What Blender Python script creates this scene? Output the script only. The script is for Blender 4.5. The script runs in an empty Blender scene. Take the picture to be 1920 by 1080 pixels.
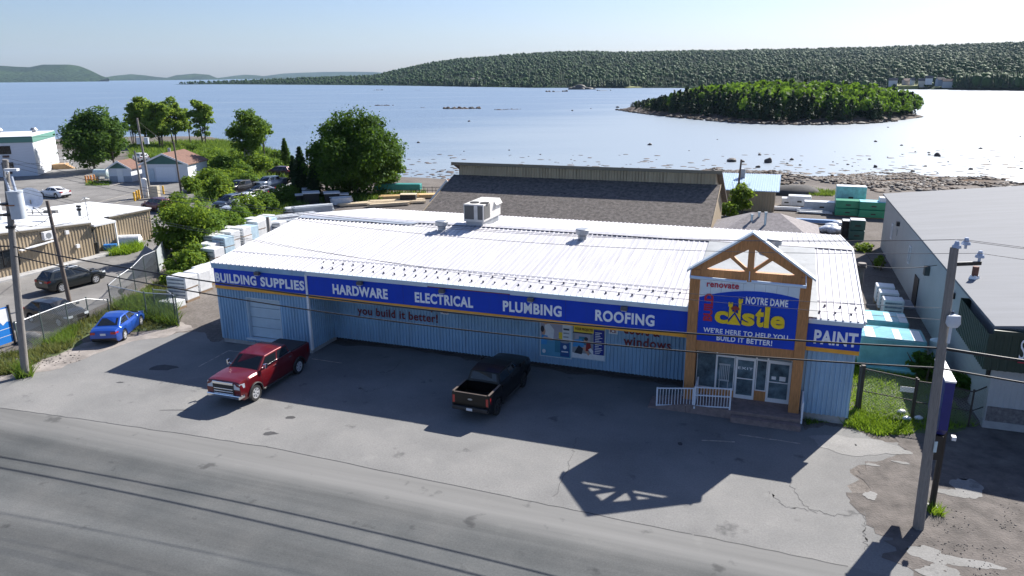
import bpy, bmesh, math, random
import numpy as np
from mathutils import Vector, Matrix
random.seed(7); RNG = np.random.default_rng(7)
S = bpy.context.scene
COL = S.collection
R = math.radians
# ------------------------------------------------------------------ camera, sky, sun, exposure
F_PX, PITCH, ROLL, CAM_H = 1394.3, 0.2788, -0.0091, 15.644
cam_d = bpy.data.cameras.new('camera'); cam = bpy.data.objects.new('camera', cam_d); COL.objects.link(cam)
cam_d.sensor_width = 36.0; cam_d.lens = F_PX / 1920 * 36.0; cam_d.clip_start = 0.5; cam_d.clip_end = 60000
_c, _s = math.cos(-ROLL), math.sin(-ROLL); _cp, _sp = math.cos(PITCH), math.sin(PITCH)
_X = Vector((1, 0, 0)); _DN = Vector((0, -_sp, -_cp)); _FW = Vector((0, _cp, -_sp))
_right = _X * _c + _DN * _s; _down = _X * -_s + _DN * _c
cam.matrix_world = Matrix(((_right.x, -_down.x, -_FW.x, 0), (_right.y, -_down.y, -_FW.y, 0), (_right.z, -_down.z, -_FW.z, CAM_H), (0, 0, 0, 1)))
S.camera = cam
SUN_AZ, SUN_EL = R(44.0), R(37.4)
w = bpy.data.worlds.new('World'); S.world = w; w.use_nodes = True
nt = w.node_tree; bg = nt.nodes['Background']; sky = nt.nodes.new('ShaderNodeTexSky')
sky.sky_type = 'NISHITA'; sky.sun_disc = False; sky.sun_elevation = SUN_EL; sky.sun_rotation = SUN_AZ
sky.air_density = 1.0; sky.dust_density = 0.8; sky.ozone_density = 3.0
tint = nt.nodes.new('ShaderNodeMix'); tint.data_type = 'RGBA'; tint.blend_type = 'MULTIPLY'; tint.inputs[0].default_value = 1.0; tint.inputs[7].default_value = (0.93, 0.95, 1.13, 1)
nt.links.new(sky.outputs[0], tint.inputs[6]); nt.links.new(tint.outputs[2], bg.inputs[0]); bg.inputs[1].default_value = 0.057
sd = bpy.data.lights.new('sun', 'SUN'); sd.energy = 5.0; sd.angle = R(0.5); sd.color = (1.0, 0.95, 0.88)
so = bpy.data.objects.new('sun', sd); COL.objects.link(so)
so.rotation_euler = (math.pi / 2 - SUN_EL, 0, math.pi - SUN_AZ)
S.view_settings.view_transform = 'Standard'; S.view_settings.look = 'None'
S.view_settings.exposure = 1.08; S.view_settings.gamma = 1.0
# ------------------------------------------------------------------ pixel helpers (1920x1080) used only to read positions on the ground
def ray(x, y):
    x -= 960; y -= 540
    X, Y = x * _c - y * _s, x * _s + y * _c
    return Vector((X / F_PX, 0, 0)) + _FW + _DN * (Y / F_PX)
def at(x, y, z=0.0):
    d = ray(x, y); t = (z - CAM_H) / d.z
    return Vector((d.x * t, d.y * t, z))
def atY(x, y, Y):
    d = ray(x, y); t = Y / d.y
    return Vector((d.x * t, Y, CAM_H + d.z * t))
BX, BY, YAW = -17.805, 43.196, -0.3492            # the store's own frame: u along the front, v into the depth, w up
_cy, _sy = math.cos(YAW), math.sin(YAW)
def B(u, v, z=0.0): return Vector((BX + u * _cy - v * _sy, BY + u * _sy + v * _cy, z))
def bl(P): dx, dy = P[0] - BX, P[1] - BY; return Vector((dx * _cy + dy * _sy, -dx * _sy + dy * _cy, P[2]))
def pv(x, y, v):
    o = bl((0, 0, CAM_H)); d = ray(x, y); e = bl((d.x, d.y, CAM_H + d.z)) - o
    t = (v - o.y) / e.y; q = o + e * t
    return q.x, q.z
# ------------------------------------------------------------------ object helpers
def tag(o, label=None, cat=None, group=None, kind=None):
    if label: o['label'] = label
    if cat: o['category'] = cat
    if group: o['group'] = group
    if kind: o['kind'] = kind
    return o
def empty(name, loc=(0, 0, 0), rz=0.0, label=None, cat=None, group=None):
    o = bpy.data.objects.new(name, None); COL.objects.link(o); o.location = loc; o.rotation_euler = (0, 0, rz)
    o.empty_display_size = 0.2
    return tag(o, label, cat, group)
class MB:
    def __init__(s): s.v = []; s.f = []; s.m = []; s.sm = []
    def add(s, vs, fs, mi=0, smooth=False):
        n = len(s.v); s.v += [tuple(v) for v in vs]
        for f in fs: s.f.append([i + n for i in f]); s.m.append(mi); s.sm.append(smooth)
        return s
    def box(s, x0, x1, y0, y1, z0, z1, mi=0):
        return s.add([(x0,y0,z0),(x1,y0,z0),(x1,y1,z0),(x0,y1,z0),(x0,y0,z1),(x1,y0,z1),(x1,y1,z1),(x0,y1,z1)],
              [(0,3,2,1),(4,5,6,7),(0,1,5,4),(1,2,6,5),(2,3,7,6),(3,0,4,7)], mi)
    def beam(s, p, q, wd, ht, mi=0, up=(0,0,1)):
        p, q = Vector(p), Vector(q); d = (q - p).normalized(); u = Vector(up)
        sd_ = d.cross(u)
        if sd_.length < 1e-4: sd_ = d.cross(Vector((1,0,0)))
        sd_.normalize(); u = sd_.cross(d)
        a, b = sd_ * wd / 2, u * ht / 2
        return s.add([p-a-b,p+a-b,p+a+b,p-a+b,q-a-b,q+a-b,q+a+b,q-a+b],[(0,1,2,3),(7,6,5,4),(0,4,5,1),(1,5,6,2),(2,6,7,3),(3,7,4,0)], mi)
    def tube(s, pts, r, n=8, mi=0, caps=True, smooth=True):
        pts = [Vector(p) for p in pts]; k = len(pts); rs = r if isinstance(r, (list, tuple)) else [r] * k
        vs = []; 
        for i, p in enumerate(pts):
            d = (pts[min(i+1,k-1)] - pts[max(i-1,0)]).normalized()
            a = d.orthogonal() if abs(d.z) < .95 else Vector((1,0,0))
            if abs(d.z) < .95: a = d.cross(Vector((0,0,1)))
            a = (a - d * a.dot(d)).normalized(); b = d.cross(a)
            for j in range(n):
                t = 2 * math.pi * j / n; vs.append(p + (a * math.cos(t) + b * math.sin(t)) * rs[i])
        fs = [(i*n+j, i*n+(j+1)%n, (i+1)*n+(j+1)%n, (i+1)*n+j) for i in range(k-1) for j in range(n)]
        s.add(vs, fs, mi, smooth)
        if caps: s.add(vs[:n], [tuple(range(n))[::-1]], mi); s.add(vs[-n:], [tuple(range(n))], mi)
        return s
    def cyl(s, c, r, h, n=16, mi=0, r2=None, smooth=True):
        c = Vector(c); return s.tube([c, c + Vector((0,0,h))], [r, r if r2 is None else r2], n, mi, True, smooth)
    def poly(s, pts, mi=0): return s.add(pts, [tuple(range(len(pts)))], mi)
    def prism(s, pts, d, mi=0):
        """planar outline pts swept along vector d"""
        n = len(pts); d = Vector(d); a = [Vector(p) for p in pts]; b = [p + d for p in a]
        return s.add(a + b, [tuple(range(n))[::-1], tuple(range(n, 2*n))] + [(i,(i+1)%n,n+(i+1)%n,n+i) for i in range(n)], mi)
    def build(s, name, mats, parent=None, bevel=0.0, seg=2, loc=None, fix=True, angle=40):
        me = bpy.data.meshes.new(name); me.from_pydata(s.v, [], s.f); me.update()
        mats = mats if isinstance(mats, (list, tuple)) else [mats]
        for m in mats: me.materials.append(m)
        me.polygons.foreach_set('material_index', s.m); me.polygons.foreach_set('use_smooth', s.sm)
        if fix:
            bm = bmesh.new(); bm.from_mesh(me); bmesh.ops.recalc_face_normals(bm, faces=bm.faces); bm.to_mesh(me); bm.free()
        if any(s.sm): me.set_sharp_from_angle(angle=R(angle))
        o = bpy.data.objects.new(name, me); COL.objects.link(o)
        if parent: o.parent = parent
        if loc: o.location = loc
        if bevel:
            b = o.modifiers.new('bevel', 'BEVEL'); b.width = bevel; b.segments = seg; b.limit_method = 'ANGLE'; b.angle_limit = R(30)
        return o
def np_mesh(name, verts, faces, mats, parent=None, mi=None, smooth=False):
    """verts (n,3) float array; faces (m,k) int array with k = 3 or 4"""
    me = bpy.data.meshes.new(name); verts = np.asarray(verts, np.float32); faces = np.asarray(faces, np.int32)
    m, k = faces.shape
    me.vertices.add(len(verts)); me.vertices.foreach_set('co', verts.ravel())
    me.loops.add(m * k); me.loops.foreach_set('vertex_index', faces.ravel())
    me.polygons.add(m); me.polygons.foreach_set('loop_start', np.arange(0, m * k, k, dtype=np.int32))
    if mi is not None: me.polygons.foreach_set('material_index', np.asarray(mi, np.int32))
    if smooth: me.polygons.foreach_set('use_smooth', np.ones(m, bool))
    me.update(calc_edges=True); me.validate()
    for x in (mats if isinstance(mats, (list, tuple)) else [mats]): me.materials.append(x)
    o = bpy.data.objects.new(name, me); COL.objects.link(o)
    if parent: o.parent = parent
    return o
# ------------------------------------------------------------------ materials
MATS = {}
def nodes(name):
    m = bpy.data.materials.new(name); m.use_nodes = True
    t = m.node_tree; return m, t, t.nodes['Principled BSDF']
def N(t, kind, **kw):
    n = t.nodes.new(kind)
    for k, v in kw.items():
        if k in n.inputs.keys(): n.inputs[k].default_value = v
        else: setattr(n, k, v)
    return n
def ramp(t, fac, stops):
    r = t.nodes.new('ShaderNodeValToRGB'); e = r.color_ramp.elements
    while len(e) < len(stops): e.new(0.5)
    for i, (p, c) in enumerate(stops):
        e[i].position = p; e[i].color = (*c, 1) if len(c) == 3 else c
    t.links.new(fac, r.inputs[0]); return r.outputs[0]
def mixc(t, fac, a, b, blend='MIX'):
    n = t.nodes.new('ShaderNodeMix'); n.data_type = 'RGBA'; n.blend_type = blend
    for sock, val in ((n.inputs[0], fac), (n.inputs[6], a), (n.inputs[7], b)):
        if hasattr(val, 'is_linked'): t.links.new(val, sock)
        else: sock.default_value = val if not isinstance(val, tuple) else ((*val, 1) if len(val) == 3 else val)
    return n.outputs[2]
def mat(name, col, rough=0.6, metal=0.0, var=0.12, scale=3.0, bump=0.0, bscale=40.0, spec=None, coat=0.0, alpha=None, stretch=None, trans=0.0, stain=None):
    if name in MATS: return MATS[name]
    m, t, p = nodes(name); p.inputs['Roughness'].default_value = rough; p.inputs['Metallic'].default_value = metal
    if spec is not None: p.inputs['Specular IOR Level'].default_value = spec
    if coat: p.inputs['Coat Weight'].default_value = coat; p.inputs['Coat Roughness'].default_value = 0.05
    if trans: p.inputs['Transmission Weight'].default_value = trans
    tc = N(t, 'ShaderNodeTexCoord'); co = tc.outputs['Object']
    if stretch:
        mp = N(t, 'ShaderNodeMapping'); mp.inputs['Scale'].default_value = stretch; t.links.new(co, mp.inputs[0]); co = mp.outputs[0]
    if var:
        n = N(t, 'ShaderNodeTexNoise', Scale=scale, Detail=6.0, Roughness=0.65); t.links.new(co, n.inputs['Vector'])
        lo = tuple(c * (1 - var) for c in col); hi = tuple(min(1, c * (1 + var)) for c in col)
        c_ = ramp(t, n.outputs[0], [(0.3, lo), (0.7, hi)])
        if stain:      # streaks and dirt of the thing itself: (colour, amount, noise scale, stretch)
            m2 = N(t, 'ShaderNodeMapping'); m2.inputs['Scale'].default_value = stain[3]; t.links.new(tc.outputs['Object'], m2.inputs[0])
            ns = N(t, 'ShaderNodeTexNoise', Scale=stain[2], Detail=8.0, Roughness=0.7); t.links.new(m2.outputs[0], ns.inputs['Vector'])
            k_ = ramp(t, ns.outputs[0], [(0.52, (0, 0, 0)), (0.70, (stain[1],) * 3)]); c_ = mixc(t, k_, c_, stain[0])
        t.links.new(c_, p.inputs['Base Color'])
    else: p.inputs['Base Color'].default_value = (*col, 1)
    if bump:
        n2 = N(t, 'ShaderNodeTexNoise', Scale=bscale, Detail=4.0); t.links.new(co, n2.inputs['Vector'])
        b = N(t, 'ShaderNodeBump', Strength=bump, Distance=0.05); t.links.new(n2.outputs[0], b.inputs['Height']); t.links.new(b.outputs[0], p.inputs['Normal'])
    MATS[name] = m; return m
def leafmat(name, dark, mid, light, trans=0.35):
    if name in MATS: return MATS[name]
    m, t, p = nodes(name); g = N(t, 'ShaderNodeNewGeometry')
    tc = N(t, 'ShaderNodeTexCoord'); n = N(t, 'ShaderNodeTexNoise', Scale=0.45, Detail=2.0); t.links.new(tc.outputs['Object'], n.inputs['Vector'])
    a = N(t, 'ShaderNodeMath', operation='MULTIPLY_ADD'); t.links.new(g.outputs['Random Per Island'], a.inputs[0]); a.inputs[1].default_value = 0.55
    b = N(t, 'ShaderNodeMath', operation='MULTIPLY_ADD'); t.links.new(n.outputs[0], b.inputs[0]); b.inputs[1].default_value = 0.9; b.inputs[2].default_value = -0.22
    t.links.new(b.outputs[0], a.inputs[2])
    c = ramp(t, a.outputs[0], [(0.1, dark), (0.5, mid), (0.9, light)])
    t.links.new(c, p.inputs['Base Color']); p.inputs['Roughness'].default_value = 0.7; p.inputs['Specular IOR Level'].default_value = 0.12
    tr = N(t, 'ShaderNodeBsdfTranslucent'); t.links.new(mixc(t, 0.5, c, (min(1, light[0] * 2.0), min(1, light[1] * 1.75), light[2] * 1.1)), tr.inputs[0])
    mx = N(t, 'ShaderNodeMixShader'); mx.inputs[0].default_value = trans
    t.links.new(p.outputs[0], mx.inputs[1]); t.links.new(tr.outputs[0], mx.inputs[2]); t.links.new(mx.outputs[0], t.nodes['Material Output'].inputs[0])
    MATS[name] = m; return m
def glassmat(name='dark_glass', col=(0.012, 0.016, 0.02), rough=0.04):
    if name in MATS: return MATS[name]
    m, t, p = nodes(name); p.inputs['Base Color'].default_value = (*col, 1); p.inputs['Roughness'].default_value = rough; p.inputs['Specular IOR Level'].default_value = 0.6
    MATS[name] = m; return m
# ------------------------------------------------------------------ lettering from the built-in font, fitted to a rectangle of a wall
def glyphs(txt, bold=0.02, spacing=1.0, shear=0.0):
    cu = bpy.data.curves.new('lettering', 'FONT'); cu.body = txt; cu.offset = bold; cu.space_character = spacing; cu.extrude = 0.0; cu.shear = shear; cu.resolution_u = 4
    o = bpy.data.objects.new('lettering', cu); COL.objects.link(o)
    dg = bpy.context.evaluated_depsgraph_get(); me = bpy.data.meshes.new_from_object(o.evaluated_get(dg))
    bpy.data.objects.remove(o); bpy.data.curves.remove(cu)
    vs = np.array([v.co[:2] for v in me.vertices]); fs = [list(p.vertices) for p in me.polygons]
    bpy.data.meshes.remove(me)
    lo, hi = vs.min(0), vs.max(0)
    return (vs - lo) / (hi - lo), fs, (hi - lo)
def text_on(txt, parent, m, v, u0, u1, z0, z1, bold=0.02, name='lettering', spacing=1.0, fn=None, thick=0.02, rot=False):
    g, fs, sz = glyphs(txt, bold, spacing)
    if rot: g = np.stack([1 - g[:, 1], g[:, 0]], 1)
    P = [(u0 + (u1 - u0) * a, v, z0 + (z1 - z0) * b) for a, b in g]
    if fn: P = [fn(*p) for p in P]
    mb = MB(); mb.add(P, fs)
    o = mb.build(name, m, parent, fix=False)
    if thick:
        sm = o.modifiers.new('solid', 'SOLIDIFY'); sm.thickness = thick; sm.offset = 0
    return o
# ================================================================== SETTING: ground, sea, hills, woods
SEA = -3.0
_sh = [(-700, 420), (-300, 300), (-165, 245), (-130, 217), (-105, 227), (-85, 225), (-60, 192), (-50, 175), (-39, 153), (-18, 134), (0, 126), (22, 128)]
for px, py in ((1365, 313), (1450, 327), (1560, 331), (1650, 325), (1675, 320)):
    P = at(px, py, SEA); _sh.append((P.x, P.y))
P = _sh[-1]; _sh += [(P[0] + 1.5, P[1] - 14), (P[0] + 4, P[1] - 32)]
_sh += [(104, 104), (140, 92), (300, 60), (700, 0)]
_shx = np.array([a for a, b in _sh]); _shy = np.array([b for a, b in _sh])
def shoreY(X): return np.interp(X, _shx, _shy)
def vnoise(x, y, seed=0, s=1.0):
    x = np.asarray(x, float) / s; y = np.asarray(y, float) / s
    xi, yi = np.floor(x).astype(int), np.floor(y).astype(int); fx, fy = x - xi, y - yi
    fx, fy = fx*fx*(3-2*fx), fy*fy*(3-2*fy)
    def h(a, b): 
        n = (a * 374761393 + b * 668265263 + seed * 974711) & 0x7fffffff
        n = ((n ^ (n >> 13)) * 1274126177) & 0x7fffffff
        return ((n ^ (n >> 16)) & 0xffff) / 65535.0
    return (h(xi,yi)*(1-fx)+h(xi+1,yi)*fx)*(1-fy)+(h(xi,yi+1)*(1-fx)+h(xi+1,yi+1)*fx)*fy
def groundZ(X, Y):
    d = shoreY(X) - Y; wdt = np.where(X > 30, 40.0, 14.0)
    t = np.clip(1 - d / wdt, 0, 1.6); t2 = np.where(t < 1, t * t * (3 - 2 * t), 1 + (t - 1) * 1.2)
    return -3.0 * t2 + np.where(t > 0.05, (vnoise(X, Y, 3, 4.0) - .5) * .35 * np.clip(t * 3, 0, 1), 0)
def gz(X, Y): return float(groundZ(np.array([X]), np.array([Y]))[0])
def grid_obj(name, xs, ys, zf, m, parent=None):
    Xg, Yg = np.meshgrid(xs, ys); Z = zf(Xg, Yg); V = np.stack([Xg, Yg, Z], -1).reshape(-1, 3)
    nx, ny = len(xs), len(ys); i = np.arange(nx*ny).reshape(ny, nx)
    Fc = np.stack([i[:-1,:-1], i[:-1,1:], i[1:,1:], i[1:,:-1]], -1).reshape(-1, 4)
    return np_mesh(name, V, Fc, m, parent, smooth=True)
def ground_material():
    m, t, p = nodes('gravel_ground'); p.inputs['Roughness'].default_value = 0.95; p.inputs['Specular IOR Level'].default_value = 0.1
    g = N(t, 'ShaderNodeNewGeometry'); co = g.outputs['Position']
    n1 = N(t, 'ShaderNodeTexNoise', Scale=0.12, Detail=6.0, Roughness=0.6); n2 = N(t, 'ShaderNodeTexNoise', Scale=6.0, Detail=6.0, Roughness=0.75)
    n3 = N(t, 'ShaderNodeTexNoise', Scale=0.9, Detail=5.0, Roughness=0.7)
    for n in (n1, n2, n3): t.links.new(co, n.inputs['Vector'])
    c1 = ramp(t, n1.outputs[0], [(0.35, (0.125, 0.112, 0.102)), (0.55, (0.155, 0.14, 0.128)), (0.7, (0.19, 0.174, 0.16))])
    c2 = mixc(t, 0.75, c1, ramp(t, n2.outputs[0], [(0.3, (0.5, 0.5, 0.5)), (0.5, (0.98, 0.98, 0.98)), (0.7, (1.5, 1.48, 1.45))]), 'MULTIPLY')
    c3 = mixc(t, 0.5, c2, ramp(t, n3.outputs[0], [(0.35, (0.72, 0.7, 0.68)), (0.65, (1.2, 1.2, 1.2))]), 'MULTIPLY')
    sx = N(t, 'ShaderNodeSeparateXYZ'); t.links.new(co, sx.inputs[0])
    weed = ramp(t, n3.outputs[0], [(0.4, (0.035, 0.028, 0.02)), (0.5, (0.11, 0.055, 0.02)), (0.62, (0.12, 0.105, 0.09))])
    mr = N(t, 'ShaderNodeMapRange'); mr.inputs[1].default_value = -0.12; mr.inputs[2].default_value = -0.5; t.links.new(sx.outputs[2], mr.inputs[0])
    t.links.new(mixc(t, mr.outputs[0], c3, weed), p.inputs['Base Color'])
    b = N(t, 'ShaderNodeBump', Strength=0.5, Distance=0.06); t.links.new(n2.outputs[0], b.inputs['Height']); t.links.new(b.outputs[0], p.inputs['Normal'])
    return m
M_ground = ground_material()
g_ = grid_obj('ground', np.concatenate([np.arange(-700, -200, 20), np.arange(-200, 200, 2.0), np.arange(200, 701, 20)]), np.concatenate([np.arange(-120, 60, 12), np.arange(60, 260, 2.0), np.arange(260, 460, 10)]), groundZ, M_ground)
tag(g_, kind='structure')
# ---- sea
def sea_material():
    m, t, p = nodes('sea_water')
    g = N(t, 'ShaderNodeNewGeometry'); co = g.outputs['Position']
    mp = N(t, 'ShaderNodeMapping'); mp.inputs['Rotation'].default_value = (0, 0, R(-20)); mp.inputs['Scale'].default_value = (0.28, 1.0, 1.0); t.links.new(co, mp.inputs[0])
    lanes = N(t, 'ShaderNodeTexNoise', Scale=0.022, Detail=5.0, Roughness=0.6); t.links.new(mp.outputs[0], lanes.inputs['Vector'])
    sx = N(t, 'ShaderNodeSeparateXYZ'); t.links.new(co, sx.inputs[0])
    # open water is ruffled and dark, the flats towards the near right shore are shallow and calm
    # coordinate across the bay: x + 0.12*y
    ac = N(t, 'ShaderNodeMath', operation='MULTIPLY_ADD'); t.links.new(sx.outputs[1], ac.inputs[0]); ac.inputs[1].default_value = -0.5; t.links.new(sx.outputs[0], ac.inputs[2])
    calm = N(t, 'ShaderNodeMapRange'); calm.interpolation_type = 'SMOOTHSTEP'; big = N(t, 'ShaderNodeTexNoise', Scale=0.014, Detail=4.0, Roughness=0.6); t.links.new(mp.outputs[0], big.inputs['Vector']); pb = N(t, 'ShaderNodeMath', operation='MULTIPLY_ADD'); t.links.new(big.outputs[0], pb.inputs[0]); pb.inputs[1].default_value = 260.0; pb.inputs[2].default_value = -130.0; pa_ = N(t, 'ShaderNodeMath', operation='ADD'); t.links.new(pb.outputs[0], pa_.inputs[0]); t.links.new(ac.outputs[0], pa_.inputs[1]); t.links.new(pa_.outputs[0], calm.inputs[0]); calm.inputs[1].default_value = -215; calm.inputs[2].default_value = -70
    lr = N(t, 'ShaderNodeMapRange'); t.links.new(lanes.outputs[0], lr.inputs[0]); lr.inputs[1].default_value = 0.50; lr.inputs[2].default_value = 0.80
    mxm = N(t, 'ShaderNodeMath', operation='MAXIMUM'); 
    sc = N(t, 'ShaderNodeMath', operation='MULTIPLY'); t.links.new(lr.outputs[0], sc.inputs[0]); sc.inputs[1].default_value = 0.55
    t.links.new(sc.outputs[0], mxm.inputs[0]); t.links.new(calm.outputs[0], mxm.inputs[1])
    base = mixc(t, mxm.outputs[0], (0.145, 0.21, 0.30), (0.25, 0.30, 0.345))
    t.links.new(base, p.inputs['Base Color'])
    rg = N(t, 'ShaderNodeMapRange'); t.links.new(mxm.outputs[0], rg.inputs[0]); rg.inputs[3].default_value = 0.46; rg.inputs[4].default_value = 0.39
    t.links.new(rg.outputs[0], p.inputs['Roughness']); p.inputs['IOR'].default_value = 1.33
    wv = N(t, 'ShaderNodeTexNoise', Scale=0.30, Detail=6.0, Roughness=0.7)
    mp2 = N(t, 'ShaderNodeMapping'); mp2.inputs['Scale'].default_value = (0.6, 1.3, 1.0); t.links.new(co, mp2.inputs[0]); t.links.new(mp2.outputs[0], wv.inputs['Vector'])
    st = N(t, 'ShaderNodeMapRange'); t.links.new(mxm.outputs[0], st.inputs[0]); st.inputs[3].default_value = 0.8; st.inputs[4].default_value = 0.12
    b = N(t, 'ShaderNodeBump', Distance=1.0); t.links.new(st.outputs[0], b.inputs['Strength']); t.links.new(wv.outputs[0], b.inputs['Height']); t.links.new(b.outputs[0], p.inputs['Normal'])
    return m
sea = grid_obj('sea', np.linspace(-13000, 13000, 14), np.linspace(-13000, 13000, 14), lambda X, Y: X * 0 + SEA, sea_material()); tag(sea, kind='structure')
# ---- hills: pixel outline read once, then real slopes with real depth
def hill_material(name, a, b, c, s1, s2):
    m, t, p = nodes(name); p.inputs['Roughness'].default_value = 0.95; p.inputs['Specular IOR Level'].default_value = 0.05
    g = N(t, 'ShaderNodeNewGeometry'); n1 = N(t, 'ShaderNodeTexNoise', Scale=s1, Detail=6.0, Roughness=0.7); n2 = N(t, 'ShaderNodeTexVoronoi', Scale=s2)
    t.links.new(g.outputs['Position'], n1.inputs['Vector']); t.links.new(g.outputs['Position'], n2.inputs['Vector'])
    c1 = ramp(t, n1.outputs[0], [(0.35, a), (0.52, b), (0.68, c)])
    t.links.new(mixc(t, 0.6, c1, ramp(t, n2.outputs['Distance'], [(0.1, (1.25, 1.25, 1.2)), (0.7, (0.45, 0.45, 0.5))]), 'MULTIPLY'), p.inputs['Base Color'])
    bp = N(t, 'ShaderNodeBump', Strength=1.0, Distance=8.0); bp.invert = True; t.links.new(n2.outputs['Distance'], bp.inputs['Height']); t.links.new(bp.outputs[0], p.inputs['Normal'])
    return m
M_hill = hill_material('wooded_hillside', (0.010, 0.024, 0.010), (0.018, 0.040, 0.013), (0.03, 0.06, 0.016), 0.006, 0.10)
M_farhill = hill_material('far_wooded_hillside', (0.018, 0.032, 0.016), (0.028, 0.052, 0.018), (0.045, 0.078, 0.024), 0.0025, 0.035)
def landform(name, ridge, base, depth, m, n=80, k=14, rough=0.02, power=0.75, back=0.6):
    """ridge: [(px, py)], base: [(px, Y)] distance of the foot, depth: [(px, metres from foot to ridge)]"""
    px = np.linspace(ridge[0][0], ridge[-1][0], n); rp = np.interp(px, *zip(*ridge)); by = np.interp(px, *zip(*base)); dp = np.interp(px, *zip(*depth))
    V = []; T = np.concatenate([np.linspace(0, 1, k), 1 + np.linspace(0, 1, 5)[1:] * back])
    for i in range(n):
        Yr = by[i] + dp[i]; top = atY(px[i], rp[i], Yr); d0 = ray(px[i], 300); 
        for t in T:
            Y = by[i] + dp[i] * t; hgt = (top.z - SEA)
            f = t ** power if t <= 1 else 1 - ((t - 1) / back) ** 1.6 * 1.02
            X = d0.x / d0.y * by[i] * (1 - min(t, 1)) + top.x * min(t, 1) if t <= 1 else top.x * Y / Yr
            nz = (vnoise(X, Y, 5, dp[i] * .35 + 40) - .5) * hgt * rough * 6 * min(1, t * 2) * (1 - max(0, 1 - abs(t - 1) * 5))
            V.append((X, Y, SEA - 0.6 + (hgt + .6) * f + nz))
    K = len(T); i = np.arange(n * K).reshape(n, K)
    Fc = np.stack([i[:-1, :-1], i[1:, :-1], i[1:, 1:], i[:-1, 1:]], -1).reshape(-1, 4)
    o = np_mesh(name, V, Fc, m, smooth=True); tag(o, kind='structure')
    return np.array(V).reshape(n, K, 3)
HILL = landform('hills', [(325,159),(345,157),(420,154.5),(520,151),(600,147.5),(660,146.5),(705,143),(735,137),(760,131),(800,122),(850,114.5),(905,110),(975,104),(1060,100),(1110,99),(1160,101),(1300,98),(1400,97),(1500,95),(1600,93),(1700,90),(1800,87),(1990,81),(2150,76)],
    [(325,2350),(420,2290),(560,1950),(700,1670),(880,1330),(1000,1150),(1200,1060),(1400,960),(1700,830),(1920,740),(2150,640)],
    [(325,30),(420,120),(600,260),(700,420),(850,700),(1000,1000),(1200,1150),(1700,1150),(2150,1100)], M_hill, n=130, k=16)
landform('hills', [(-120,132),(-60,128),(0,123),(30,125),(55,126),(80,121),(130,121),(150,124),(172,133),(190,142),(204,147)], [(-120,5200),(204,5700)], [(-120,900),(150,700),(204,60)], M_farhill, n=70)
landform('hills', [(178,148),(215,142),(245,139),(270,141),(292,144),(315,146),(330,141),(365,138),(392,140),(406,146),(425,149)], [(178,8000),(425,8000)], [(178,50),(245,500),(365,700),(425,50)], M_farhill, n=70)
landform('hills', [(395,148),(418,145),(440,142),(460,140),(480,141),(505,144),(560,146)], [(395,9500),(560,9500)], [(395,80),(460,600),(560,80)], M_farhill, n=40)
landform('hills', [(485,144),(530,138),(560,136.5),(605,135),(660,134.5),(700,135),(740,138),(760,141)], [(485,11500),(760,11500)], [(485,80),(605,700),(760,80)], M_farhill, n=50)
# ---- woods on the near hill: every crown a small mesh, merged into one stuff object
def conifer_template(rng, tiers=3, n=6):
    V, Fc = [], []
    for k in range(tiers):
        z0 = 0.10 + k * 0.26; z1 = z0 + 0.42 if k < tiers - 1 else 1.0; r = 0.24 * (1 - k * 0.27)
        b = len(V); V.append((0, 0, z1))
        for j in range(n):
            a = 2 * math.pi * (j + rng.random() * .5) / n; q = r * (0.75 + rng.random() * .5); V.append((q * math.cos(a), q * math.sin(a), z0 + (rng.random() - .5) * .08))
        for j in range(n): Fc.append((b, b + 1 + j, b + 1 + (j + 1) % n))
    return np.array(V), np.array(Fc)
def round_template(rng, sub=2):
    bm = bmesh.new(); bmesh.ops.create_icosphere(bm, subdivisions=sub, radius=0.5)
    V = np.array([v.co[:] for v in bm.verts]); Fc = np.array([[v.index for v in f.verts] for f in bm.faces]); bm.free()
    V *= (1 + (rng.random((len(V), 1)) - .5) * .45); V[:, 2] = V[:, 2] * 0.8 + 0.55; V[:, :2] *= 0.85
    return V, Fc
def forest(name, pts, hs, kinds, mats, label=None, wide=1.0):
    """one stuff mesh of many small tree crowns"""
    rng = np.random.default_rng(11); tc = [conifer_template(rng) for _ in range(6)]; tr = [round_template(rng) for _ in range(5)]
    VV, FF, MI, off = [], [], [], 0
    for (x, y, z), hgt, kd in zip(pts, hs, kinds):
        V, Fc = (tc if kd == 0 else tr)[rng.integers(5)]
        a = rng.random() * 6.28; c, s = math.cos(a), math.sin(a); wd = hgt * wide * (0.85 + .4 * rng.random())
        W = np.stack([(V[:, 0] * c - V[:, 1] * s) * wd, (V[:, 0] * s + V[:, 1] * c) * wd, V[:, 2] * hgt], 1) + (x, y, z)
        VV.append(W); FF.append(Fc + off); MI.append(np.full(len(Fc), kd)); off += len(W)
    o = np_mesh(name, np.concatenate(VV), np.concatenate(FF), mats, mi=np.concatenate(MI), smooth=True); tag(o, kind='stuff')
    return o
M_conif = leafmat('conifer_needles', (0.007, 0.022, 0.007), (0.013, 0.039, 0.010), (0.024, 0.064, 0.014), 0.0)
M_decid = leafmat('broadleaf_canopy', (0.014, 0.042, 0.008), (0.026, 0.066, 0.012), (0.044, 0.098, 0.016), 0.05)
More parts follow.
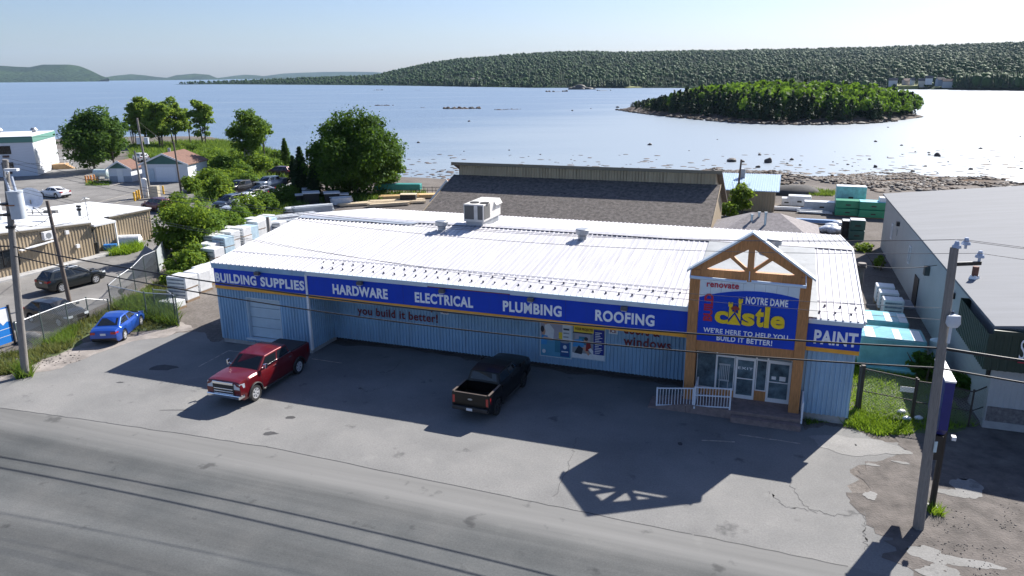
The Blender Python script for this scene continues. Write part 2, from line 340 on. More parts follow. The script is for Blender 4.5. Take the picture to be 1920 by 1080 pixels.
def hill_points(V, cnt, seed=2):
    rng = np.random.default_rng(seed); n, K, _ = V.shape; out = []
    wts = []; cells = []
    for i in range(n - 1):
        for k in range(K - 4):
            a, b, c = V[i, k], V[i + 1, k], V[i, k + 1]; A = np.linalg.norm(np.cross(b - a, c - a)); dist = a[1]
            wts.append(A / dist ** 1.0 * (1.5 if k > K - 8 else 1)); cells.append((i, k))
    wts = np.array(wts) / sum(wts)
    for ci in rng.choice(len(cells), cnt, p=wts):
        i, k = cells[ci]; s, t = rng.random(2)
        out.append((V[i, k] * (1 - s) + V[i + 1, k] * s) * (1 - t) + (V[i, k + 1] * (1 - s) + V[i + 1, k + 1] * s) * t)
    return np.array(out)
_hp = hill_points(HILL, 32000); _rg = np.random.default_rng(3)
_hk = (vnoise(_hp[:, 0], _hp[:, 1], 8, 120) + (_rg.random(len(_hp)) - .5) * .7 > 0.62).astype(int)
_hp = _hp[_hp[:, 2] > SEA + 0.8]; _hk = _hk[:len(_hp)]
forest('forest', _hp, 4.5 + 4.5 * _rg.random(len(_hp)) ** 1.5, _hk, [M_conif, M_decid], wide=0.95)
# ---- island with its wood and stony rim
IL, IR_ = at(1172, 207, SEA), at(1716, 226, SEA); IF = at(1450, 233, SEA)
_out = [at(x, y, SEA) for x, y in ((1160,206),(1200,212),(1260,219),(1330,226),(1400,231),(1480,234),(1560,234),(1640,231),(1690,227),(1716,222))]
_ax = (_out[-1] - _out[0]).normalized(); _nx = Vector((-_ax.y, _ax.x, 0))
_half = (_out[-1] - _out[0]).length / 2; _cen = (_out[0] + _out[-1]) / 2 + _nx * 16
_fs = [((p - _out[0]).dot(_ax) / (2 * _half), (p - _cen).dot(_nx)) for p in _out]
def isl_front(s): return np.interp(s, [a for a, b in _fs], [b for a, b in _fs])
def isl_mesh():
    V, nu, nv = [], 60, 16
    for i in range(nu):
        s = i / (nu - 1); f = float(isl_front(s)); bk = 34 * math.sqrt(max(0, 1 - (2 * s - 1) ** 2)) - 3; bk = max(bk, f + 1)
        for j in range(nv):
            t = j / (nv - 1); q = f + (bk - f) * t
            P = _cen + _ax * ((s - .5) * 2 * _half) + _nx * q; e = min(t, 1 - t) * 2
            z = SEA - 0.4 + 2.2 * min(1, e * 4) * min(1, 10 * min(s, 1 - s) + .35) + (random.random() - .5) * .25
            V.append((P.x, P.y, z))
    i = np.arange(nu * nv).reshape(nu, nv)
    return V, np.stack([i[:-1, :-1], i[1:, :-1], i[1:, 1:], i[:-1, 1:]], -1).reshape(-1, 4)
V, Fc = isl_mesh()
isl = np_mesh('island', V, Fc, mat('stony_island_rim', (0.075, 0.055, 0.042), 0.95, var=0.45, scale=0.6, bump=1.0, bscale=1.5)); tag(isl, kind='structure')
_p, _h, _k = [], [], []
_prof = [(1185, 12), (1215, 17), (1250, 22), (1300, 30), (1350, 44), (1400, 50), (1500, 54), (1600, 52), (1650, 48), (1690, 40), (1712, 24)]   # canopy height in photo rows
for q in range(1150):
    s = 0.05 + 0.94 * random.random(); f = float(isl_front(s)); bk = 34 * math.sqrt(max(0, 1 - (2 * s - 1) ** 2)) - 6
    if bk < f + 4: continue
    t = random.random(); v = f + 5 + (bk - f - 5) * t
    P = _cen + _ax * ((s - .5) * 2 * _half) + _nx * v
    pxl = 1160 + (1716 - 1160) * s; hh = np.interp(pxl, *zip(*_prof)) / F_PX * P.y * 0.95
    near = t < 0.16 or pxl < 1330
    kd = 0 if (near and random.random() < 0.85) or random.random() < 0.22 else 1
    _p.append((P.x, P.y, SEA + 1.0)); _h.append(hh * ((0.62 + .3 * random.random()) if t < .12 else (0.78 + 0.25 * random.random()))); _k.append(kd)
def leafy_wood(name, pts, hs, kinds, mats, q=95, wide=.52):
    rng = np.random.default_rng(21); VV, MI = [], []
    for (x, y, z), hgt, kd in zip(pts, hs, kinds):
        n = q; t = rng.random(n)
        if kd == 0: t = t ** 1.25; rad = hgt * .20 * (1 - t) ** .85 * (.6 + .6 * rng.random(n)) + .08; zz = z + hgt * (.05 + .95 * t); a = rng.random(n) * 6.283
        else:
            ct = rng.random(n) * 1.5 - .5; st_ = np.sqrt(np.clip(1 - ct * ct, 0, 1)); W_ = hgt * wide * (.8 + .4 * rng.random()); k = .75 + .35 * rng.random(n); rad = W_ / 2 * st_ * k; zz = z + hgt * (.62 + .36 * ct * k); a = rng.random(n) * 6.283
        P = np.stack([x + rad * np.cos(a), y + rad * np.sin(a), zz], 1); nn = np.stack([np.cos(a), np.sin(a), np.full(n, .7)], 1) + rng.normal(size=(n, 3)) * .45; nn /= np.linalg.norm(nn, axis=1, keepdims=True)
        u = np.cross(nn, rng.normal(size=(n, 3))); u /= np.linalg.norm(u, axis=1, keepdims=True); v = np.cross(nn, u); s = hgt * (.085 if kd else .075) * (.6 + .8 * rng.random((n, 1)))
        VV.append(np.stack([P - u * s, P + v * s * .7, P + u * s, P - v * s * .7], 1).reshape(-1, 3)); MI.append(np.full(n, kd))
    V = np.concatenate(VV); o = np_mesh(name, V, np.arange(len(V)).reshape(-1, 4), mats, mi=np.concatenate(MI)); return tag(o, kind='stuff')
L_isc = leafmat('island_conifer', (0.006, 0.018, 0.008), (0.014, 0.034, 0.013), (0.028, 0.056, 0.018), 0.1)
_decI = leafmat('island_broadleaf', (0.035, 0.085, 0.010), (0.08, 0.16, 0.018), (0.13, 0.24, 0.03), 0.35)
leafy_wood('forest', _p, _h, _k, [L_isc, _decI])
# ---- rocks
M_rock = mat('dark_wet_rock', (0.055, 0.048, 0.045), 0.7, var=0.5, scale=1.6, bump=0.8, bscale=4.0)
M_weedrock = mat('weed_covered_rock', (0.075, 0.045, 0.025), 0.8, var=0.5, scale=1.2, bump=0.8, bscale=4.0)
def rock_shape(seed, sub=2):
    rng = np.random.default_rng(seed); bm = bmesh.new(); bmesh.ops.create_icosphere(bm, subdivisions=sub, radius=1)
    V = np.array([v.co[:] for v in bm.verts]); Fc = np.array([[v.index for v in f.verts] for f in bm.faces]); bm.free()
    for k in range(5):
        d = rng.normal(size=3); d /= np.linalg.norm(d); c = 0.55 + .3 * rng.random(); q = V @ d; V -= np.outer(np.clip(q - c, 0, 9), d) * .85
    V *= 1 + (rng.random((len(V), 1)) - .5) * .16
    return V, Fc
_RS = [rock_shape(i) for i in range(8)]
_rock_me = {}
def boulder(px, py, wpx, hr=0.55, label='dark boulder standing in the calm tidal shallows', group='boulders in the tidal shallows'):
    P = at(px, py, SEA); r = wpx / F_PX * P.y / 2; i = random.randrange(8)
    if i not in _rock_me:
        V, Fc = _RS[i]; o = np_mesh('boulder', V, Fc, M_rock); _rock_me[i] = o.data
    else: o = bpy.data.objects.new('boulder', _rock_me[i]); COL.objects.link(o)
    o.location = (P.x, P.y, SEA + r * hr * .35); o.scale = (r, r * .9, r * hr * 1.25); o.rotation_euler = (0, 0, random.random() * 6.28)
    return tag(o, label, 'boulder', group)
for px, py, wd in ((1218,272,9),(1292,283,3),(1392,304,9),(1476,307,5),(1484,300,9),(1500,310,6),(1631,299,7),(1742,287,6),(1742,291,6),(1838,279,7),(1716,285,4),(1642,266,7),(1690,273,6),
        (1711,322,9),(1665,239,4),(1913,257,4),(1590,309,6),(1820,318,9),(1778,304,4),(1692,290,3),(1840,330,5),(1875,340,10),(1880,346,9),(1915,317,7),(1562,304,4),(1598,312,4),(785,268,7),(879,228,6),(1073,208,5),(1158,202,7),(1108,204,3),(1322,205,4),
        (1345,262,3),(1425,291,8),(1560,330,7),(1735,312,6),(1855,303,4),(1758,325,5),(845,297,4),(870,284,3),(826,322,6),(955,282,4),(1013,290,4),(1902,295,4),(1664,295,3)):
    boulder(px, py, wd)
boulder(1758, 293, 12, 0.8, 'lone pointed boulder farthest right among the dark rocks of the shallows, largest there', 'boulders in the tidal shallows')
boulder(1440, 305, 15, 0.95, 'tall square boulder standing in the shallows off the stony spit', 'boulders in the tidal shallows')
boulder(1372, 303, 20, 0.5, 'wide low boulder beside the tall square one off the spit', 'boulders in the tidal shallows')
boulder(1421, 314, 10, 0.6, 'small boulder at the water edge of the stony spit', 'boulders in the tidal shallows')
boulder(1641, 314, 9, 0.8, 'rounded boulder just off the seaweed tip of the beach', 'boulders in the tidal shallows')
def rock_field(name, spots, mats, label=None, cat=None, group=None, kind=None):
    VV, FF, MI, off = [], [], [], 0
    for x, y, z, rx, rz in spots:
        V, Fc = _RS[random.randrange(8)]; a = random.random() * 6.28; c, s = math.cos(a), math.sin(a)
        q = .7 + .6 * random.random()
        VV.append(np.stack([(V[:, 0] * c - V[:, 1] * s * q) * rx, (V[:, 0] * s + V[:, 1] * c * q) * rx, V[:, 2] * rz], 1) + (x, y, z)); FF.append(Fc + off); off += len(V); MI.append(np.full(len(Fc), random.choice(range(len(mats)))))
    o = np_mesh(name, np.concatenate(VV), np.concatenate(FF), mats, mi=np.concatenate(MI)); return tag(o, label, cat, group, kind)
for px, py, wd, n, lb in ((720, 198, 34, 14, 'low dark reef of loose rocks beyond the big round tree'), (792, 202, 14, 5, 'short thin reef between two longer ones in the bay'), (866, 204, 66, 34, 'long low reef of many dark stones in mid bay'),
        (938, 206, 26, 9, 'small straggling reef at the end of the long one'), (964, 205, 28, 9, 'reef with one large square block in mid bay'), (713, 169, 22, 8, 'distant thin reef of the outer bay'), (782, 169, 11, 4, 'distant tiny skerry of the outer bay'),
        (1835, 344, 60, 22, 'long flat line of stones in the white shallows at the far right'), (1045, 172, 50, 10, 'flat dark skerry below the far shore houses'), (1131, 170, 28, 6, 'short skerry just off the far wooded point')):
    P = at(px, py, SEA); r = wd / F_PX * P.y / 2
    rock_field('rock_reef', [(P.x + (random.random() * 2 - 1) * r, P.y + (random.random() - .5) * r * .5, SEA, r * (.05 + .08 * random.random()), min(1.9, r * (.05 + .10 * random.random()))) for _ in range(n)] + [(P.x, P.y, SEA - .2, r * .9, .35)], [M_rock, M_weedrock], lb, 'reef', 'rock reefs in the bay')
# rounded bare knoll on the far shore
P = at(1090, 168, SEA); o = rock_field('rock_knoll', [(P.x + dx, P.y + 8 + dy, SEA, a, b) for dx, dy, a, b in ((0, 0, 7, 7), (-6, 1, 6, 5), (6, -1, 7, 5), (12, 0, 5, 3), (-12, 1, 4, 3.5), (2, -4, 6, 4), (17, -2, 3, 1.6))], [M_rock]); tag(o, 'bare rounded rock knoll at the foot of the far hill', 'rock outcrop')
# stony beach behind the yard: stones nobody could count
_st = []
while len(_st) < 7500:
    X_ = random.uniform(36, 82); P = Vector((X_, float(shoreY(X_)) - random.triangular(-5, 44, 8), 0)); d = 0
    if P.y < 100 or float(vnoise(P.x, P.y, 12, 5.0)) < .25: continue
    _st.append((P.x, P.y, gz(P.x, P.y) + .02, random.uniform(.12, .5) * (2.0 if random.random() < .07 else 1), random.uniform(.08, .34)))
rock_field('beach_stones', _st, [M_rock, M_weedrock, M_weedrock, mat('brown_beach_stone', (0.11, 0.085, 0.065), 0.9, var=.5, scale=1.0), mat('pale_beach_stone', (0.17, 0.155, 0.14), 0.9, var=.4, scale=1.0)], kind='stuff')
_st = []
for _ in range(620):
    px = random.choice((random.uniform(760, 1350), random.uniform(1350, 1919))); py = random.triangular(285, 345, 338) if px < 1350 else random.triangular(275, 352, 340)
    P = at(px, py, SEA)
    if P.y < float(shoreY(P.x)): continue
    _st.append((P.x, P.y, SEA + .01, random.uniform(.15, .9), random.uniform(.03, .10)))
rock_field('seaweed_patches', _st, [M_weedrock, M_rock], kind='stuff')
_st = []
for _ in range(500):
    s = random.random(); f = float(isl_front(s)); P = _cen + _ax * ((s - .5) * 2 * _half) + _nx * (f + random.uniform(-2.5, 4))
    _st.append((P.x, P.y, SEA + .2, random.uniform(.4, 1.3), random.uniform(.25, .8)))
rock_field('shore_stones', _st, [M_rock, M_weedrock, MATS['stony_island_rim']], kind='stuff')
# ---- paved and planted sheets of the ground
def ragged(pts, jit=0.35, step=.45):
    out = []
    for i, p in enumerate(pts):
        q = pts[(i + 1) % len(pts)]; L = (q - p).length; n = max(1, int(L / step)); d = (q - p).normalized(); nn = Vector((-d.y, d.x, 0))
        for k in range(n):
            a = p + (q - p) * (k / n); j = jit * 1.3 * (2 * float(vnoise(a.x * .6 + 31, a.y * .6, 9, 1.0)) - 1) + jit * .8 * (2 * float(vnoise(a.x * 2.3 + 11, a.y * 2.3, 19, 1.0)) - 1) + jit * .25 * (2 * random.random() - 1)
            out.append(a + nn * j)
    return out
def sheet(name, pts, m, z, jit=0.0, kind='structure'):
    P = [Vector((p[0], p[1], 0)) for p in pts]
    if jit:
        for _ in range(2): P = [q for i in range(len(P)) for q in (P[i] * .8 + P[(i + 1) % len(P)] * .2, P[i] * .2 + P[(i + 1) % len(P)] * .8)]
        P = ragged(P, jit)
    bm = bmesh.new(); vs = [bm.verts.new((p.x, p.y, z)) for p in P]; f = bm.faces.new(vs); bmesh.ops.triangulate(bm, faces=[f])
    me = bpy.data.meshes.new(name); bm.to_mesh(me); bm.free(); me.materials.append(m)
    o = bpy.data.objects.new(name, me); COL.objects.link(o)
    if o.data.polygons[0].normal.z < 0: o.data.flip_normals()
    return tag(o, kind=kind)
def asphalt(name, lo, mid, hi, crack=0.0, streak=0.0, edge=None):
    m, t, p = nodes(name); p.inputs['Roughness'].default_value = 0.9; p.inputs['Specular IOR Level'].default_value = 0.15
    g = N(t, 'ShaderNodeNewGeometry'); mp = N(t, 'ShaderNodeMapping'); mp.inputs['Rotation'].default_value = (0, 0, -YAW); t.links.new(g.outputs['Position'], mp.inputs[0]); co = mp.outputs[0]
    n1 = N(t, 'ShaderNodeTexNoise', Scale=0.25, Detail=7.0, Roughness=0.6); t.links.new(co, n1.inputs['Vector'])
    n2 = N(t, 'ShaderNodeTexNoise', Scale=13.0, Detail=5.0, Roughness=0.85); t.links.new(co, n2.inputs['Vector'])
    c = ramp(t, n1.outputs[0], [(0.36, lo), (0.5, mid), (0.64, hi)])
    c = mixc(t, 0.55, c, ramp(t, n2.outputs[0], [(0.3, (0.6, 0.6, 0.6)), (0.7, (1.35, 1.35, 1.35))]), 'MULTIPLY')
    if streak:
        ms = N(t, 'ShaderNodeMapping'); ms.inputs['Scale'].default_value = (0.02, 0.55, 1); t.links.new(co, ms.inputs[0])
        n3 = N(t, 'ShaderNodeTexNoise', Scale=1.0, Detail=5.0, Roughness=0.6); t.links.new(ms.outputs[0], n3.inputs['Vector'])
        if edge:      # dust-paled strip of the road along the lot seam
            se = N(t, 'ShaderNodeSeparateXYZ'); t.links.new(co, se.inputs[0]); ne = N(t, 'ShaderNodeMath', operation='MULTIPLY_ADD'); t.links.new(n3.outputs[0], ne.inputs[0]); ne.inputs[1].default_value = 3.0; t.links.new(se.outputs[1], ne.inputs[2])
            me_ = N(t, 'ShaderNodeMapRange'); me_.interpolation_type = 'SMOOTHSTEP'; t.links.new(ne.outputs[0], me_.inputs[0]); me_.inputs[1].default_value = edge[1] + 1.2; me_.inputs[2].default_value = edge[0] + 1.2; c = mixc(t, me_.outputs[0], c, edge[2])
        c = mixc(t, streak, c, ramp(t, n3.outputs[0], [(0.36, (0.6, 0.6, 0.6)), (0.5, (1, 1, 1)), (0.64, (1.3, 1.3, 1.3))]), 'MULTIPLY')
    nst = N(t, 'ShaderNodeTexNoise', Scale=0.8, Detail=4.0, Roughness=0.55); t.links.new(co, nst.inputs['Vector'])
    c = mixc(t, 1.0, c, ramp(t, nst.outputs[0], [(0.28, (0.6, 0.6, 0.61)), (0.36, (1, 1, 1)), (0.62, (1, 1, 1)), (0.72, (1.1, 1.1, 1.09))]), 'MULTIPLY')
    if crack:
        wp = N(t, 'ShaderNodeTexNoise', Scale=1.3, Detail=5.0); t.links.new(co, wp.inputs['Vector'])
        ad = mixc(t, 0.28, co, wp.outputs[1], 'ADD')
        vo = N(t, 'ShaderNodeTexVoronoi', Scale=0.55); vo.feature = 'DISTANCE_TO_EDGE'; t.links.new(ad, vo.inputs['Vector'])
        line = ramp(t, vo.outputs['Distance'], [(0.006, (0.25, 0.25, 0.25)), (0.014, (1, 1, 1))])
        mk = N(t, 'ShaderNodeTexNoise', Scale=0.11, Detail=2.0); t.links.new(co, mk.inputs['Vector'])
        mk2 = ramp(t, mk.outputs[0], [(0.52, (0, 0, 0)), (0.6, (crack, crack, crack))])
        c = mixc(t, mk2, c, mixc(t, 1.0, c, line, 'MULTIPLY'))
    t.links.new(c, p.inputs['Base Color'])
    b = N(t, 'ShaderNodeBump', Strength=0.35, Distance=0.02); t.links.new(n2.outputs[0], b.inputs['Height']); t.links.new(b.outputs[0], p.inputs['Normal'])
    return m
M_lot = asphalt('lot_asphalt', (0.17, 0.17, 0.168), (0.20, 0.20, 0.196), (0.225, 0.223, 0.217))
M_road = asphalt('road_asphalt', (0.082, 0.088, 0.09), (0.10, 0.105, 0.106), (0.12, 0.123, 0.122), streak=0.5, edge=(23.9, 20.6, (0.185, 0.185, 0.18)))
M_sidelot = asphalt('side_lot_asphalt', (0.16, 0.155, 0.15), (0.195, 0.19, 0.183), (0.235, 0.228, 0.22), crack=0.4)
_lot = [at(x, y) for x, y in ((-60, 712), (30, 706), (90, 692), (170, 660), (260, 640), (330, 626), (378, 622), (392, 641))] + [B(-.3, 0), B(0, .6), B(6.1, 2.2), B(28, 2.2), B(28, 1), B(33, 1.0), B(33.4, -1.3)] + \
    [at(x, y) for x, y in ((1525, 800), (1556, 795), (1600, 803), (1640, 822), (1690, 828), (1704, 845), (1650, 866), (1604, 880), (1612, 908), (1596, 935), (1620, 960), (1650, 985), (1700, 1000), (1702, 1030), (1720, 1082), (1735, 1120))] + [B(40, -16.5), B(-30, -16.5)]
sheet('parking_lot', _lot, M_lot, 0.004, jit=0.25)
_seam = [at(x, y) for x, y in ((-120, 752), (0, 765), (200, 793), (500, 838), (960, 933), (1300, 1003), (1590, 1062), (1700, 1090))]
sheet('road', _seam + [B(40, -34), B(-60, -34), at(-500, 820)], M_road, 0.008)
_sl = [at(x, y) for x, y in ((-300, 640), (0, 640), (150, 585), (215, 560), (262, 520), (285, 495), (300, 470), (315, 440), (355, 395), (400, 385), (395, 345), (360, 322), (250, 312), (160, 285), (100, 277), (-200, 280))]
sheet('side_parking_lot', _sl, M_sidelot, 0.004, jit=0.4)
# ---- dark tar patches and seams on the lot
M_tar = mat('tar_patch', (0.05, 0.05, 0.052), 0.8, var=.3, scale=3)
for px, py, a, b in ((507, 813, .35, .2), (545, 783, .28, .15), (305, 690, .9, .45), (225, 717, .22, .1), (330, 769, .9, .06), (1275, 832, .1, .2)):
    c = at(px, py); sheet('tar_patch', [c + Vector((a * math.cos(t) * (0.7 + .5 * random.random()), b * math.sin(t) * (.6 + .6 * random.random()), 0)) for t in np.linspace(0, 6.28, 12)[:-1]], M_tar, 0.008)
def seam(pts, wd, m, z=0.0125, name='crack'):
    L = [p + Vector((0, 0, 0)) for p in pts]; a, b = [], []
    for i, p in enumerate(L):
        d = (L[min(i+1, len(L)-1)] - L[max(i-1, 0)]).normalized(); n = Vector((-d.y, d.x, 0)) * wd / 2; a.append(p + n); b.append(p - n)
    sheet(name, a + b[::-1], m, z)
def wobble(p, q, n, j):
    return [p + (q - p) * (i / n) + Vector(((random.random()-.5) * j, (random.random()-.5) * j, 0)) for i in range(n + 1)]
for i in range(1, len(_seam) - 2): seam(wobble(_seam[i], _seam[i + 1], 14, .06), 0.045, M_tar, 0.0125)
M_crack = mat('old_crack', (.10, .10, .10), .9, var=.3)
for pts in (((1480, 905), (1512, 950), (1560, 968), (1625, 962)), ((1440, 920), (1470, 948), (1530, 960)), ((1625, 962), (1618, 1000), (1625, 1030)), ((1040, 930), (1075, 850), (1082, 820)), ((730, 722), (690, 735), (670, 727)), ((720, 700), (738, 694), (752, 676))):
    for a, b in zip(pts, pts[1:]): seam(wobble(at(*a), at(*b), 12, .20), 0.022, M_crack)
M_paint = mat('worn_line_paint', (0.36, 0.33, 0.28), 0.8, var=.5, scale=4)
for a, b in (((372, 688), (428, 658)), ((428, 658), (470, 661)), ((585, 673), (640, 681)), ((1316, 826), (1378, 829)), ((1385, 815), (1500, 832)), ((1390, 792), (1500, 808))):
    seam(wobble(at(*a), at(*b), 6, .03), 0.09, M_paint, 0.0125, 'painted_line')
for a, b in (((170, 383), (250, 362)), ((60, 372), (90, 352)), ((205, 350), (225, 344)), ((215, 382), (240, 372)), ((40, 395), (75, 378))):
    seam(wobble(at(*a), at(*b), 6, .05), 0.15, M_paint, 0.0125, 'painted_line')
# pale broken slab pieces at the lot's ragged edge
M_pale = asphalt('pale_concrete', (0.215, 0.213, 0.205), (0.25, 0.247, 0.24), (0.29, 0.286, 0.276), crack=0.6)
_bz = [.013]
def blob(px, py, a, b, m, z, name, n=16, jit=.22, rot=YAW):
    c = at(px, py); P = []; _bz[0] += .0012; z = _bz[0]
    n = 48; ph = [random.random() * 6.28 for _ in range(4)]
    for t in np.linspace(0, 2 * math.pi, n + 1)[:-1]:
        q = 1 + jit * (math.sin(2 * t + ph[0]) * .5 + math.sin(3 * t + ph[1]) * .6 + math.sin(7 * t + ph[2]) * .3 + math.sin(13 * t + ph[3]) * .16) + (random.random() - .5) * .05; x, y = a * math.cos(t) * q, b * math.sin(t) * q
        P.append(c + Vector((x * math.cos(rot) - y * math.sin(rot), x * math.sin(rot) + y * math.cos(rot), 0)))
    sheet(name, P, m, z)
for px, py, a, b in ((1600, 835, 1.7, .9), (1650, 842, 1.0, .5), (1795, 1052, 1.2, .28), (1740, 1040, .55, .5), (1790, 925, .6, .3), (1815, 915, .5, .8), (1765, 1075, .7, .4), (1635, 872, .3, .1), (1690, 868, .35, .1), (1632, 930, .25, .3)): blob(px, py, a, b, M_pale, 0.010, 'concrete_slab')
M_dirt = mat('packed_dirt', (0.105, 0.093, 0.085), 0.95, var=.45, scale=1.2, bump=.6, bscale=12)
sheet('dirt_verge', [at(x, y) for x, y in ((1602, 800), (1650, 800), (1720, 800), (1800, 760), (1990, 760), (1990, 1120), (1735, 1120), (1715, 1075), (1695, 1040), (1690, 1008), (1640, 985), (1612, 960), (1590, 935), (1604, 908), (1590, 880), (1640, 860), (1690, 846), (1680, 828), (1640, 818))], M_dirt, 0.012, jit=.55)
sheet('dirt_verge', [at(x, y) for x, y in ((-60, 720), (40, 712), (95, 694), (180, 660), (258, 642), (330, 626), (372, 616), (330, 600), (265, 628), (160, 640), (70, 672), (-60, 700))], mat('pale_dirt', (0.25, 0.225, 0.205), 0.95, var=.4, scale=1.0, bump=.5, bscale=10), 0.012, jit=.3)
# ================================================================== THE STORE
M_side = mat('pale_blue_siding', (0.27, 0.44, 0.60), 0.42, var=.14, scale=.7, spec=.5, stretch=(1, 1, .35), stain=((.22, .27, .32), .5, 1.5, (2.5, 2.5, .3)))
M_trimb = mat('pale_blue_trim', (0.55, 0.64, 0.70), 0.45, var=.06, scale=2)
M_roof = mat('white_metal_roof', (0.53, 0.525, 0.55), 0.42, var=.16, scale=.9, stretch=(6, .35, 1), spec=.45, stain=((.30, .26, .22), .5, 1.2, (5, .25, 1)))
M_flash = mat('roof_flashing', (0.40, 0.42, 0.44), 0.5, var=.15, scale=.8)
M_blue = mat('royal_blue_sign', (0.002, 0.052, 0.50), 0.42, var=.12, spec=.25, scale=.5, stain=((.01, .06, .38), .5, 1.0, (3, 3, .5)))
M_yel = mat('amber_stripe', (0.80, 0.36, 0.035), 0.4, var=.06)
M_white = mat('white_paint', (0.78, 0.79, 0.80), 0.4, var=.04)
M_letter = mat('white_lettering', (0.88, 0.90, 0.92), 0.4, var=.03)
M_maroon = mat('maroon_lettering', (0.16, 0.012, 0.02), 0.5, var=.1)
M_red = mat('red_lettering', (0.45, 0.012, 0.05), 0.4, var=.05)
M_gold = mat('yellow_logo', (0.85, 0.60, 0.01), 0.35, var=.04)
M_wood = mat('cedar_boards', (0.47, 0.215, 0.075), 0.6, var=.3, scale=5, stretch=(4, 4, .4), bump=.3, bscale=30)
M_deck = mat('deck_boards', (0.235, 0.18, 0.17), 0.8, var=.25, scale=4)
M_conc = mat('concrete_foundation', (0.36, 0.36, 0.36), 0.9, var=.2, scale=2, bump=.3)
M_black = mat('black_metal', (0.018, 0.018, 0.02), 0.4, var=.1)
M_dark = mat('dark_rubber', (0.014, 0.014, 0.015), 0.8, var=.2)
M_steel = mat('galvanised_steel', (0.38, 0.40, 0.42), 0.45, 0.6, var=.15, scale=2)
M_chrome = mat('chrome_trim', (0.75, 0.76, 0.78), 0.12, 1.0, var=0)
M_glass = glassmat()
M_plate = mat('licence_plate', (0.7, 0.72, 0.75), .4, var=.15, scale=20)
def ribbed(mb, a, b, z0, z1, pitch=.25, dep=.065, mi=0, out=None, seam_gap=.3):
    """vertical ribbed sheet from ground point a to b (x, y); out = outward normal side"""
    a, b = Vector((a[0], a[1], 0)), Vector((b[0], b[1], 0)); d = b - a; L = d.length; d.normalize(); n = Vector((d.y, -d.x, 0)) if out is None else Vector(out)
    prof = []; k = max(1, int(round(L / pitch))); p = L / k
    for i in range(k): 
        s = i * p; prof += [(s, 0), (s + p * .52, 0), (s + p * .64, dep), (s + p * .88, dep)]
    prof.append((L, 0)); zt = (lambda s: z1) if not callable(z1) else z1
    zb = (lambda s: z0) if not callable(z0) else z0
    vs = []
    for s, h in prof: q = a + d * s + n * h; vs += [(q.x, q.y, zb(s)), (q.x, q.y, zt(s))]
    mb.add(vs, [(2*i, 2*i+2, 2*i+3, 2*i+1) for i in range(len(prof) - 1)], mi)
store = empty('hardware_store', B(0, 0), YAW, 'long pale blue metal building supply store with white ribbed roof and gabled cedar entrance', 'store')
UE, U1, U2, U3 = 35.45, 6.46, 27.9, 33.15; DEP = 19.3; WE, WR, UR = 5.05, 6.25, DEP * .5; REC = 2.3; MBZ = .28
TL, TR, TV = 27.88, 33.16, -0.4
mb = MB()
ribbed(mb, (0, 0), (2.05, 0), MBZ, WE, .2); ribbed(mb, (2.05, 0), (4.45, 0), 3.08, WE, .2); ribbed(mb, (2.05, 0), (4.45, 0), MBZ, .52, .2); ribbed(mb, (4.45, 0), (U1, 0), MBZ, WE, .2)
ribbed(mb, (U1, 0), (U1, REC), MBZ, WE, .2); ribbed(mb, (U1, REC), (TL, REC), MBZ, WE, .2)
ribbed(mb, (TL, REC), (TL, 0), MBZ, WE, .2); ribbed(mb, (TR, 0.05), (UE - .2, 0.05), MBZ + .1, 4.9, .22)
ribbed(mb, (UE - .2, 0.05), (UE - .2, DEP), MBZ, 5.0, .25); ribbed(mb, (0, DEP), (0, 0), MBZ, 5.0, .25); ribbed(mb, (UE - .2, DEP), (0, DEP), MBZ, 4.95, .25)
for uu in (.0, UE - .2):
    mb.poly([(uu, .1, 4.98), (uu, DEP - .1, 4.92), (uu, UR, WR - .05)])
wall = mb.build('wall', M_side, store, fix=False)
for a_ in ((.04, U1 - .04, .05, DEP - .1, -.3, MBZ + .02), (TR, UE - .24, .09, DEP - .2, -.4, MBZ + .12)): mb = MB(); mb.box(*a_); mb.build('foundation', M_conc, store)
mb = MB(); mb.box(U1 - .06, TL + 1, REC + .3, DEP - .3, -.3, MBZ + .3); mb.build('foundation', mat('foundation_painted_shade', (.05, .05, .055), .9, var=.3), store)  # foundation coloured near black to paint in the shadow gap under the recessed wall
# roof: ribbed sheet, two slopes and a ridge cap
def roofz(v): return WE + (WR - WE) * (1 - abs(v - UR) / UR)
mb = MB(); pit = .305; prof = []; k = int((UE + .1) / pit)
for i in range(k + 1): s = -.1 + i * pit; prof += [(s, 0), (s + .19, 0), (s + .215, .04), (s + .265, .04), (s + .29, 0)]
vs = []; rows = [-.12, 2.0, 5.0, UR - .0, UR + 4, DEP + .1]
for s, hh in prof:
    for v in rows: vs.append((s, v, roofz(v) + hh))
nr = len(rows); mb.add(vs, [(i*nr+j, (i+1)*nr+j, (i+1)*nr+j+1, i*nr+j+1) for i in range(len(prof) - 1) for j in range(nr - 1)])
roof = mb.build('roof', M_roof, store, fix=False); 
sm = roof.modifiers.new('solid', 'SOLIDIFY'); sm.thickness = .03; sm.offset = -1
mb = MB(); mb.add([(-.12, UR - .42, roofz(UR - .42) + .07), (UE + .02, UR - .42, roofz(UR - .42) + .07), (UE + .02, UR, WR + .09), (-.12, UR, WR + .09), (UE + .02, UR + .42, roofz(UR + .42) + .07), (-.12, UR + .42, roofz(UR + .42) + .07)], [(0, 1, 2, 3), (3, 2, 4, 5)])
mb.build('ridge_cap', M_roof, roof, fix=False)
mb = MB(); mb.box(-.1, UE, 1.86, 1.885, roofz(1.87) + .02, roofz(1.87) + .048); mb.build('lap_seam', mat('roof_lap_strip', (0.5, 0.5, 0.53), .5), roof)
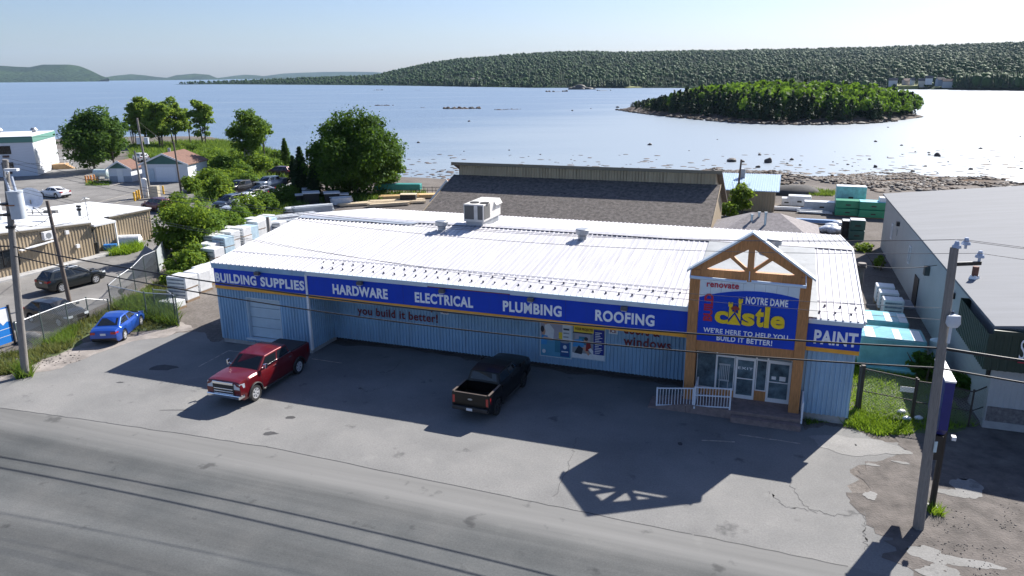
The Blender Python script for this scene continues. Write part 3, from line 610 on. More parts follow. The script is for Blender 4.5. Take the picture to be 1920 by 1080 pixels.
for uu in (UE + .02, -.16):
    mb = MB()
    for vv in np.linspace(-.12, DEP, 13)[:-1]:
        v2 = vv + (DEP + .12) / 12
        mb.add([(uu, vv, roofz(vv) - .14), (uu + .05, vv, roofz(vv) - .14), (uu + .05, vv, roofz(vv) + .06), (uu, vv, roofz(vv) + .06), (uu, v2, roofz(v2) - .14), (uu + .05, v2, roofz(v2) - .14), (uu + .05, v2, roofz(v2) + .06), (uu, v2, roofz(v2) + .06)], [(0,1,2,3),(7,6,5,4),(0,4,5,1),(1,5,6,2),(2,6,7,3),(3,7,4,0)])
    mb.build('barge_trim', M_white, store)
# fallen-back dark slot where sheets meet, snow guards
gm = MB(); gm.cyl((0, 0, 0), .06, .05, 8, 0, .04); gm.box(-.045, .045, -.015, .015, .04, .09); g0 = None
for r_ in range(2):
    u = U1 + .35 + r_ * .42
    while u < UE - .2:
        if not (TL - .3 < u < TR + .2):
            v = .55 + (1 - r_) * .75
            if g0 is None: g0 = gm.build('snow_guard', mat('snow_guard_plastic', (.10, .10, .14), .4), roof); o = g0
            else: o = g0.copy(); COL.objects.link(o); o.parent = roof
            o.location = (u, v, roofz(v) + .02)
        u += .66
mb = MB(); mb.box(1.6, 12.5, UR - .05, UR + .05, WR + .02, WR + .12)
# parked flashing strip on the ridge left
mb = MB(); mb.box(-.12, U1, -.13, -.03, WE - .32, WE - .02); mb.build('eave_trim', M_side, store)
# fascia boards
FZ0, FZ1 = 3.52, 4.80
def fascia(u0, u1, nm='sign_band', z0=FZ0, z1=FZ1, v=-.1):
    mb = MB(); mb.box(u0, u1, v, v + .08, z0 + .16, z1); o = mb.build(nm, M_blue, store)
    mb = MB(); mb.box(u0, u1, v - .02, v + .06, z0 - .03, z0 + .157); mb.build('stripe', M_yel, o); jm = MB(); n_ = max(1, int((u1 - u0) / 3.05)); [jm.box(u0 + k * 3.05 - .007, u0 + k * 3.05 + .007, v - .004, v, z0 + .16, z1) for k in range(1, n_ + 1) if u0 + k * 3.05 < u1 - .1]; jm.v and jm.build('panel_joint', mat('dark_blue_joint', (.003, .012, .16), .5), o); return o
fa1 = fascia(0.0, U1 - .02); fa2 = fascia(U1 + .14, TL - .02, v=-.12); fa3 = fascia(TR + .02, UE - .05)
mb = MB(); mb.box(U1 + .14, TL, -.04, REC, FZ0 - .02, FZ0 + .06); mb.box(TR, UE - .3, -.02, .06, FZ0, FZ0 + .06); mb.build('canopy_soffit', M_trimb, store)
mb = MB(); mb.box(U1, U1 + .13, -.16, -.02, MBZ, FZ1 + .05); mb.build('corner_trim', M_white, store)
for a_, b_ in ((U1 + .05, 14.2), (18.9, TL), (TR + .02, UE)): mb = MB(); mb.box(a_, b_, -.2, -.02, 4.81, 5.06 if a_ < 30 else 5.02); mb.build('gutter', M_trimb, store, bevel=.02)
mb = MB(); mb.box(14.2, 18.9, -.17, -.02, 4.86, 5.06); mb.build('gutter', M_trimb, store); mb = MB(); mb.box(14.2, 18.9, -.15, -.05, 4.805, 4.855); mb.build('bare_trim_board', M_maroon, store)
def word(txt, px0, px1, v, zb, zt, par, m=M_letter, bold=.036, pyref=560, **k):
    u0, _ = pv(px0, pyref, v); u1, _ = pv(px1, pyref + (px1 - px0) * .1, v); k.setdefault('spacing', 1.10); return text_on(txt, par, m, v, u0, u1, zb, zt, bold, **k)
for txt, a, b, y, par in (('BUILDING', 404.5, 481, 525, fa1), ('SUPPLIES', 489, 571, 533, fa1), ('HARDWARE', 624, 727, 545, fa2), ('ELECTRICAL', 778, 887, 560, fa2), ('PLUMBING', 943, 1053, 578, fa2), ('ROOFING', 1116, 1227, 596, fa2), ('PAINT', 1526, 1608, 635, fa3)):
    zb, zt = (3.88, 4.46) if par is not fa3 else (3.86, 4.52)
    word(txt, a, b, -.115 if par is not fa2 else -.135, zb, zt, par, pyref=y)
for x, y in ((484, 512), (676, 530), (830, 545), (996, 562), (1171, 579)):
    u, _ = pv(x, y, -.2); lm = MB(); lm.box(u - .16, u + .16, -.42, -.2, 4.62, 4.80, 0); lm.box(u - .13, u + .13, -.40, -.22, 4.585, 4.617, 1); lm.box(u - .03, u + .03, -.2, -.1, 4.68, 4.74, 0)
    lm.build('wall_light', [mat('lamp_housing', (.09, .09, .10), .5), mat('lamp_lens', (.72, .74, .72), .3)], store, bevel=.01)
# overhead door
mb = MB(); 
for i in range(4): mb.box(2.12, 4.38, .19, .24, .56 + i * .625, .56 + (i + 1) * .625 - .02)
od = mb.build('overhead_door', mat('overhead_door_panels', (.46, .58, .66), .4, var=.05), store, bevel=.015)
mb = MB(); mb.box(2.05, 2.11, -.02, .25, .52, 3.08); mb.box(4.39, 4.45, -.02, .25, .52, 3.08); mb.box(2.11, 4.39, -.02, .25, 3.02, 3.08); mb.box(1.9, 4.5, -.16, .18, .44, .54); mb.build('frame', M_trimb, od)
# lettering painted on the recessed wall
word("you build it better!", 671, 821, REC - .078, 1.80, 2.46, store, M_maroon, .02, 592, name='wall_lettering', thick=.008)
word("we're here to help", 675, 816, REC - .078, 2.56, 3.10, store, M_maroon, .025, 570, name='wall_lettering', thick=.008)
word("windows", 1169, 1258, REC - .078, 1.86, 2.40, store, M_maroon, .02, 640, name='wall_lettering', thick=.008)
word("doors &", 1170, 1238, REC - .078, 2.52, 3.04, store, M_maroon, .03, 615, name='wall_lettering', thick=.008)
def wall_rect(px0, py0, px1, py1, v=REC - .085):
    u0, z1 = pv(px0, py0, v); u1, z0 = pv(px1, py1, v); return u0, u1, z0, z1
PC = [mat('poster_' + n, c, .4, var=.06, scale=6) for n, c in (('sky', (.10, .33, .50)), ('mauve', (.40, .38, .45)), ('skin', (.55, .33, .24)), ('white', (.72, .74, .76)), ('bucket', (.03, .10, .28)), ('yellow', (.85, .62, .05)), ('dark', (.03, .035, .05)), ('navy', (.01, .03, .26)), ('grey', (.28, .31, .34)), ('shirt', (.06, .30, .62)), ('teal', (.05, .22, .33)), ('ink', (.28, .02, .02)))]
def poster(px0, py0, px1, py1, shapes, name='poster'):
    u0, u1, z0, z1 = wall_rect(px0, py0, px1, py1); v = REC - .085
    mb = MB(); mb.box(u0, u1, v, v + .03, z0, z1, shapes[0])
    for i, (mi, pts) in enumerate(shapes[1:]):
        mb.poly([(u0 + (u1 - u0) * a, v - .003 * (i + 1), z0 + (z1 - z0) * b) for a, b in pts], mi)
    o = mb.build(name, PC, store, fix=False); mb2 = MB()
    for a, b, c, d in ((u0 - .05, u1 + .05, z1, z1 + .05), (u0 - .05, u1 + .05, z0 - .05, z0), (u0 - .05, u0, z0, z1), (u1, u1 + .05, z0, z1)): mb2.box(a, b, v - .01, v + .03, c, d)
    mb2.build('frame', M_trimb, o); return (u0, u1, z0, z1, v, o)
def rc(a, b, c, d): return [(a, c), (b, c), (b, d), (a, d)]
def ell(cx, cy, rx, ry, n=14): return [(cx + rx * math.cos(t), cy + ry * math.sin(t)) for t in np.linspace(0, 6.283, n + 1)[:-1]]
poster(1014, 590, 1070, 672, [1, (0, rc(0, 1, 0, .45)), (1, [(.25, .45), (.75, .45), (.7, .95), (.4, .95)]), (3, rc(.72, 1, .4, .95)), (5, rc(.6, .72, .45, .62)), (3, [(.1, .45), (.42, .42), (.45, .66), (.3, .8), (.14, .78)]), (2, ell(.16, .86, .07, .09)), (6, [(.09, .9), (.16, .98), (.23, .9), (.2, .92), (.12, .92)]), (2, ell(.1, .60, .06, .09)), (6, ell(.06, .66, .06, .08)), (9, [(.02, .28), (.2, .28), (.24, .5), (.04, .52)]), (2, [(.1, .42), (.4, .40), (.4, .45), (.1, .48)]), (10, rc(.48, .68, .12, .44)), (8, ell(.58, .44, .1, .03)), (4, rc(.66, .96, .03, .40)), (8, ell(.81, .40, .15, .035)), (3, ell(.81, .27, .06, .05)), (3, rc(.7, .92, .14, .17)), (6, rc(.76, .92, .85, .89)), (6, rc(.76, .95, .69, .73)), (8, rc(.76, .95, .6, .63)), (8, rc(.76, .93, .51, .54)), (3, ell(.12, .12, .06, .05))])
u0, u1, z0, z1, v, po = poster(1074, 600, 1133, 676, [8, (8, rc(0, .62, .3, .78)), (6, [(.0, .66), (.62, .66), (.5, .80), (.1, .80)]), (1, rc(.08, .55, .28, .66)), (10, rc(.2, .45, .36, .58)), (3, rc(0, 1, 0, .13)), (9, [(.0, .28), (.06, .48), (.28, .52), (.36, .4), (.36, .28), (.2, .3)]), (6, [(.06, .12), (.2, .34), (.34, .26), (.3, .1)]), (2, [(.3, .3), (.4, .3), (.55, .12), (.5, .08)]), (2, ell(.42, .48, .06, .07)), (6, ell(.43, .53, .06, .05)), (11, [(.42, .2), (.6, .22), (.56, .45), (.44, .45)]), (3, [(.5, .25), (.58, .3), (.8, .1), (.7, .06)]), (5, rc(.04, 1.0, .82, .985)), (5, rc(.04, .66, .70, .82)), (7, rc(.66, .98, .14, .80))] + [(3, rc(.71, .71 + w_, .72 - i * .045, .74 - i * .045)) for i, w_ in enumerate((.2, .14, .16, .22, .13, .19, .17, .21, .12, .2, .23, .18, .15))])
text_on("WE'LL HELP YOU COMPLETE", po, M_maroon, v - .06, u0 + (u1-u0)*.08, u0 + (u1-u0)*.97, z0 + (z1-z0)*.88, z0 + (z1-z0)*.965, .02, thick=.004)
text_on("YOUR PROJECTS!", po, M_maroon, v - .06, u0 + (u1-u0)*.08, u0 + (u1-u0)*.63, z0 + (z1-z0)*.73, z0 + (z1-z0)*.82, .02, thick=.004)
for (a, b, c, d) in ((826, 578, 841, 590), (1142, 612, 1158, 627)):
    u0, u1, z0, z1 = wall_rect(a, b, c, d); mb = MB(); mb.box(u0, u1, REC - .09, REC - .07, z0, z1); o = mb.build('wall_notice', M_white, store)
    text_on('ICE', o, M_maroon, REC - .096, u0 + .06, u1 - .06, z0 + .06, (z0 + z1) / 2 + .05, .03, thick=.004)
# roof unit, vents, stack
hu = MB()
u0, u1 = pv(870, 423, 9.3)[0], pv(907, 427, 9.3)[0]; v0, v1 = 9.3, 12.4
zb = roofz(9.3) - .1; hu.box(u0 + .1, u1 - .1, v0 + .1, v1 - .1, zb, zb + .42, 1); hu.box(u0, u1, v0, v1, zb + .42, zb + 1.55, 0)
unit = hu.build('rooftop_unit', [mat('unit_casing', (.62, .60, .56), .5, var=.1), M_steel], store, bevel=.02)
hb = MB(); hb.box(u0 + .07, u0 + .72, v0 - .02, v0 + .03, zb + .58, zb + 1.47); hb.box(u0 + .98, u1 - .07, v0 - .02, v0 + .03, zb + .58, zb + 1.47); hb.box(u1 - .03, u1 + .02, v0 + .1, v0 + 1.1, zb + .58, zb + 1.47); hb.build('coil_grille', mat('coil_grille', (.11, .11, .105), .6, var=.3, scale=14, stretch=(1, 1, 6)), unit)
for q in (.55, 1.25): 
    fb = MB(); fb.cyl((u0 + q - .05, v0 + .7, zb + 1.55), .3, .05, 20); fb.build('fan', M_dark, unit)
hb = MB(); hb.add([(u1 + .005, v1 - 1.2, zb + 1.5), (u1 + .18, v1 - 1.2, zb + 1.25), (u1 + .18, v1 - .1, zb + 1.25), (u1 + .005, v1 - .1, zb + 1.5), (u1 + .005, v1 - 1.2, zb + .9), (u1 + .005, v1 - .1, zb + .9)], [(0, 1, 2, 3), (0, 4, 1), (3, 2, 5)]); hb.build('intake_hood', MATS['unit_casing'], unit, fix=False)
for px, py, vv in ((828, 420, 8.2), (1092, 440, 8.3), (1451, 462, 8.6)):
    u, _ = pv(px, py, vv); z = roofz(vv) - .02; vb = MB(); vb.cyl((u, vv, z), .26, .3, 20); vb.tube([(u, vv, z + .3), (u, vv, z + .36), (u, vv, z + .62), (u, vv, z + .66)], [.30, .41, .41, .36], 24)
    vb.build('roof_vent', M_steel, store); 
mb = MB(); mb.cyl((UE + .38, 7.2, 0), .15, 5.75, 14); mb.cyl((UE + .38, 7.2, 5.75), .24, .10, 14, 0, .24); mb.cyl((UE + .38, 7.2, 5.9), .24, .14, 14, 0, .2)
mb.beam((UE - .2, 7.2, 4.3), (UE + .3, 7.2, 4.3), .06, .06); mb.build('chimney_pipe', mat('sooty_pipe', (.12, .10, .085), .7, var=.5, scale=3), store)
# --- entrance tower
CW = .47
def col(u): 
    mb = MB(); 
    for i in range(3): mb.box(u + i * CW / 3 + .006, u + (i + 1) * CW / 3 - .006, TV, TV + CW, .45, 6.95)
    mb.box(u + .01, u + CW - .01, TV + .01, TV + CW - .01, .45, 6.94)
    return mb.build('column', M_wood, store)
col(TL); col(TR - CW)
UA = (TL + TR) / 2; AP = 8.86; EH = 7.02
for a_, b_, c_ in ((6.55, 7.0, .03), (3.0, 3.52, .05)): mb = MB(); mb.box(TL + CW, TR - CW, TV + c_, TV + .3, a_, b_); mb.build('tie_beam', M_wood, store)
def ztop(u): return AP - .12 - abs(u - UA) / (TR - UA + .1) * (AP - EH - .05)
tr = MB()
for sgn in (-1, 1):
    e = UA + sgn * (TR - UA + .05); tr.prism([(e, TV + .02, EH - .1), (UA, TV + .02, AP - .12), (UA, TV + .02, AP - .12 - .62), (e - sgn * .75, TV + .02, 7.0), (e, TV + .02, 6.95)], (0, .17, 0))
    tr.beam((UA + sgn * .12, TV + .105, 7.05), (UA + sgn * 1.0, TV + .105, 7.78), .15, .2, 0, (0, 1, 0))
tr.box(UA - .14, UA + .14, TV + .0, TV + .2, 7.0, 8.35); tr.build('gable_truss', M_wood, store)

M_mem = mat('pale_grey_membrane', (.27, .29, .305), .7, var=.16, scale=1.5)
tw = MB()
for sgn in (-1, 1):
    e = UA + sgn * (TR - UA + .14); zb_ = EH - .10
    tw.prism([(UA, TV - .1, AP), (e, TV - .1, zb_), (e, TV - .1, zb_ - .1), (UA, TV - .1, AP - .1)], (0, .5, 0))
tw.build('gable_cap', mat('pale_metal_cap', (.55, .62, .68), .35, .3, var=.06), store)
mb = MB()
for a, b in ((TL - .05, UA), (UA + .012, TR + .4)):
    for v0_, v1_ in ((-.1, 3.2), (3.21, 6.4), (6.41, UR - .45)): mb.add([(a, v0_, roofz(v0_) + .055), (b, v0_, roofz(v0_) + .055), (b, v1_, roofz(v1_) + .055), (a, v1_, roofz(v1_) + .055)], [(0, 1, 2, 3)])
mb.build('roof_membrane', M_mem, roof, fix=False)
mb = MB(); mb.add([(-.1, UR - .9, roofz(UR - .9) + .06), (8.6, UR - .9, roofz(UR - .9) + .06), (9.1, UR - .42, roofz(UR - .42) + .085), (-.1, UR - .42, roofz(UR - .42) + .085)], [(0, 1, 2, 3)], 0)
for i in range(int(8.6 / pit)): mb.box(i * pit + .0, i * pit + .16, UR - 1.0, UR - .92, roofz(UR - 1) + .0, roofz(UR - .9) + .045, 1)
mb.build('flashing', [mat('flashing_strip', (.40, .44, .50), .4), M_black], roof, fix=False)
mb = MB(); mb.box(TL + CW, TR - CW, TV + .08, TV + .11, 3.52, 6.56); mb.build('sign_backing', M_white, store)
# entrance sign: white boards, blue field with arched top
SV = TV + .02
SL, SR = TL + CW + .01, TR - CW - .01; Z0, Z1 = 3.53, 6.55
def su(a): return SL + (SR - SL) * a
def sz(b): return Z0 + (Z1 - Z0) * b
mb = MB(); mb.box(SL, SR, SV, SV + .05, Z0, Z1)
sign = mb.build('entrance_sign', mat('pale_sign_boards', (.62, .72, .80), .4, var=.05), store)
mb = MB(); nb = 9
for i in range(1, nb): mb.box(su(i / nb) - .006, su(i / nb) + .006, SV - .004, SV, Z0, Z1)
mb.build('board_joint', mat('joint_line', (.30, .36, .42), .6), sign)
top = [(a, .70 + .165 * (1 - ((a - .62) / .62) ** 2)) for a in np.linspace(0, 1, 24)]
mb = MB(); mb.prism([(su(0), SV - .006, Z0)] + [(su(1), SV - .006, Z0)] + [(su(a), SV - .006, sz(b)) for a, b in top[::-1]], (0, -.012, 0)); mb.build('blue_field', M_blue, sign)
TX = SV - .03
def st(txt, a0, a1, b0, b1, m, bold=.04, **k): return text_on(txt, sign, m, TX, su(a0), su(a1), sz(b0), sz(b1), bold, thick=.012, **k)
st('renovate', .07, .40, .875, .96, M_red, .022, spacing=1.06); st('BUILD', .055, .15, .33, .77, M_red, .05, rot=True)
st('NOTRE DAME', .48, .90, .66, .775, M_letter, .028, spacing=1.08)
st("WE'RE HERE TO HELP YOU", .065, .93, .145, .225, M_letter, .024, spacing=1.08); st('BUILD IT BETTER!', .21, .78, .03, .115, M_letter, .024, spacing=1.08)
def st2(txt, a0, a1, b0, b1, bold=.035): return text_on(txt, sign, M_gold, TX - .03, su(a0), su(a1), sz(b0), sz(b1), bold, thick=.06, name='logo_letter')
st2('c', .175, .315, .315, .515); st2('s', .455, .585, .315, .515); st2('t', .590, .675, .315, .615); st2('l', .680, .730, .315, .640); st2('e', .745, .885, .315, .515)
mb = MB()
def lp(pts): mb.prism([(su(a), TX - .06, sz(b)) for a, b in pts], (0, .06, 0))
lp([(.305, .315), (.445, .315), (.378, .475)])
lp([(.318, .40), (.318, .60), (.308, .60), (.308, .665), (.325, .665), (.325, .64), (.336, .64), (.336, .665), (.353, .665), (.353, .60), (.350, .60), (.350, .52), (.375, .515)])
lp([(.440, .385), (.440, .67), (.452, .67), (.452, .735), (.436, .735), (.436, .71), (.426, .71), (.426, .735), (.408, .735), (.408, .67), (.412, .67), (.412, .49), (.385, .51)])
mb.build('logo_tower', M_gold, sign)
ml = [(0, 1), (.12, .74), (.3, .84), (.26, .55), (.62, .66), (.56, .5), (.9, .22), (.72, .12), (.78, -.12), (.16, -.02), (.14, -.55), (-.14, -.55), (-.16, -.02), (-.78, -.12), (-.72, .12), (-.9, .22), (-.56, .5), (-.62, .66), (-.26, .55), (-.3, .84), (-.12, .74)]
mb = MB(); mb.prism([(su(.381 + x * .055), TX - .075, sz(.56 + y * .07)) for x, y in ml], (0, .01, 0)); mb.build('maple_leaf', mat('maple_red', (.30, .03, .03), .4), sign)
mb = MB()
for a, b in ((TL + .05, UA - .1), (UA + .1, TR - .25)): mb.tube([(a, TV - .55, 6.72), (b, TV - .55, 6.68)], .075, 10)
for a in (TL + .06, UA, TR - .27): mb.tube([(a, TV - .55, 6.74), (a - .02, TV - .02, 7.05)], .02, 6)
mb.build('sign_tube_light', mat('tube_light_casing', (.62, .72, .82), .25, var=.03), store)
# storefront
FV = .55; DZ = .45
def sf(px, py): return pv(px, py, FV)
UD0, UD1 = TL + CW, TR - CW + .02
mb = MB(); mb.box(UD0, UD1, FV + .25, FV + .3, DZ, 3.0); mb.build('interior_back', mat('shop_interior', (.06, .075, .08), .8, var=.6, scale=2.2), store)
def glazed(nm, u0, u1, z0, z1, fr=.05, m=M_white, door=False, gl=None):
    mb = MB(); 
    mb.box(u0, u0 + fr, FV - .03, FV + .05, z0, z1); mb.box(u1 - fr, u1, FV - .03, FV + .05, z0, z1); mb.box(u0 + fr, u1 - fr, FV - .03, FV + .05, z1 - fr, z1); mb.box(u0 + fr, u1 - fr, FV - .03, FV + .05, z0, z0 + (fr * 1.8 if door else fr))
    o = mb.build(nm, m, store); mb = MB(); mb.box(u0 + fr - .003, u1 - fr + .003, FV + .005, FV + .015, z0 + fr - .003, z1 - fr + .003); mb.build('pane', gl or M_shop, o)
    return o
M_shop = mat('shop_glass', (.10, .15, .18), .08, var=.75, scale=1.6, spec=.7)
dz1 = 2.53; D = (30.17, 31.12, 31.64, UD1); W1 = 29.29
glazed('window', UD0, W1, DZ + .35, 2.98, .04); glazed('window', W1, D[0] - .02, DZ + .35, dz1, .045); glazed('window', W1, D[0] - .02, dz1, 2.98, .04)
d1 = glazed('door', D[0], D[1] - .01, DZ, dz1, .10, door=True); glazed('window', D[1] + .01, D[2] - .01, DZ + .5, dz1, .04); d2 = glazed('door', D[2], D[3], DZ, dz1, .11, door=True)
for a, b in zip(D, D[1:]): glazed('transom', a, b, dz1, 2.98, .04)
mb = MB(); mb.box(UD0, D[0], FV - .05, FV + .1, DZ - .05, DZ + .35); mb.box(D[1], D[2], FV - .05, FV + .1, DZ - .05, DZ + .5); mb.build('bulkhead', M_wood, store)
for d_, a, b in ((d1, D[0] + .1, D[1] - .11), (d2, D[2] + .11, UD1 - .11)):
    mb = MB(); mb.beam((a, FV - .06, DZ + 1.05), (b, FV - .06, DZ + 1.05), .03, .045); mb.build('push_bar', M_white, d_)
text_on('EXIT', d1, M_letter, FV - .002, D[0] + .13, D[1] - .14, DZ + 1.50, DZ + 1.62, .008, spacing=1.15, thick=.004)
mb = MB(); mb.box(32.2, 32.48, FV - .004, FV - .001, DZ + 1.12, DZ + 1.35); mb.box(31.85, 32.05, FV - .004, FV - .001, DZ + 1.16, DZ + 1.32); mb.build('door_notice', M_white, d2)
mb = MB()   # white rocking chair seen behind the glass
for q in np.linspace(29.45, 29.87, 6): mb.box(q, q + .035, FV - .012, FV - .008, DZ + .85, DZ + 1.62)
mb.box(29.41, 29.94, FV - .012, FV - .006, DZ + 1.6, DZ + 1.68); mb.box(29.43, 29.92, FV - .012, FV - .006, DZ + .78, DZ + .86)
for q in (29.45, 29.85): mb.box(q, q + .04, FV - .012, FV - .007, DZ + .4, DZ + .8)
rk = mb.build('window_chair', mat('pale_chair', (.42, .46, .48), .5), store)
# deck, step, ramp and railings: one platform in front of the doors
deck = empty('entrance_deck', B(0, 0), YAW, 'brown timber entrance deck with step, side ramp and white railings below the shop doors', 'deck')
mb = MB()
for i in range(9): mb.box(TL + .2, TR + .1, -1.05 + i * .175, -1.05 + i * .175 + .168, DZ - .04, DZ)
mb.box(TL + .22, TR + .08, -1.0, .5, -.1, DZ - .045); mb.build('platform', M_deck, deck)
mb = MB(); mb.box(30.2, TR + .1, -1.38, -1.07, -.1, .235); mb.box(30.2, TR + .1, -1.40, -1.06, .24, .275); mb.build('step', M_deck, deck)
mb = MB(); mb.add([(26.3, -1.0, .05), (TL + .2, -1.0, DZ - .01), (TL + .2, .3, DZ - .01), (26.3, .3, .05), (26.3, -1.0, -.1), (TL + .2, -1.0, -.1), (TL + .2, .3, -.1), (26.3, .3, -.1)], [(0, 1, 2, 3), (0, 4, 5, 1), (1, 5, 6, 2), (2, 6, 7, 3), (3, 7, 4, 0)]); mb.build('ramp', M_deck, deck)
M_rail = mat('white_railing', (.72, .76, .82), .35, var=.03)
def railing(a, b, h=.98, step=.135, mid=False):
    a, b = Vector(a), Vector(b); up = Vector((0, 0, 1)); mb = MB()
    for p in (a, b): mb.beam(p - up * .05, p + up * (h + .04), .075, .075, 0, (1, 0, 0))
    mb.beam(a + up * h, b + up * h, .06, .05); mb.beam(a + up * .1, b + up * .1, .05, .05)
    if mid: mb.beam(a + up * h * .62, b + up * h * .62, .06, .05)
    n = int((b - a).length / step)
    for i in range(1, n): p = a + (b - a) * (i / n); mb.beam(p + up * .1, p + up * h, .026, .026, 0, (1, 0, 0))
    return mb.build('railing', M_rail, deck)
railing((26.72, -.95, .08), (28.42, -.95, .30)); railing((28.5, -.98, .32), (30.12, -.98, .45), 1.05, mid=True); railing((TR + .12, -1.0, .3), (TR + .12, -.05, .45), .95); railing((28.5, .1, .42), (28.5, -.9, .35), 1.0)
# ================================================================== VEHICLES
def paint(name, c, metal=.25): return mat('paint_' + name, c, .34, metal, var=.03, coat=.6)
M_tyre = mat('tyre_rubber', (.02, .02, .021), .85, var=.2); M_rim = mat('alloy_rim', (.72, .73, .75), .3, .4, var=.05); M_rimd = mat('rim_back_metal', (.03, .03, .032), .5)  # rims: bright alloy spokes over a dark metal disc
M_lens = mat('headlight_lens', (.55, .60, .64), .08, var=.1, scale=12, spec=.8); M_tail = mat('tail_lens', (.38, .012, .015), .12, var=.1, spec=.7); M_plastic = mat('black_plastic', (.025, .025, .027), .55, var=.1)
M_carglass = glassmat('car_glass', (.010, .013, .016), .05)
_wheel_cache = {}
def wheel_parts(root, x, y, r, w_, side, spokes=6, dark=False):
    key = (round(r, 3), round(w_, 3), spokes, dark)
    if key not in _wheel_cache:
        mb = MB(); prof = [(-w_/2, r*.62), (-w_/2, r*.93), (-w_*.38, r), (w_*.38, r), (w_/2, r*.93), (w_/2, r*.66), (w_*.34, r*.62)]; n = 22
        vs = [(q*math.cos(2*math.pi*j/n), h, q*math.sin(2*math.pi*j/n)) for h, q in prof for j in range(n)]
        mb.add(vs, [(i*n+j, i*n+(j+1)%n, (i+1)*n+(j+1)%n, (i+1)*n+j) for i in range(len(prof)-1) for j in range(n)], 0, True)
        ty = mb.build('tyre', M_tyre); rb = MB()
        rb.add([(r*.63*math.cos(2*math.pi*j/n), w_*.2, r*.63*math.sin(2*math.pi*j/n)) for j in range(n)], [tuple(range(n))], 1)
        for k in range(spokes):
            a = 2*math.pi*k/spokes; d = Vector((math.cos(a), 0, math.sin(a)))
            for da in (-.16, .16): e = Vector((math.cos(a+da), 0, math.sin(a+da))); rb.beam(d*r*.1+Vector((0, w_*.36, 0)), e*r*.6+Vector((0, w_*.36, 0)), r*.085, .05, 0, (0, 1, 0))
        vs = [(q*math.cos(2*math.pi*j/n), h, q*math.sin(2*math.pi*j/n)) for h, q in ((w_*.2, r*.64), (w_*.46, r*.64), (w_*.46, r*.56), (w_*.2, r*.56)) for j in range(n)]
        rb.add(vs, [(i*n+j, i*n+(j+1)%n, (i+1)*n+(j+1)%n, (i+1)*n+j) for i in range(3) for j in range(n)], 0)
        rb.tube([(0, w_*.2, 0), (0, w_*.42, 0)], r*.15, 10, 0)
        ri = rb.build('rim', [M_plastic if dark else M_rim, M_rimd]); _wheel_cache[key] = (ty, ri, [])
    ty, ri, used = _wheel_cache[key]
    wo = empty('wheel', (x, y, r)); wo.parent = root
    if side < 0: wo.rotation_euler = (0, 0, math.pi)
    for src in (ty, ri):
        o = src if not used else src.copy()
        if used: COL.objects.link(o)
        o.parent = wo
    used.append(1); return wo
def quad_panel(mb, c, s0, s1, t0, t1, off=.012, n=3, mi=0, th=.02):
    """glass set on the bilinear patch c = (bottom-a, bottom-b, top-b, top-a)"""
    c = [Vector(p) for p in c]; nn = (c[1]-c[0]).cross(c[3]-c[0]).normalized()
    def P(s, t): return (c[0]*(1-s)+c[1]*s)*(1-t)+(c[3]*(1-s)+c[2]*s)*t
    vs = []
    a, b, d, e = (s0 if not isinstance(s0, tuple) else s0[0]), (s1 if not isinstance(s1, tuple) else s1[0]), (s1 if not isinstance(s1, tuple) else s1[1]), (s0 if not isinstance(s0, tuple) else s0[1])
    vs = [P(a, t0)+nn*off, P(b, t0)+nn*off, P(d, t1)+nn*off, P(e, t1)+nn*off]
    mb.prism(vs, -nn*th, mi)
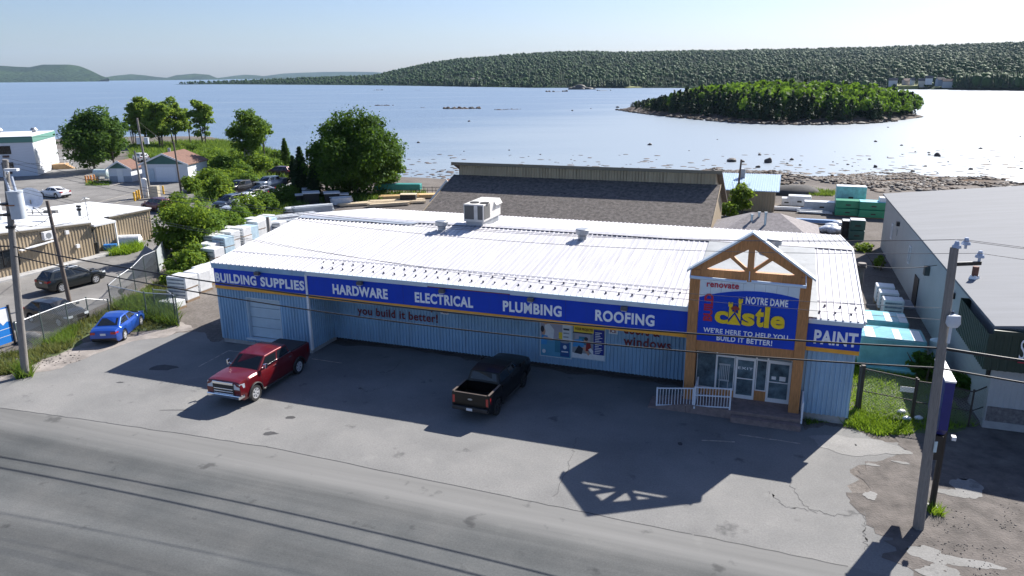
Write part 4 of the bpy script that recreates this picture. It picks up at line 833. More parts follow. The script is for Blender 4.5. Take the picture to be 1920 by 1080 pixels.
def vehicle(name, label, cat, paintm, L, W, top, cab, axles, r, clear=.24, group=None, bed=None, cover=None, spokes=6, windows=((.05, .46), (.52, .93)), taper=.86, glass=None, detail=True, grille='plain', tailh=(.75, .95), headh=(.62, .78), roofrails=False, plate=True, chrome=False, darkrim=False):
    root = empty(name, label=label, cat=cat, group=group)
    hw = W / 2; tx = [a for a, b in top]; tz = [b for a, b in top]; x0, x1 = -L/2, L/2
    glass = glass or M_carglass
    def wx(x):
        q = abs(x) / (L/2); return hw * (1 - (1 - taper) * max(0, (q - .55) / .45) ** 2.2)
    R_ = r + .075; xs = set(np.round(np.linspace(x0, x1, 22), 3)) | set(tx)
    for ax in axles:
        xs = {x for x in xs if abs(x - ax) > R_ + .03 or x in tx}
        xs |= {ax + R_ * math.cos(t) for t in np.linspace(0, math.pi, 9)} | {ax - R_ - .004, ax + R_ + .004}
    if bed: xs |= {bed[0], bed[1] - .004, bed[1]}
    xs = sorted(x for x in xs if x0 <= x <= x1)
    rings = []
    for x in xs:
        t = float(np.interp(x, tx, tz)); b = clear + (.12 if abs(x) > L/2 - .02 else 0) + .16 * max(0, (abs(x) / (L/2) - .9) / .1)
        for ax in axles:
            if abs(x - ax) <= R_ + .001: b = max(b, r + math.sqrt(max(0, R_**2 - (x-ax)**2)))
        w0 = wx(x); h = t - b
        inb = bed and bed[0] <= x < bed[1] - .001
        if inb: ring = [(0, b), (w0*.93, b), (w0*.985, b+h*.12), (w0, b+h*.5), (w0*.985, b+h*.9), (w0*.97, t), (w0*.90, t), (w0*.89, (bed[2] if not cover else t - .04)), (0, (bed[2] if not cover else t - .04))]
        else: ring = [(0, b), (w0*.93, b), (w0*.985, b+h*.10), (w0, b+h*.48), (w0*.975, b+h*.82), (w0*.90, b+h*.965), (w0*.74, t), (w0*.4, t+.018), (0, t+.022)]
        rings.append([(x, y, z) for y, z in ring] + [(x, -y, z) for y, z in ring[-2:0:-1]])
    n = len(rings[0]); mb = MB(); vs = [p for rg in rings for p in rg]
    fs, ms = [], []
    for i in range(len(rings)-1):
        for j in range(n):
            fs.append((i*n+j, i*n+(j+1)%n, (i+1)*n+(j+1)%n, (i+1)*n+j)); ms.append(1 if j in (0, n-1) else 0)
    mb.add(vs, fs, 0, True); mb.m = ms[:]
    mb.add(rings[0], [tuple(range(n))], 0); mb.add(rings[-1], [tuple(range(n))], 0)
    body = mb.build('body', [paintm, M_plastic], root, angle=32)
    # cabin
    xf, zf, xtf, xtr, xr, zr, zt, wb, wt = cab['xf'], cab['zf'], cab['xtf'], cab['xtr'], cab['xr'], cab['zr'], cab['zt'], cab['wb']*hw, cab['wt']*hw
    bf = [(xf, wb*.94, zf-.03), (xf, -wb*.94, zf-.03)]; tf = [(xtf, wt*.95, zt-.03), (xtf, -wt*.95, zt-.03)]; xm = (xtf+xtr)/2
    br = [(xr, wb*.93, zr-.03), (xr, -wb*.93, zr-.03)]; tr_ = [(xtr, wt*.95, zt-.045), (xtr, -wt*.95, zt-.045)]
    mb = MB(); V = [bf[0], bf[1], br[1], br[0], tf[0], tf[1], tr_[1], tr_[0], (xm, wt, zt), (xm, -wt, zt), ((xf+xr)/2, wb, (zf+zr)/2-.03), ((xf+xr)/2, -wb, (zf+zr)/2-.03), (xm, 0, zt+.035), (xtf+.02, 0, zt-.005), (xtr-.02, 0, zt-.02)]
    mb.add(V, [(0, 1, 5, 13, 4), (3, 7, 14, 6, 2), (0, 4, 8, 10), (10, 8, 7, 3), (1, 11, 9, 5), (11, 2, 6, 9), (4, 13, 12, 8), (13, 5, 9, 12), (8, 12, 14, 7), (12, 9, 6, 14)], 0)
    mb.build('cabin', paintm, root, bevel=.045, seg=3)
    def gl(nm, c, *a, **k): m_ = MB(); quad_panel(m_, c, *a, **k); return m_.build(nm, glass, root, bevel=.008, seg=1)
    gl('windshield', (bf[1], bf[0], tf[0], tf[1]), .06, .94, .06, .93)
    gl('rear_window', (br[0], br[1], tr_[1], tr_[0]), .08, .92, .22 if zr > .9 else .1, .90)
    for sgn in (1, -1):
        A, D, E_, F_ = (xf, sgn*wb*.94, zf-.03), (xr, sgn*wb*.93, zr-.03), (xtr, sgn*wt*.95, zt-.045), (xtf, sgn*wt*.95, zt-.03)
        mid = ((xf+xr)/2, sgn*wb, (zf+zr)/2-.03); tm = (xm, sgn*wt, zt)
        for s0, s1 in windows:
            # split at the middle rib of the cabin side
            for (lo, hi, c) in ((0, .5, (A, mid, tm, F_)), (.5, 1, (mid, D, E_, tm))):
                a, b = max(s0, lo), min(s1, hi)
                if b - a < .03: continue
                a, b = (a-lo)/.5, (b-lo)/.5; c2 = c
                if sgn > 0: c2 = (c[1], c[0], c[3], c[2]); a, b = 1-b, 1-a
                gl('side_window', c2, a, b, .16, .86, off=.014)
    for ax in axles:
        for sgn in (1, -1): wheel_parts(root, ax, sgn*(wx(ax) - .115), r, .235 if W > 1.95 else .205, sgn, spokes, darkrim)
    fw = wx(x1); rw = wx(x0); zh = headh; 
    for sgn in (1, -1):
        m_ = MB(); m_.prism([(x1-.42, sgn*wx(x1-.42)*.985, zh[0]+.04), (x1+.005, sgn*fw*.93, zh[0]), (x1+.012, sgn*fw*.56, zh[0]+.01), (x1-.0, sgn*fw*.58, zh[1]-.02), (x1-.06, sgn*fw*.93, zh[1]), (x1-.4, sgn*wx(x1-.4)*.99, zh[1]-.01)], (.0, sgn*.014, 0)); 
        m_ = MB(); m_.add([(x1+.014, sgn*fw*.56, zh[0]), (x1+.008, sgn*fw*.95, zh[0]), (x1-.32, sgn*(wx(x1-.32)+.006), zh[0]+.05), (x1-.32, sgn*(wx(x1-.32)+.004), zh[1]-.02), (x1-.01, sgn*fw*.95, zh[1]), (x1+.004, sgn*fw*.56, zh[1]-.02), (x1-.1, sgn*fw*.56, zh[0]), (x1-.1, sgn*fw*.56, zh[1]-.02)], [(0, 1, 4, 5), (1, 2, 3, 4), (0, 5, 7, 6)]); m_.build('headlight', M_lens, root)
        m_ = MB(); th = tailh; m_.add([(x0-.012, sgn*rw*(.58 if not bed else .84), th[0]+.02), (x0-.008, sgn*rw*.965, th[0]), (x0+.24, sgn*(wx(x0+.24)+.006), th[0]+.06), (x0+.24, sgn*(wx(x0+.24)+.002), th[1]-.01), (x0-.0, sgn*rw*.965, th[1]), (x0-.008, sgn*rw*(.58 if not bed else .84), th[1])], [(0, 1, 4, 5), (1, 2, 3, 4)]); m_.build('taillight', M_tail, root)
        m_ = MB(); mz = zf+.06; m_.box(xf-.38, xf-.22, sgn*(hw+.04)-.02, sgn*(hw+.16)+.02, mz, mz+(.24 if W > 1.95 else .13)); m_.beam((xf-.3, sgn*hw*.9, mz), (xf-.3, sgn*(hw+.05), mz+.05), .06, .04); m_.build('mirror', M_chrome if chrome else paintm, root, bevel=.03)
    if detail:
        gm_ = MB(); gz0, gz1 = zh[0]-.16, zh[1]-.03
        if grille == 'truck':
            gm_.box(x1-.05, x1+.03, -fw*.62, fw*.62, gz0-.18, gz1+.04, 0)
            gm_.box(x1-.03, x1+.07, -fw*.60, fw*.60, gz1-.04, gz1+.09, 1)
            for k in range(3): gm_.box(x1-.01, x1+.055, -fw*.56, fw*.56, gz0-.14+k*.13, gz0-.09+k*.13, 1)
            gm_.box(x1, x1+.045, -.24, .24, gz0+.06, gz0+.15, 0)
            gm_.build('grille', [M_plastic, M_chrome], root, bevel=.01)
            if cover:      # dark wheel arch mouldings
                am = MB()
                for ax in axles:
                    for sgn in (1, -1):
                        pts_ = [(ax+(R_+.03)*math.cos(t), sgn*(wx(ax)+.012), max(clear+.05, r+(R_+.03)*math.sin(t))) for t in np.linspace(-.15, math.pi+.15, 14)]; am = MB(); am.tube(pts_, .045, 6); am.build('arch_moulding', M_plastic, root)
            gm_ = MB(); gm_.box(x1-.1, x1+.12, -fw*.98, fw*.98, clear+.16, clear+.36, 0); gm_.box(x1-.3, x1-.02, fw*.93, fw*1.01, clear+.18, clear+.36, 0); gm_.box(x1-.3, x1-.02, -fw*1.01, -fw*.93, clear+.18, clear+.36, 0); gm_.build('front_bumper', M_chrome if chrome else M_plastic, root, bevel=.04)
        else:
            gm_.box(x1-.06, x1+.008, -fw*.54, fw*.54, gz0+.1, gz1, 0); gm_.box(x1-.08, x1+.006, -fw*.7, fw*.7, clear+.14, clear+.3, 0)
            gm_.build('grille', [M_plastic, M_chrome], root, bevel=.015)
        bm_ = MB()
        if bed:
            bm_.box(x0-.14, x0+.1, -rw*.95, rw*.95, clear+.22, clear+.42); bm_.build('rear_bumper', M_chrome if chrome else M_plastic, root, bevel=.03)
            tg = MB(); tt = float(np.interp(x0+.05, tx, tz)); tg.box(x0-.02, x0+.05, -rw*.82, rw*.82, clear+.45, tt+.005); tgo = tg.build('tailgate', paintm, root, bevel=.012)
            e_ = MB(); e_.add([(x0-.03, .13*math.cos(t), tt-.28+.05*math.sin(t)) for t in np.linspace(0, 6.283, 17)[:-1]], [tuple(range(16))]); e_.build('badge', M_steel, tgo, fix=False)
            sb = MB()
            for sgn in (1, -1): sb.tube([(axles[1]+r+.2, sgn*(hw-.02), clear+.02), (axles[0]-r-.2, sgn*(hw-.02), clear+.02)], .055, 8)
            sb.build('step_bar', M_plastic, root)
            if cover:
                cv = MB(); tt = float(np.interp(bed[0]+.3, tx, tz)); cv.box(bed[0]+.02, bed[1]-.02, -hw*.88, hw*.88, tt-.02, tt+.04); cv.build('bed_cover', mat('black_vinyl_cover', (.022, .022, .025), .6, var=.1), root, bevel=.02)
            else:
                rl = MB(); tt = float(np.interp(bed[0]+.3, tx, tz))
                for sgn in (1, -1): rl.box(bed[0]+.05, bed[1]-.05, sgn*hw*.93-.05, sgn*hw*.93+.05, tt-.01, tt+.02)
                rl.box(bed[0]-.01, bed[0]+.06, -hw*.85, hw*.85, tt-.01, tt+.02); rl.build('bed_rail', mat('worn_bed_rail', (.22, .18, .15), .35, .5, var=.2), root)
        if plate:
            p_ = MB(); p_.box(x0-.16 if bed else x0-.02, x0-.145 if bed else x0-.012, -.16, .16, clear+.25 if bed else tailh[0]-.05, clear+.38 if bed else tailh[0]+.08); p_.build('licence_plate', M_plate, root)
        for sgn in (1, -1):
            for s0, s1 in windows[:2]: hm = MB(); xx = xf+(xr-xf)*min(s1, .95); hm.box(xx, xx+.2, sgn*hw*.985-.012, sgn*hw*.985+.03, zf-.16, zf-.12); hm.build('door_handle', M_chrome if chrome else paintm, root)
        jm = MB()          # door shut lines
        for sgn in (1, -1):
            for s in [windows[0][0]-.02] + [q[1]+.015 for q in windows]:
                xx = xf+(xr-xf)*s
                if any(abs(xx-ax) < R_+.02 for ax in axles): continue
                t_ = float(np.interp(xx, tx, tz)); b_ = clear
                jm.add([(xx, sgn*(wx(xx)*.99+.003), b_+(t_-b_)*.16), (xx+.018, sgn*(wx(xx)*.99+.003), b_+(t_-b_)*.16), (xx+.018, sgn*(wx(xx)+.004), b_+(t_-b_)*.48), (xx, sgn*(wx(xx)+.004), b_+(t_-b_)*.48), (xx+.018, sgn*(wx(xx)*.975+.005), b_+(t_-b_)*.82), (xx, sgn*(wx(xx)*.975+.005), b_+(t_-b_)*.82)], [(0, 1, 2, 3), (3, 2, 4, 5)])
        jm.build('shut_line', M_black, root, fix=False)
        if chrome:
            cm = MB()
            for sgn in (1, -1): cm.beam((xf-.1, sgn*(wb+.02), zf+.09), (xr+.1, sgn*(wb+.02), zr+.11), .03, .03)
            cm.build('window_trim', M_chrome, root)
    if roofrails:
        rm = MB()
        for sgn in (1, -1): rm.tube([(xtf-.15, sgn*wt*.86, zt+.01), (xtf-.3, sgn*wt*.86, zt+.06), (xtr+.3, sgn*wt*.86, zt+.06), (xtr+.1, sgn*wt*.86, zt+.0)], .02, 6)
        rm.build('roof_rail', M_steel, root)
    return root
PICK_TOP = [(-2.95, 1.44), (-1.37, 1.44), (-1.35, 1.41), (1.2, 1.41), (1.5, 1.44), (2.2, 1.44), (2.72, 1.42), (2.90, 1.38), (2.95, 1.28)]
PICK_CAB = dict(xf=1.42, zf=1.42, xtf=.66, xtr=-1.14, xr=-1.33, zr=1.42, zt=1.97, wb=.95, wt=.79)
SED_TOP = [(-2.3, .72), (-2.24, .92), (-2.0, .99), (-1.5, 1.0), (-.9, .97), (.9, .94), (1.25, .90), (1.9, .78), (2.2, .66), (2.3, .52)]
SED_CAB = dict(xf=1.25, zf=.93, xtf=.35, xtr=-.85, xr=-1.78, zr=.99, zt=1.42, wb=.90, wt=.66)
SUV_TOP = [(-2.34, .85), (-2.3, 1.05), (-1.9, 1.12), (-.9, 1.08), (.9, 1.06), (1.2, 1.03), (1.9, .95), (2.25, .82), (2.34, .62)]
SUV_CAB = dict(xf=1.3, zf=1.06, xtf=.45, xtr=-1.75, xr=-2.2, zr=1.10, zt=1.66, wb=.92, wt=.70)
HAT_TOP = [(-2.05, .8), (-2.0, 1.0), (-1.6, 1.05), (-.8, 1.0), (.8, .97), (1.1, .94), (1.7, .84), (1.98, .70), (2.05, .55)]
HAT_CAB = dict(xf=1.2, zf=.96, xtf=.35, xtr=-1.35, xr=-1.9, zr=1.05, zt=1.47, wb=.91, wt=.68)
def put(root, world, heading, local=(0, 0)):
    c, s = math.cos(heading), math.sin(heading)
    root.location = (world[0] - (local[0]*c - local[1]*s), world[1] - (local[0]*s + local[1]*c), world[2] if len(world) > 2 else 0); root.rotation_euler = (0, 0, heading)
def head(p, q): return math.atan2(q[1]-p[1], q[0]-p[0])
W3 = ((.06, .42), (.47, .82))
red = vehicle('pickup_truck', 'red crew cab pickup with chrome grille and black bed cover, facing the road', 'pickup', paint('deep_red', (.125, .004, .008), .3), 5.9, 2.06, PICK_TOP, PICK_CAB, (1.87, -1.83), .43, clear=.36, bed=(-2.95, -1.35, .95), cover=True, windows=((.06, .50), (.54, .95)), taper=.97, grille='truck', headh=(1.0, 1.29), tailh=(.9, 1.28), chrome=True)
put(red, at(480, 751), R(251.0), (1.87, .95))
blk = vehicle('pickup_truck', 'black crew cab pickup with open empty bed, nose towards the store wall', 'pickup', mat('paint_gloss_black', (.004, .004, .005), .35, var=0, spec=.25, coat=.25), 5.85, 2.03, PICK_TOP, PICK_CAB, (1.85, -1.82), .42, clear=.36, bed=(-2.92, -1.35, .90), windows=((.06, .50), (.54, .95)), taper=.97, grille='truck', headh=(1.0, 1.29), tailh=(.88, 1.28), darkrim=True)
put(blk, (-2.05, 31.82), R(68.4), (-2.95, 0)); blk.scale = (.96, .96, .96)
blu = vehicle('parked_car', 'bright blue sedan parked in the weeds beside the store yard fence', 'car', paint('bright_blue', (.012, .075, .40), .4), 4.6, 1.80, SED_TOP, SED_CAB, (1.38, -1.32), .325, clear=.19, tailh=(.70, .86))
put(blu, at(235.5, 637), head(at(235.5, 637), at(262, 614)), (-1.32, -.85))
suv = vehicle('parked_car', 'black SUV with roof rails parked along the tan metal building', 'SUV', paint('black_green', (.012, .016, .017), .3), 4.7, 1.88, SUV_TOP, SUV_CAB, (1.40, -1.36), .365, clear=.25, windows=((.05, .36), (.40, .68), (.72, .90)), roofrails=True, tailh=(.88, 1.06), headh=(.72, .88))
put(suv, at(118, 548), head(at(118, 548), at(173.5, 533.5)), (-1.36, -.88))
hat = vehicle('parked_car', 'dark grey hatchback behind the chain link fence by the roadside pole', 'car', paint('dark_slate', (.016, .017, .020), .3), 4.3, 1.80, HAT_TOP, HAT_CAB, (1.30, -1.28), .325, clear=.2, spokes=5)
put(hat, at(128, 614), head(at(40, 607), at(122, 620)), (1.9, -.7))
wht = vehicle('parked_car', 'white sedan standing alone on the asphalt in front of the motel', 'car', paint('white', (.72, .73, .75), 0), 4.7, 1.82, SED_TOP, SED_CAB, (1.38, -1.36), .33, clear=.19)
put(wht, at(105.5, 372), head(at(105.5, 372), at(81, 370)), (-1.36, .85))
mar = vehicle('parked_car', 'dark maroon SUV parked behind the far corner of the tan building', 'SUV', paint('maroon', (.10, .012, .018), .3), 4.7, 1.88, SUV_TOP, SUV_CAB, (1.40, -1.36), .365, clear=.25, windows=((.05, .36), (.40, .68), (.72, .90)), tailh=(.88, 1.06))
put(mar, at(299, 399), head(at(299, 399), at(262, 394)), (-1.36, .88))
van = vehicle('parked_car', 'white minivan parked behind the small shed under the spruce', 'minivan', MATS['paint_white'], 4.9, 1.95, SUV_TOP, SUV_CAB, (1.45, -1.40), .35, clear=.22, windows=((.05, .34), (.38, .66), (.70, .92)), tailh=(.88, 1.06))
put(van, at(256, 303), head(at(262, 304), at(244, 300)), (0, .9))
dsv = vehicle('parked_car', 'dark red SUV at the far end of the gravel lane by the small fir', 'SUV', paint('dark_red', (.06, .010, .014), .3), 4.6, 1.86, SUV_TOP, SUV_CAB, (1.40, -1.36), .36, clear=.25, windows=((.05, .36), (.40, .68), (.72, .90)), tailh=(.88, 1.06))
put(dsv, at(521, 331), head(at(535, 331), at(508, 330)), (0, .6))
GR = 'vehicles parked in a row along the slatted fence'
row = [('pickup_truck', 'dark pickup at the head of the parked row, facing the bushes', 'pickup', 'charcoal', (.02, .02, .022), 'p', 453, 364),
       ('pickup_truck', 'blue grey pickup at the far end of the parked row', 'pickup', 'blue_grey', (.14, .18, .24), 'p', 508, 356),
       ('parked_car', 'dark blue sedan in the parked row next to the charcoal pickup', 'car', 'navy', (.018, .03, .06), 's', 488, 367),
       ('parked_car', 'black sedan third from the front of the parked row', 'car', 'ink', (.014, .016, .02), 's', 474, 375),
       ('parked_car', 'pale silver sedan in the parked row by the fence slats', 'car', 'silver', (.42, .46, .50), 's', 462, 381),
       ('parked_car', 'dark SUV with long roof, nearest but one in the parked row', 'SUV', 'dusk_blue', (.03, .045, .075), 'u', 435, 389),
       ('parked_car', 'white hatchback half hidden by bushes at the near end of the parked row', 'car', 'pearl', (.62, .66, .70), 'h', 447, 397)]
hd = head(at(500, 352), at(452, 361))
for nm, lb, ct, pn, pc, ty, px, py in row:
    a = dict(p=(5.6, 1.98, PICK_TOP, PICK_CAB, (1.80, -1.75), .40), s=(4.6, 1.8, SED_TOP, SED_CAB, (1.38, -1.32), .325), u=(4.9, 1.92, SUV_TOP, SUV_CAB, (1.42, -1.4), .36), h=(4.3, 1.8, HAT_TOP, HAT_CAB, (1.30, -1.28), .325))[ty]
    v_ = vehicle(nm, lb, ct, paint(pn, pc, .3), *a, clear=.36 if ty == 'p' else .21, group=GR, bed=(-2.8, -1.35, .95) if ty == 'p' else None, grille='truck' if ty == 'p' else 'plain', headh=(.86, 1.06) if ty == 'p' else (.62, .78), tailh=(.9, 1.26) if ty == 'p' else (.75, .95))
    put(v_, at(px, py), hd)
# ================================================================== OTHER BUILDINGS
def upz(P, y):
    """height above ground point P seen at photo row y"""
    lo, hi = -5.0, 60.0
    for _ in range(60):
        m_ = (lo + hi) / 2; d = Vector((P[0], P[1], m_ - CAM_H)); Xc, Yc, Zc = d.dot(_X), d.dot(_DN), d.dot(_FW)
        yy = 540 + (Xc * math.sin(ROLL) + Yc * math.cos(ROLL)) / Zc * F_PX
        if yy > y: lo = m_
        else: hi = m_
    return (lo + hi) / 2
M_tan = mat('tan_siding', (.36, .29, .20), .5, var=.08, scale=1, spec=.3); M_tand = mat('dark_tan_trim', (.13, .11, .08), .6)
M_wroof = mat('white_membrane_roof', (.70, .71, .72), .6, var=.06, scale=.5)
M_shing = mat('brown_grey_shingles', (.112, .098, .09), .95, var=.55, scale=3.2, bump=.5, bscale=8)
M_brown = mat('brown_shingles', (.17, .095, .072), .95, var=.25, scale=3)
M_green = mat('green_trim', (.10, .24, .20), .6, var=.06); M_wsid = mat('white_siding', (.66, .69, .74), .5, var=.05, stretch=(.3, .3, 6), scale=2)
M_gsid = mat('grey_siding', (.40, .42, .43), .5, var=.06, scale=.8); M_groof = mat('grey_roll_roof', (.185, .195, .212), .9, var=.08, scale=.7, stretch=(.25, 2.2, 1))
M_winf = mat('window_frame_white', (.72, .74, .76), .4)
def win(parent, c, du, w_, h_, n, fr=.06, name='window', m=None, pane=None, mull=True):
    """framed window, c centre on the wall, du unit vector along the wall, n outward normal"""
    c, du, n = Vector(c), Vector(du), Vector(n); up = Vector((0, 0, 1)); mb = MB()
    for s in (-1, 1): mb.beam(c + du * s * (w_/2 - fr/2) - up * h_/2 + n * .02, c + du * s * (w_/2 - fr/2) + up * h_/2 + n * .02, fr, .06, 0, n)
    for s in (-1, 1): mb.beam(c - du * (w_/2 - fr) + up * s * (h_/2 - fr/2) + n * .02, c + du * (w_/2 - fr) + up * s * (h_/2 - fr/2) + n * .02, .06, fr, 0, up)
    if mull: mb.beam(c - up * (h_/2 - fr) + n * .02, c + up * (h_/2 - fr) + n * .02, fr * .7, .05, 0, n)
    o = mb.build(name, m or M_winf, parent); mb = MB(); a = c + n * .012
    mb.poly([a - du * (w_/2 - fr) - up * (h_/2 - fr), a + du * (w_/2 - fr) - up * (h_/2 - fr), a + du * (w_/2 - fr) + up * (h_/2 - fr), a - du * (w_/2 - fr) + up * (h_/2 - fr)]); mb.build('pane', pane or M_glass, o, fix=False); return o
def flat(par, name, m, c, du, w_, h_, n, th=.05):
    c, du, n = Vector(c), Vector(du), Vector(n); up = Vector((0, 0, 1)); mb = MB()
    mb.prism([c - du*w_/2 - up*h_/2, c + du*w_/2 - up*h_/2, c + du*w_/2 + up*h_/2, c - du*w_/2 + up*h_/2], n * th); return mb.build(name, m, par)
# --- tan metal building at the left edge
tan = empty('tan_metal_building', (0, 0, 0), 0, 'low tan ribbed metal building with white roof, dish and canopied door', 'building')
pa, pb = at(0, 524), at(179, 480); fd = (pb - pa).normalized(); fn_ = Vector((fd.y, -fd.x, 0)); pa0 = pa - fd * 22
za, zb_ = upz(pa, 440), upz(pb, 418); slope = (zb_ - za) / (pb - pa).length
bk = -fn_ * 16
pc = at(290, 462, -.85); pc.z = 0; zc = upz(pc, 392); pd = pc - fd * 8.5; bq = at(165, 381, zc); bq.z = 0; fdep = (bq - pc)
mb = MB(); z_of = lambda s: za + slope * (s - 22)
ribbed(mb, pa0, pb, 0, z_of, .3, .04); ribbed(mb, pb, pb - fn_ * 3.0, 0, zb_, .3, .04); ribbed(mb, pd, pc, 0, zc, .3, .04); ribbed(mb, pc, pc + fdep, 0, zc, .3, .04)
mb.build('wall', M_tan, tan, fix=False)
def lift(p, z): return Vector((p.x, p.y, z))
mb = MB(); mb.prism([lift(pa0 + fn_ * .15, z_of(0) + .02), lift(pb + fn_ * .15 + fd * .15, zb_ + .02), lift(pb + bk + fd * .15, zb_ + .3), lift(pa0 + bk, z_of(0) + .3)], (0, 0, .12))
mb.prism([lift(pd + fn_ * .15, zc + .02), lift(pc + fn_ * .15 + fd * .15, zc + .02), lift(pc + fdep + fd * .15, zc + .05), lift(pd + fdep * 1.2, zc + .05)], (0, 0, .10)); mb.build('roof', M_wroof, tan)
mb = MB(); mb.beam(lift(pa0 + fn_ * .17, z_of(0) - .05), lift(pb + fn_ * .17, zb_ - .05), .04, .16); mb.beam(lift(pd + fn_ * .17, zc - .05), lift(pc + fn_ * .17, zc - .05), .04, .16); mb.build('eave_trim', M_tand, tan)
dp = pb - fn_ * 1.3 + fd * .95; up = Vector((0, 0, 1))
flat(tan, 'door', mat('dented_dark_door', (.035, .035, .04), .5, var=.8, scale=3), lift(dp - fn_ * .1, 1.15), fd, .95, 2.2, fn_, .06)
mb = MB(); mb.prism([lift(pb + fn_ * .5 + fd * .0, 2.75), lift(pb + fn_ * .5 + fd * 2.3, 2.75), lift(pb - fn_ * 1.6 + fd * 2.3, 2.95), lift(pb - fn_ * 1.6, 2.95)], (0, 0, .16)); q = pb + fn_ * .4 + fd * 2.2; mb.beam(lift(q, 0), lift(q, 2.75), .12, .12, 0, (1, 0, 0)); mb.build('canopy', M_white, tan)
wc = at(20, 500) ; s_ = (wc - pa).dot(fd); wq = pa + fd * 1.2
win(tan, lift(pa + fd * .55 + fn_ * .05, 1.55), fd, 2.6, 1.5, fn_, .08, m=M_black, pane=glassmat())
mb = MB(); mb.prism([pa0 + fn_ * .02, pb + fn_ * .02 + fd * 1.4, pb + fn_ * 1.1 + fd * 1.4, pa0 + fn_ * 1.1], (0, 0, .12)); mb.build('walkway', M_conc, tan)
hp = at(86, 500); hs = (at(84, 503) - pa).dot(fd); hq = pa + fd * 4.0
o = MB(); o.prism([lift(hq + fn_ * .1, 2.45), lift(hq + fd * .95 + fn_ * .1, 2.45), lift(hq + fd * .95 + fn_ * .1, 3.15), lift(hq + fn_ * .1, 3.15)], fn_ * .35); hpo = o.build('heat_pump', M_white, tan, bevel=.02)
o = MB(); c = lift(hq + fd * .42 + fn_ * .452, 2.8); o.add([c + fd * .26 * math.cos(t) + up * .26 * math.sin(t) for t in np.linspace(0, 6.28, 17)[:-1]], [tuple(range(16))]); o.build('fan_grille', M_steel, hpo, fix=False)
o = MB(); o.beam(lift(hq - fd * 2.2 + fn_ * .4, 2.05), lift(hq + fd * .8 + fn_ * .4, 2.3), .4, .08); o.build('pipe_tray', M_white, hpo)
for t_, z_ in ((6.3, 2.7), (7.1, 1.3)): 
    P_ = pa + fd * t_; flat(tan, 'wall_box', M_white, lift(P_ + fn_ * .05, z_), fd, .3, .32, fn_, .2)
flat(tan, 'flood_lamp', M_black, lift(pd + fd * 3.4 + fn_ * .05, 3.0), fd, .35, .2, fn_, .3)
# roof gear: dish on a sled, flue with guys, mast
dish = empty('satellite_dish', lift(at(58, 404, 4.0), 0), 0, 'white satellite dish on a dark tube sled on the tan building roof', 'satellite dish')
dc = at(62, 404, 4.05); dish.location = dc; mb = MB(); n_ = 20; ax_ = Vector((.55, -.75, .35)).normalized(); a1 = ax_.cross(up).normalized(); a2 = a1.cross(ax_)
vs = []; 
for rr, dd in ((0, -.22), (.35, -.19), (.7, -.10), (1.0, .03), (1.0, -.0), (.0, -.26)): vs += [Vector((0, 0, 1.5)) + ax_ * dd + (a1 * math.cos(t) + a2 * math.sin(t)) * rr for t in np.linspace(0, 6.283, n_ + 1)[:-1]]
mb.add(vs, [(i*n_+j, i*n_+(j+1)%n_, (i+1)*n_+(j+1)%n_, (i+1)*n_+j) for i in range(5) for j in range(n_)], 0, True); mb.build('reflector', mat('dish_white', (.62, .66, .72), .5), dish)
mb = MB(); mb.tube([(0, 0, 1.4), (0, 0, .1)], .05, 8)
for x, y in ((-1.2, -.5), (1.2, -.5), (-1.2, .8), (1.2, .8)): mb.tube([(0, 0, .9), (x, y, .1)], .035, 6)
for y in (-.5, .8): mb.tube([(-1.4, y, .1), (1.8, y, .1)], .04, 6)
mb.box(-1.3, -.6, -.7, -.3, .08, .35); mb.box(.6, 1.7, .55, 1.0, .08, .3); mb.build('sled', mat('grey_ballast', (.12, .12, .12), .7), dish)
fl = empty('flue_stack', at(150, 405, 3.9), 0, 'short dark flue stack standing on the tan building roof', 'flue'); mb = MB(); mb.cyl((0, 0, 0), .13, .75, 10); mb.build('pipe', M_steel, fl); mb = MB(); mb.cyl((0, 0, .5), .2, .18, 10); mb.cyl((0, 0, .8), .2, .14, 10); mb.build('cowl', M_black, fl)
mb = MB(); P_ = at(166, 413, 3.8); mb.tube([P_, P_ + up * 2.0], .03, 6); mb.tube([P_ + up * 1.8 - fd * .4, P_ + up * 1.95, P_ + up * 1.8 + fd * .4], .025, 6); mb.tube([P_ + up * 2 - fn_ * .4, P_ + up * 2 + fn_ * .4], .02, 6); tag(mb.build('roof_mast', M_steel, fix=False), 'thin steel antenna mast at the step between the two tan roofs', 'antenna')
# --- motel
mot = empty('motel', (0, 0, 0), 0, 'white two storey motel block with green roof band and dark windows', 'building')
K = at(72, 329); md = (K - at(0, 332)).normalized(); mn = Vector((md.y, -md.x, 0)); 
dep = min(np.linspace(5, 40, 300), key=lambda d: abs((lambda v: 960 + v.dot(_right) / v.dot(_FW) * F_PX - 101)(K - mn * d + Vector((0, 0, 6.4 - CAM_H)))))
A0 = K - md * 24; mb = MB(); mb.prism([A0, K, K - mn * dep, A0 - mn * dep], (0, 0, 5.55)); mb.build('wall', M_wsid, mot)
mb = MB(); g_ = .12; mb.prism([lift(A0 + mn*g_ - md*g_, 5.55), lift(K + mn*g_ + md*g_, 5.55), lift(K - mn*(dep+g_) + md*g_, 5.55), lift(A0 - mn*(dep+g_), 5.55)], (0, 0, .95)); mb.build('roof_band', M_green, mot)
mb = MB(); mb.prism([lift(A0 + mn*g_*.4, 6.5), lift(K + mn*g_*.4 + md*g_*.4, 6.5), lift(K - mn*dep + md*g_*.4, 6.5), lift(A0 - mn*dep, 6.5)], (0, 0, .06)); mb.build('roof', M_wroof, mot)
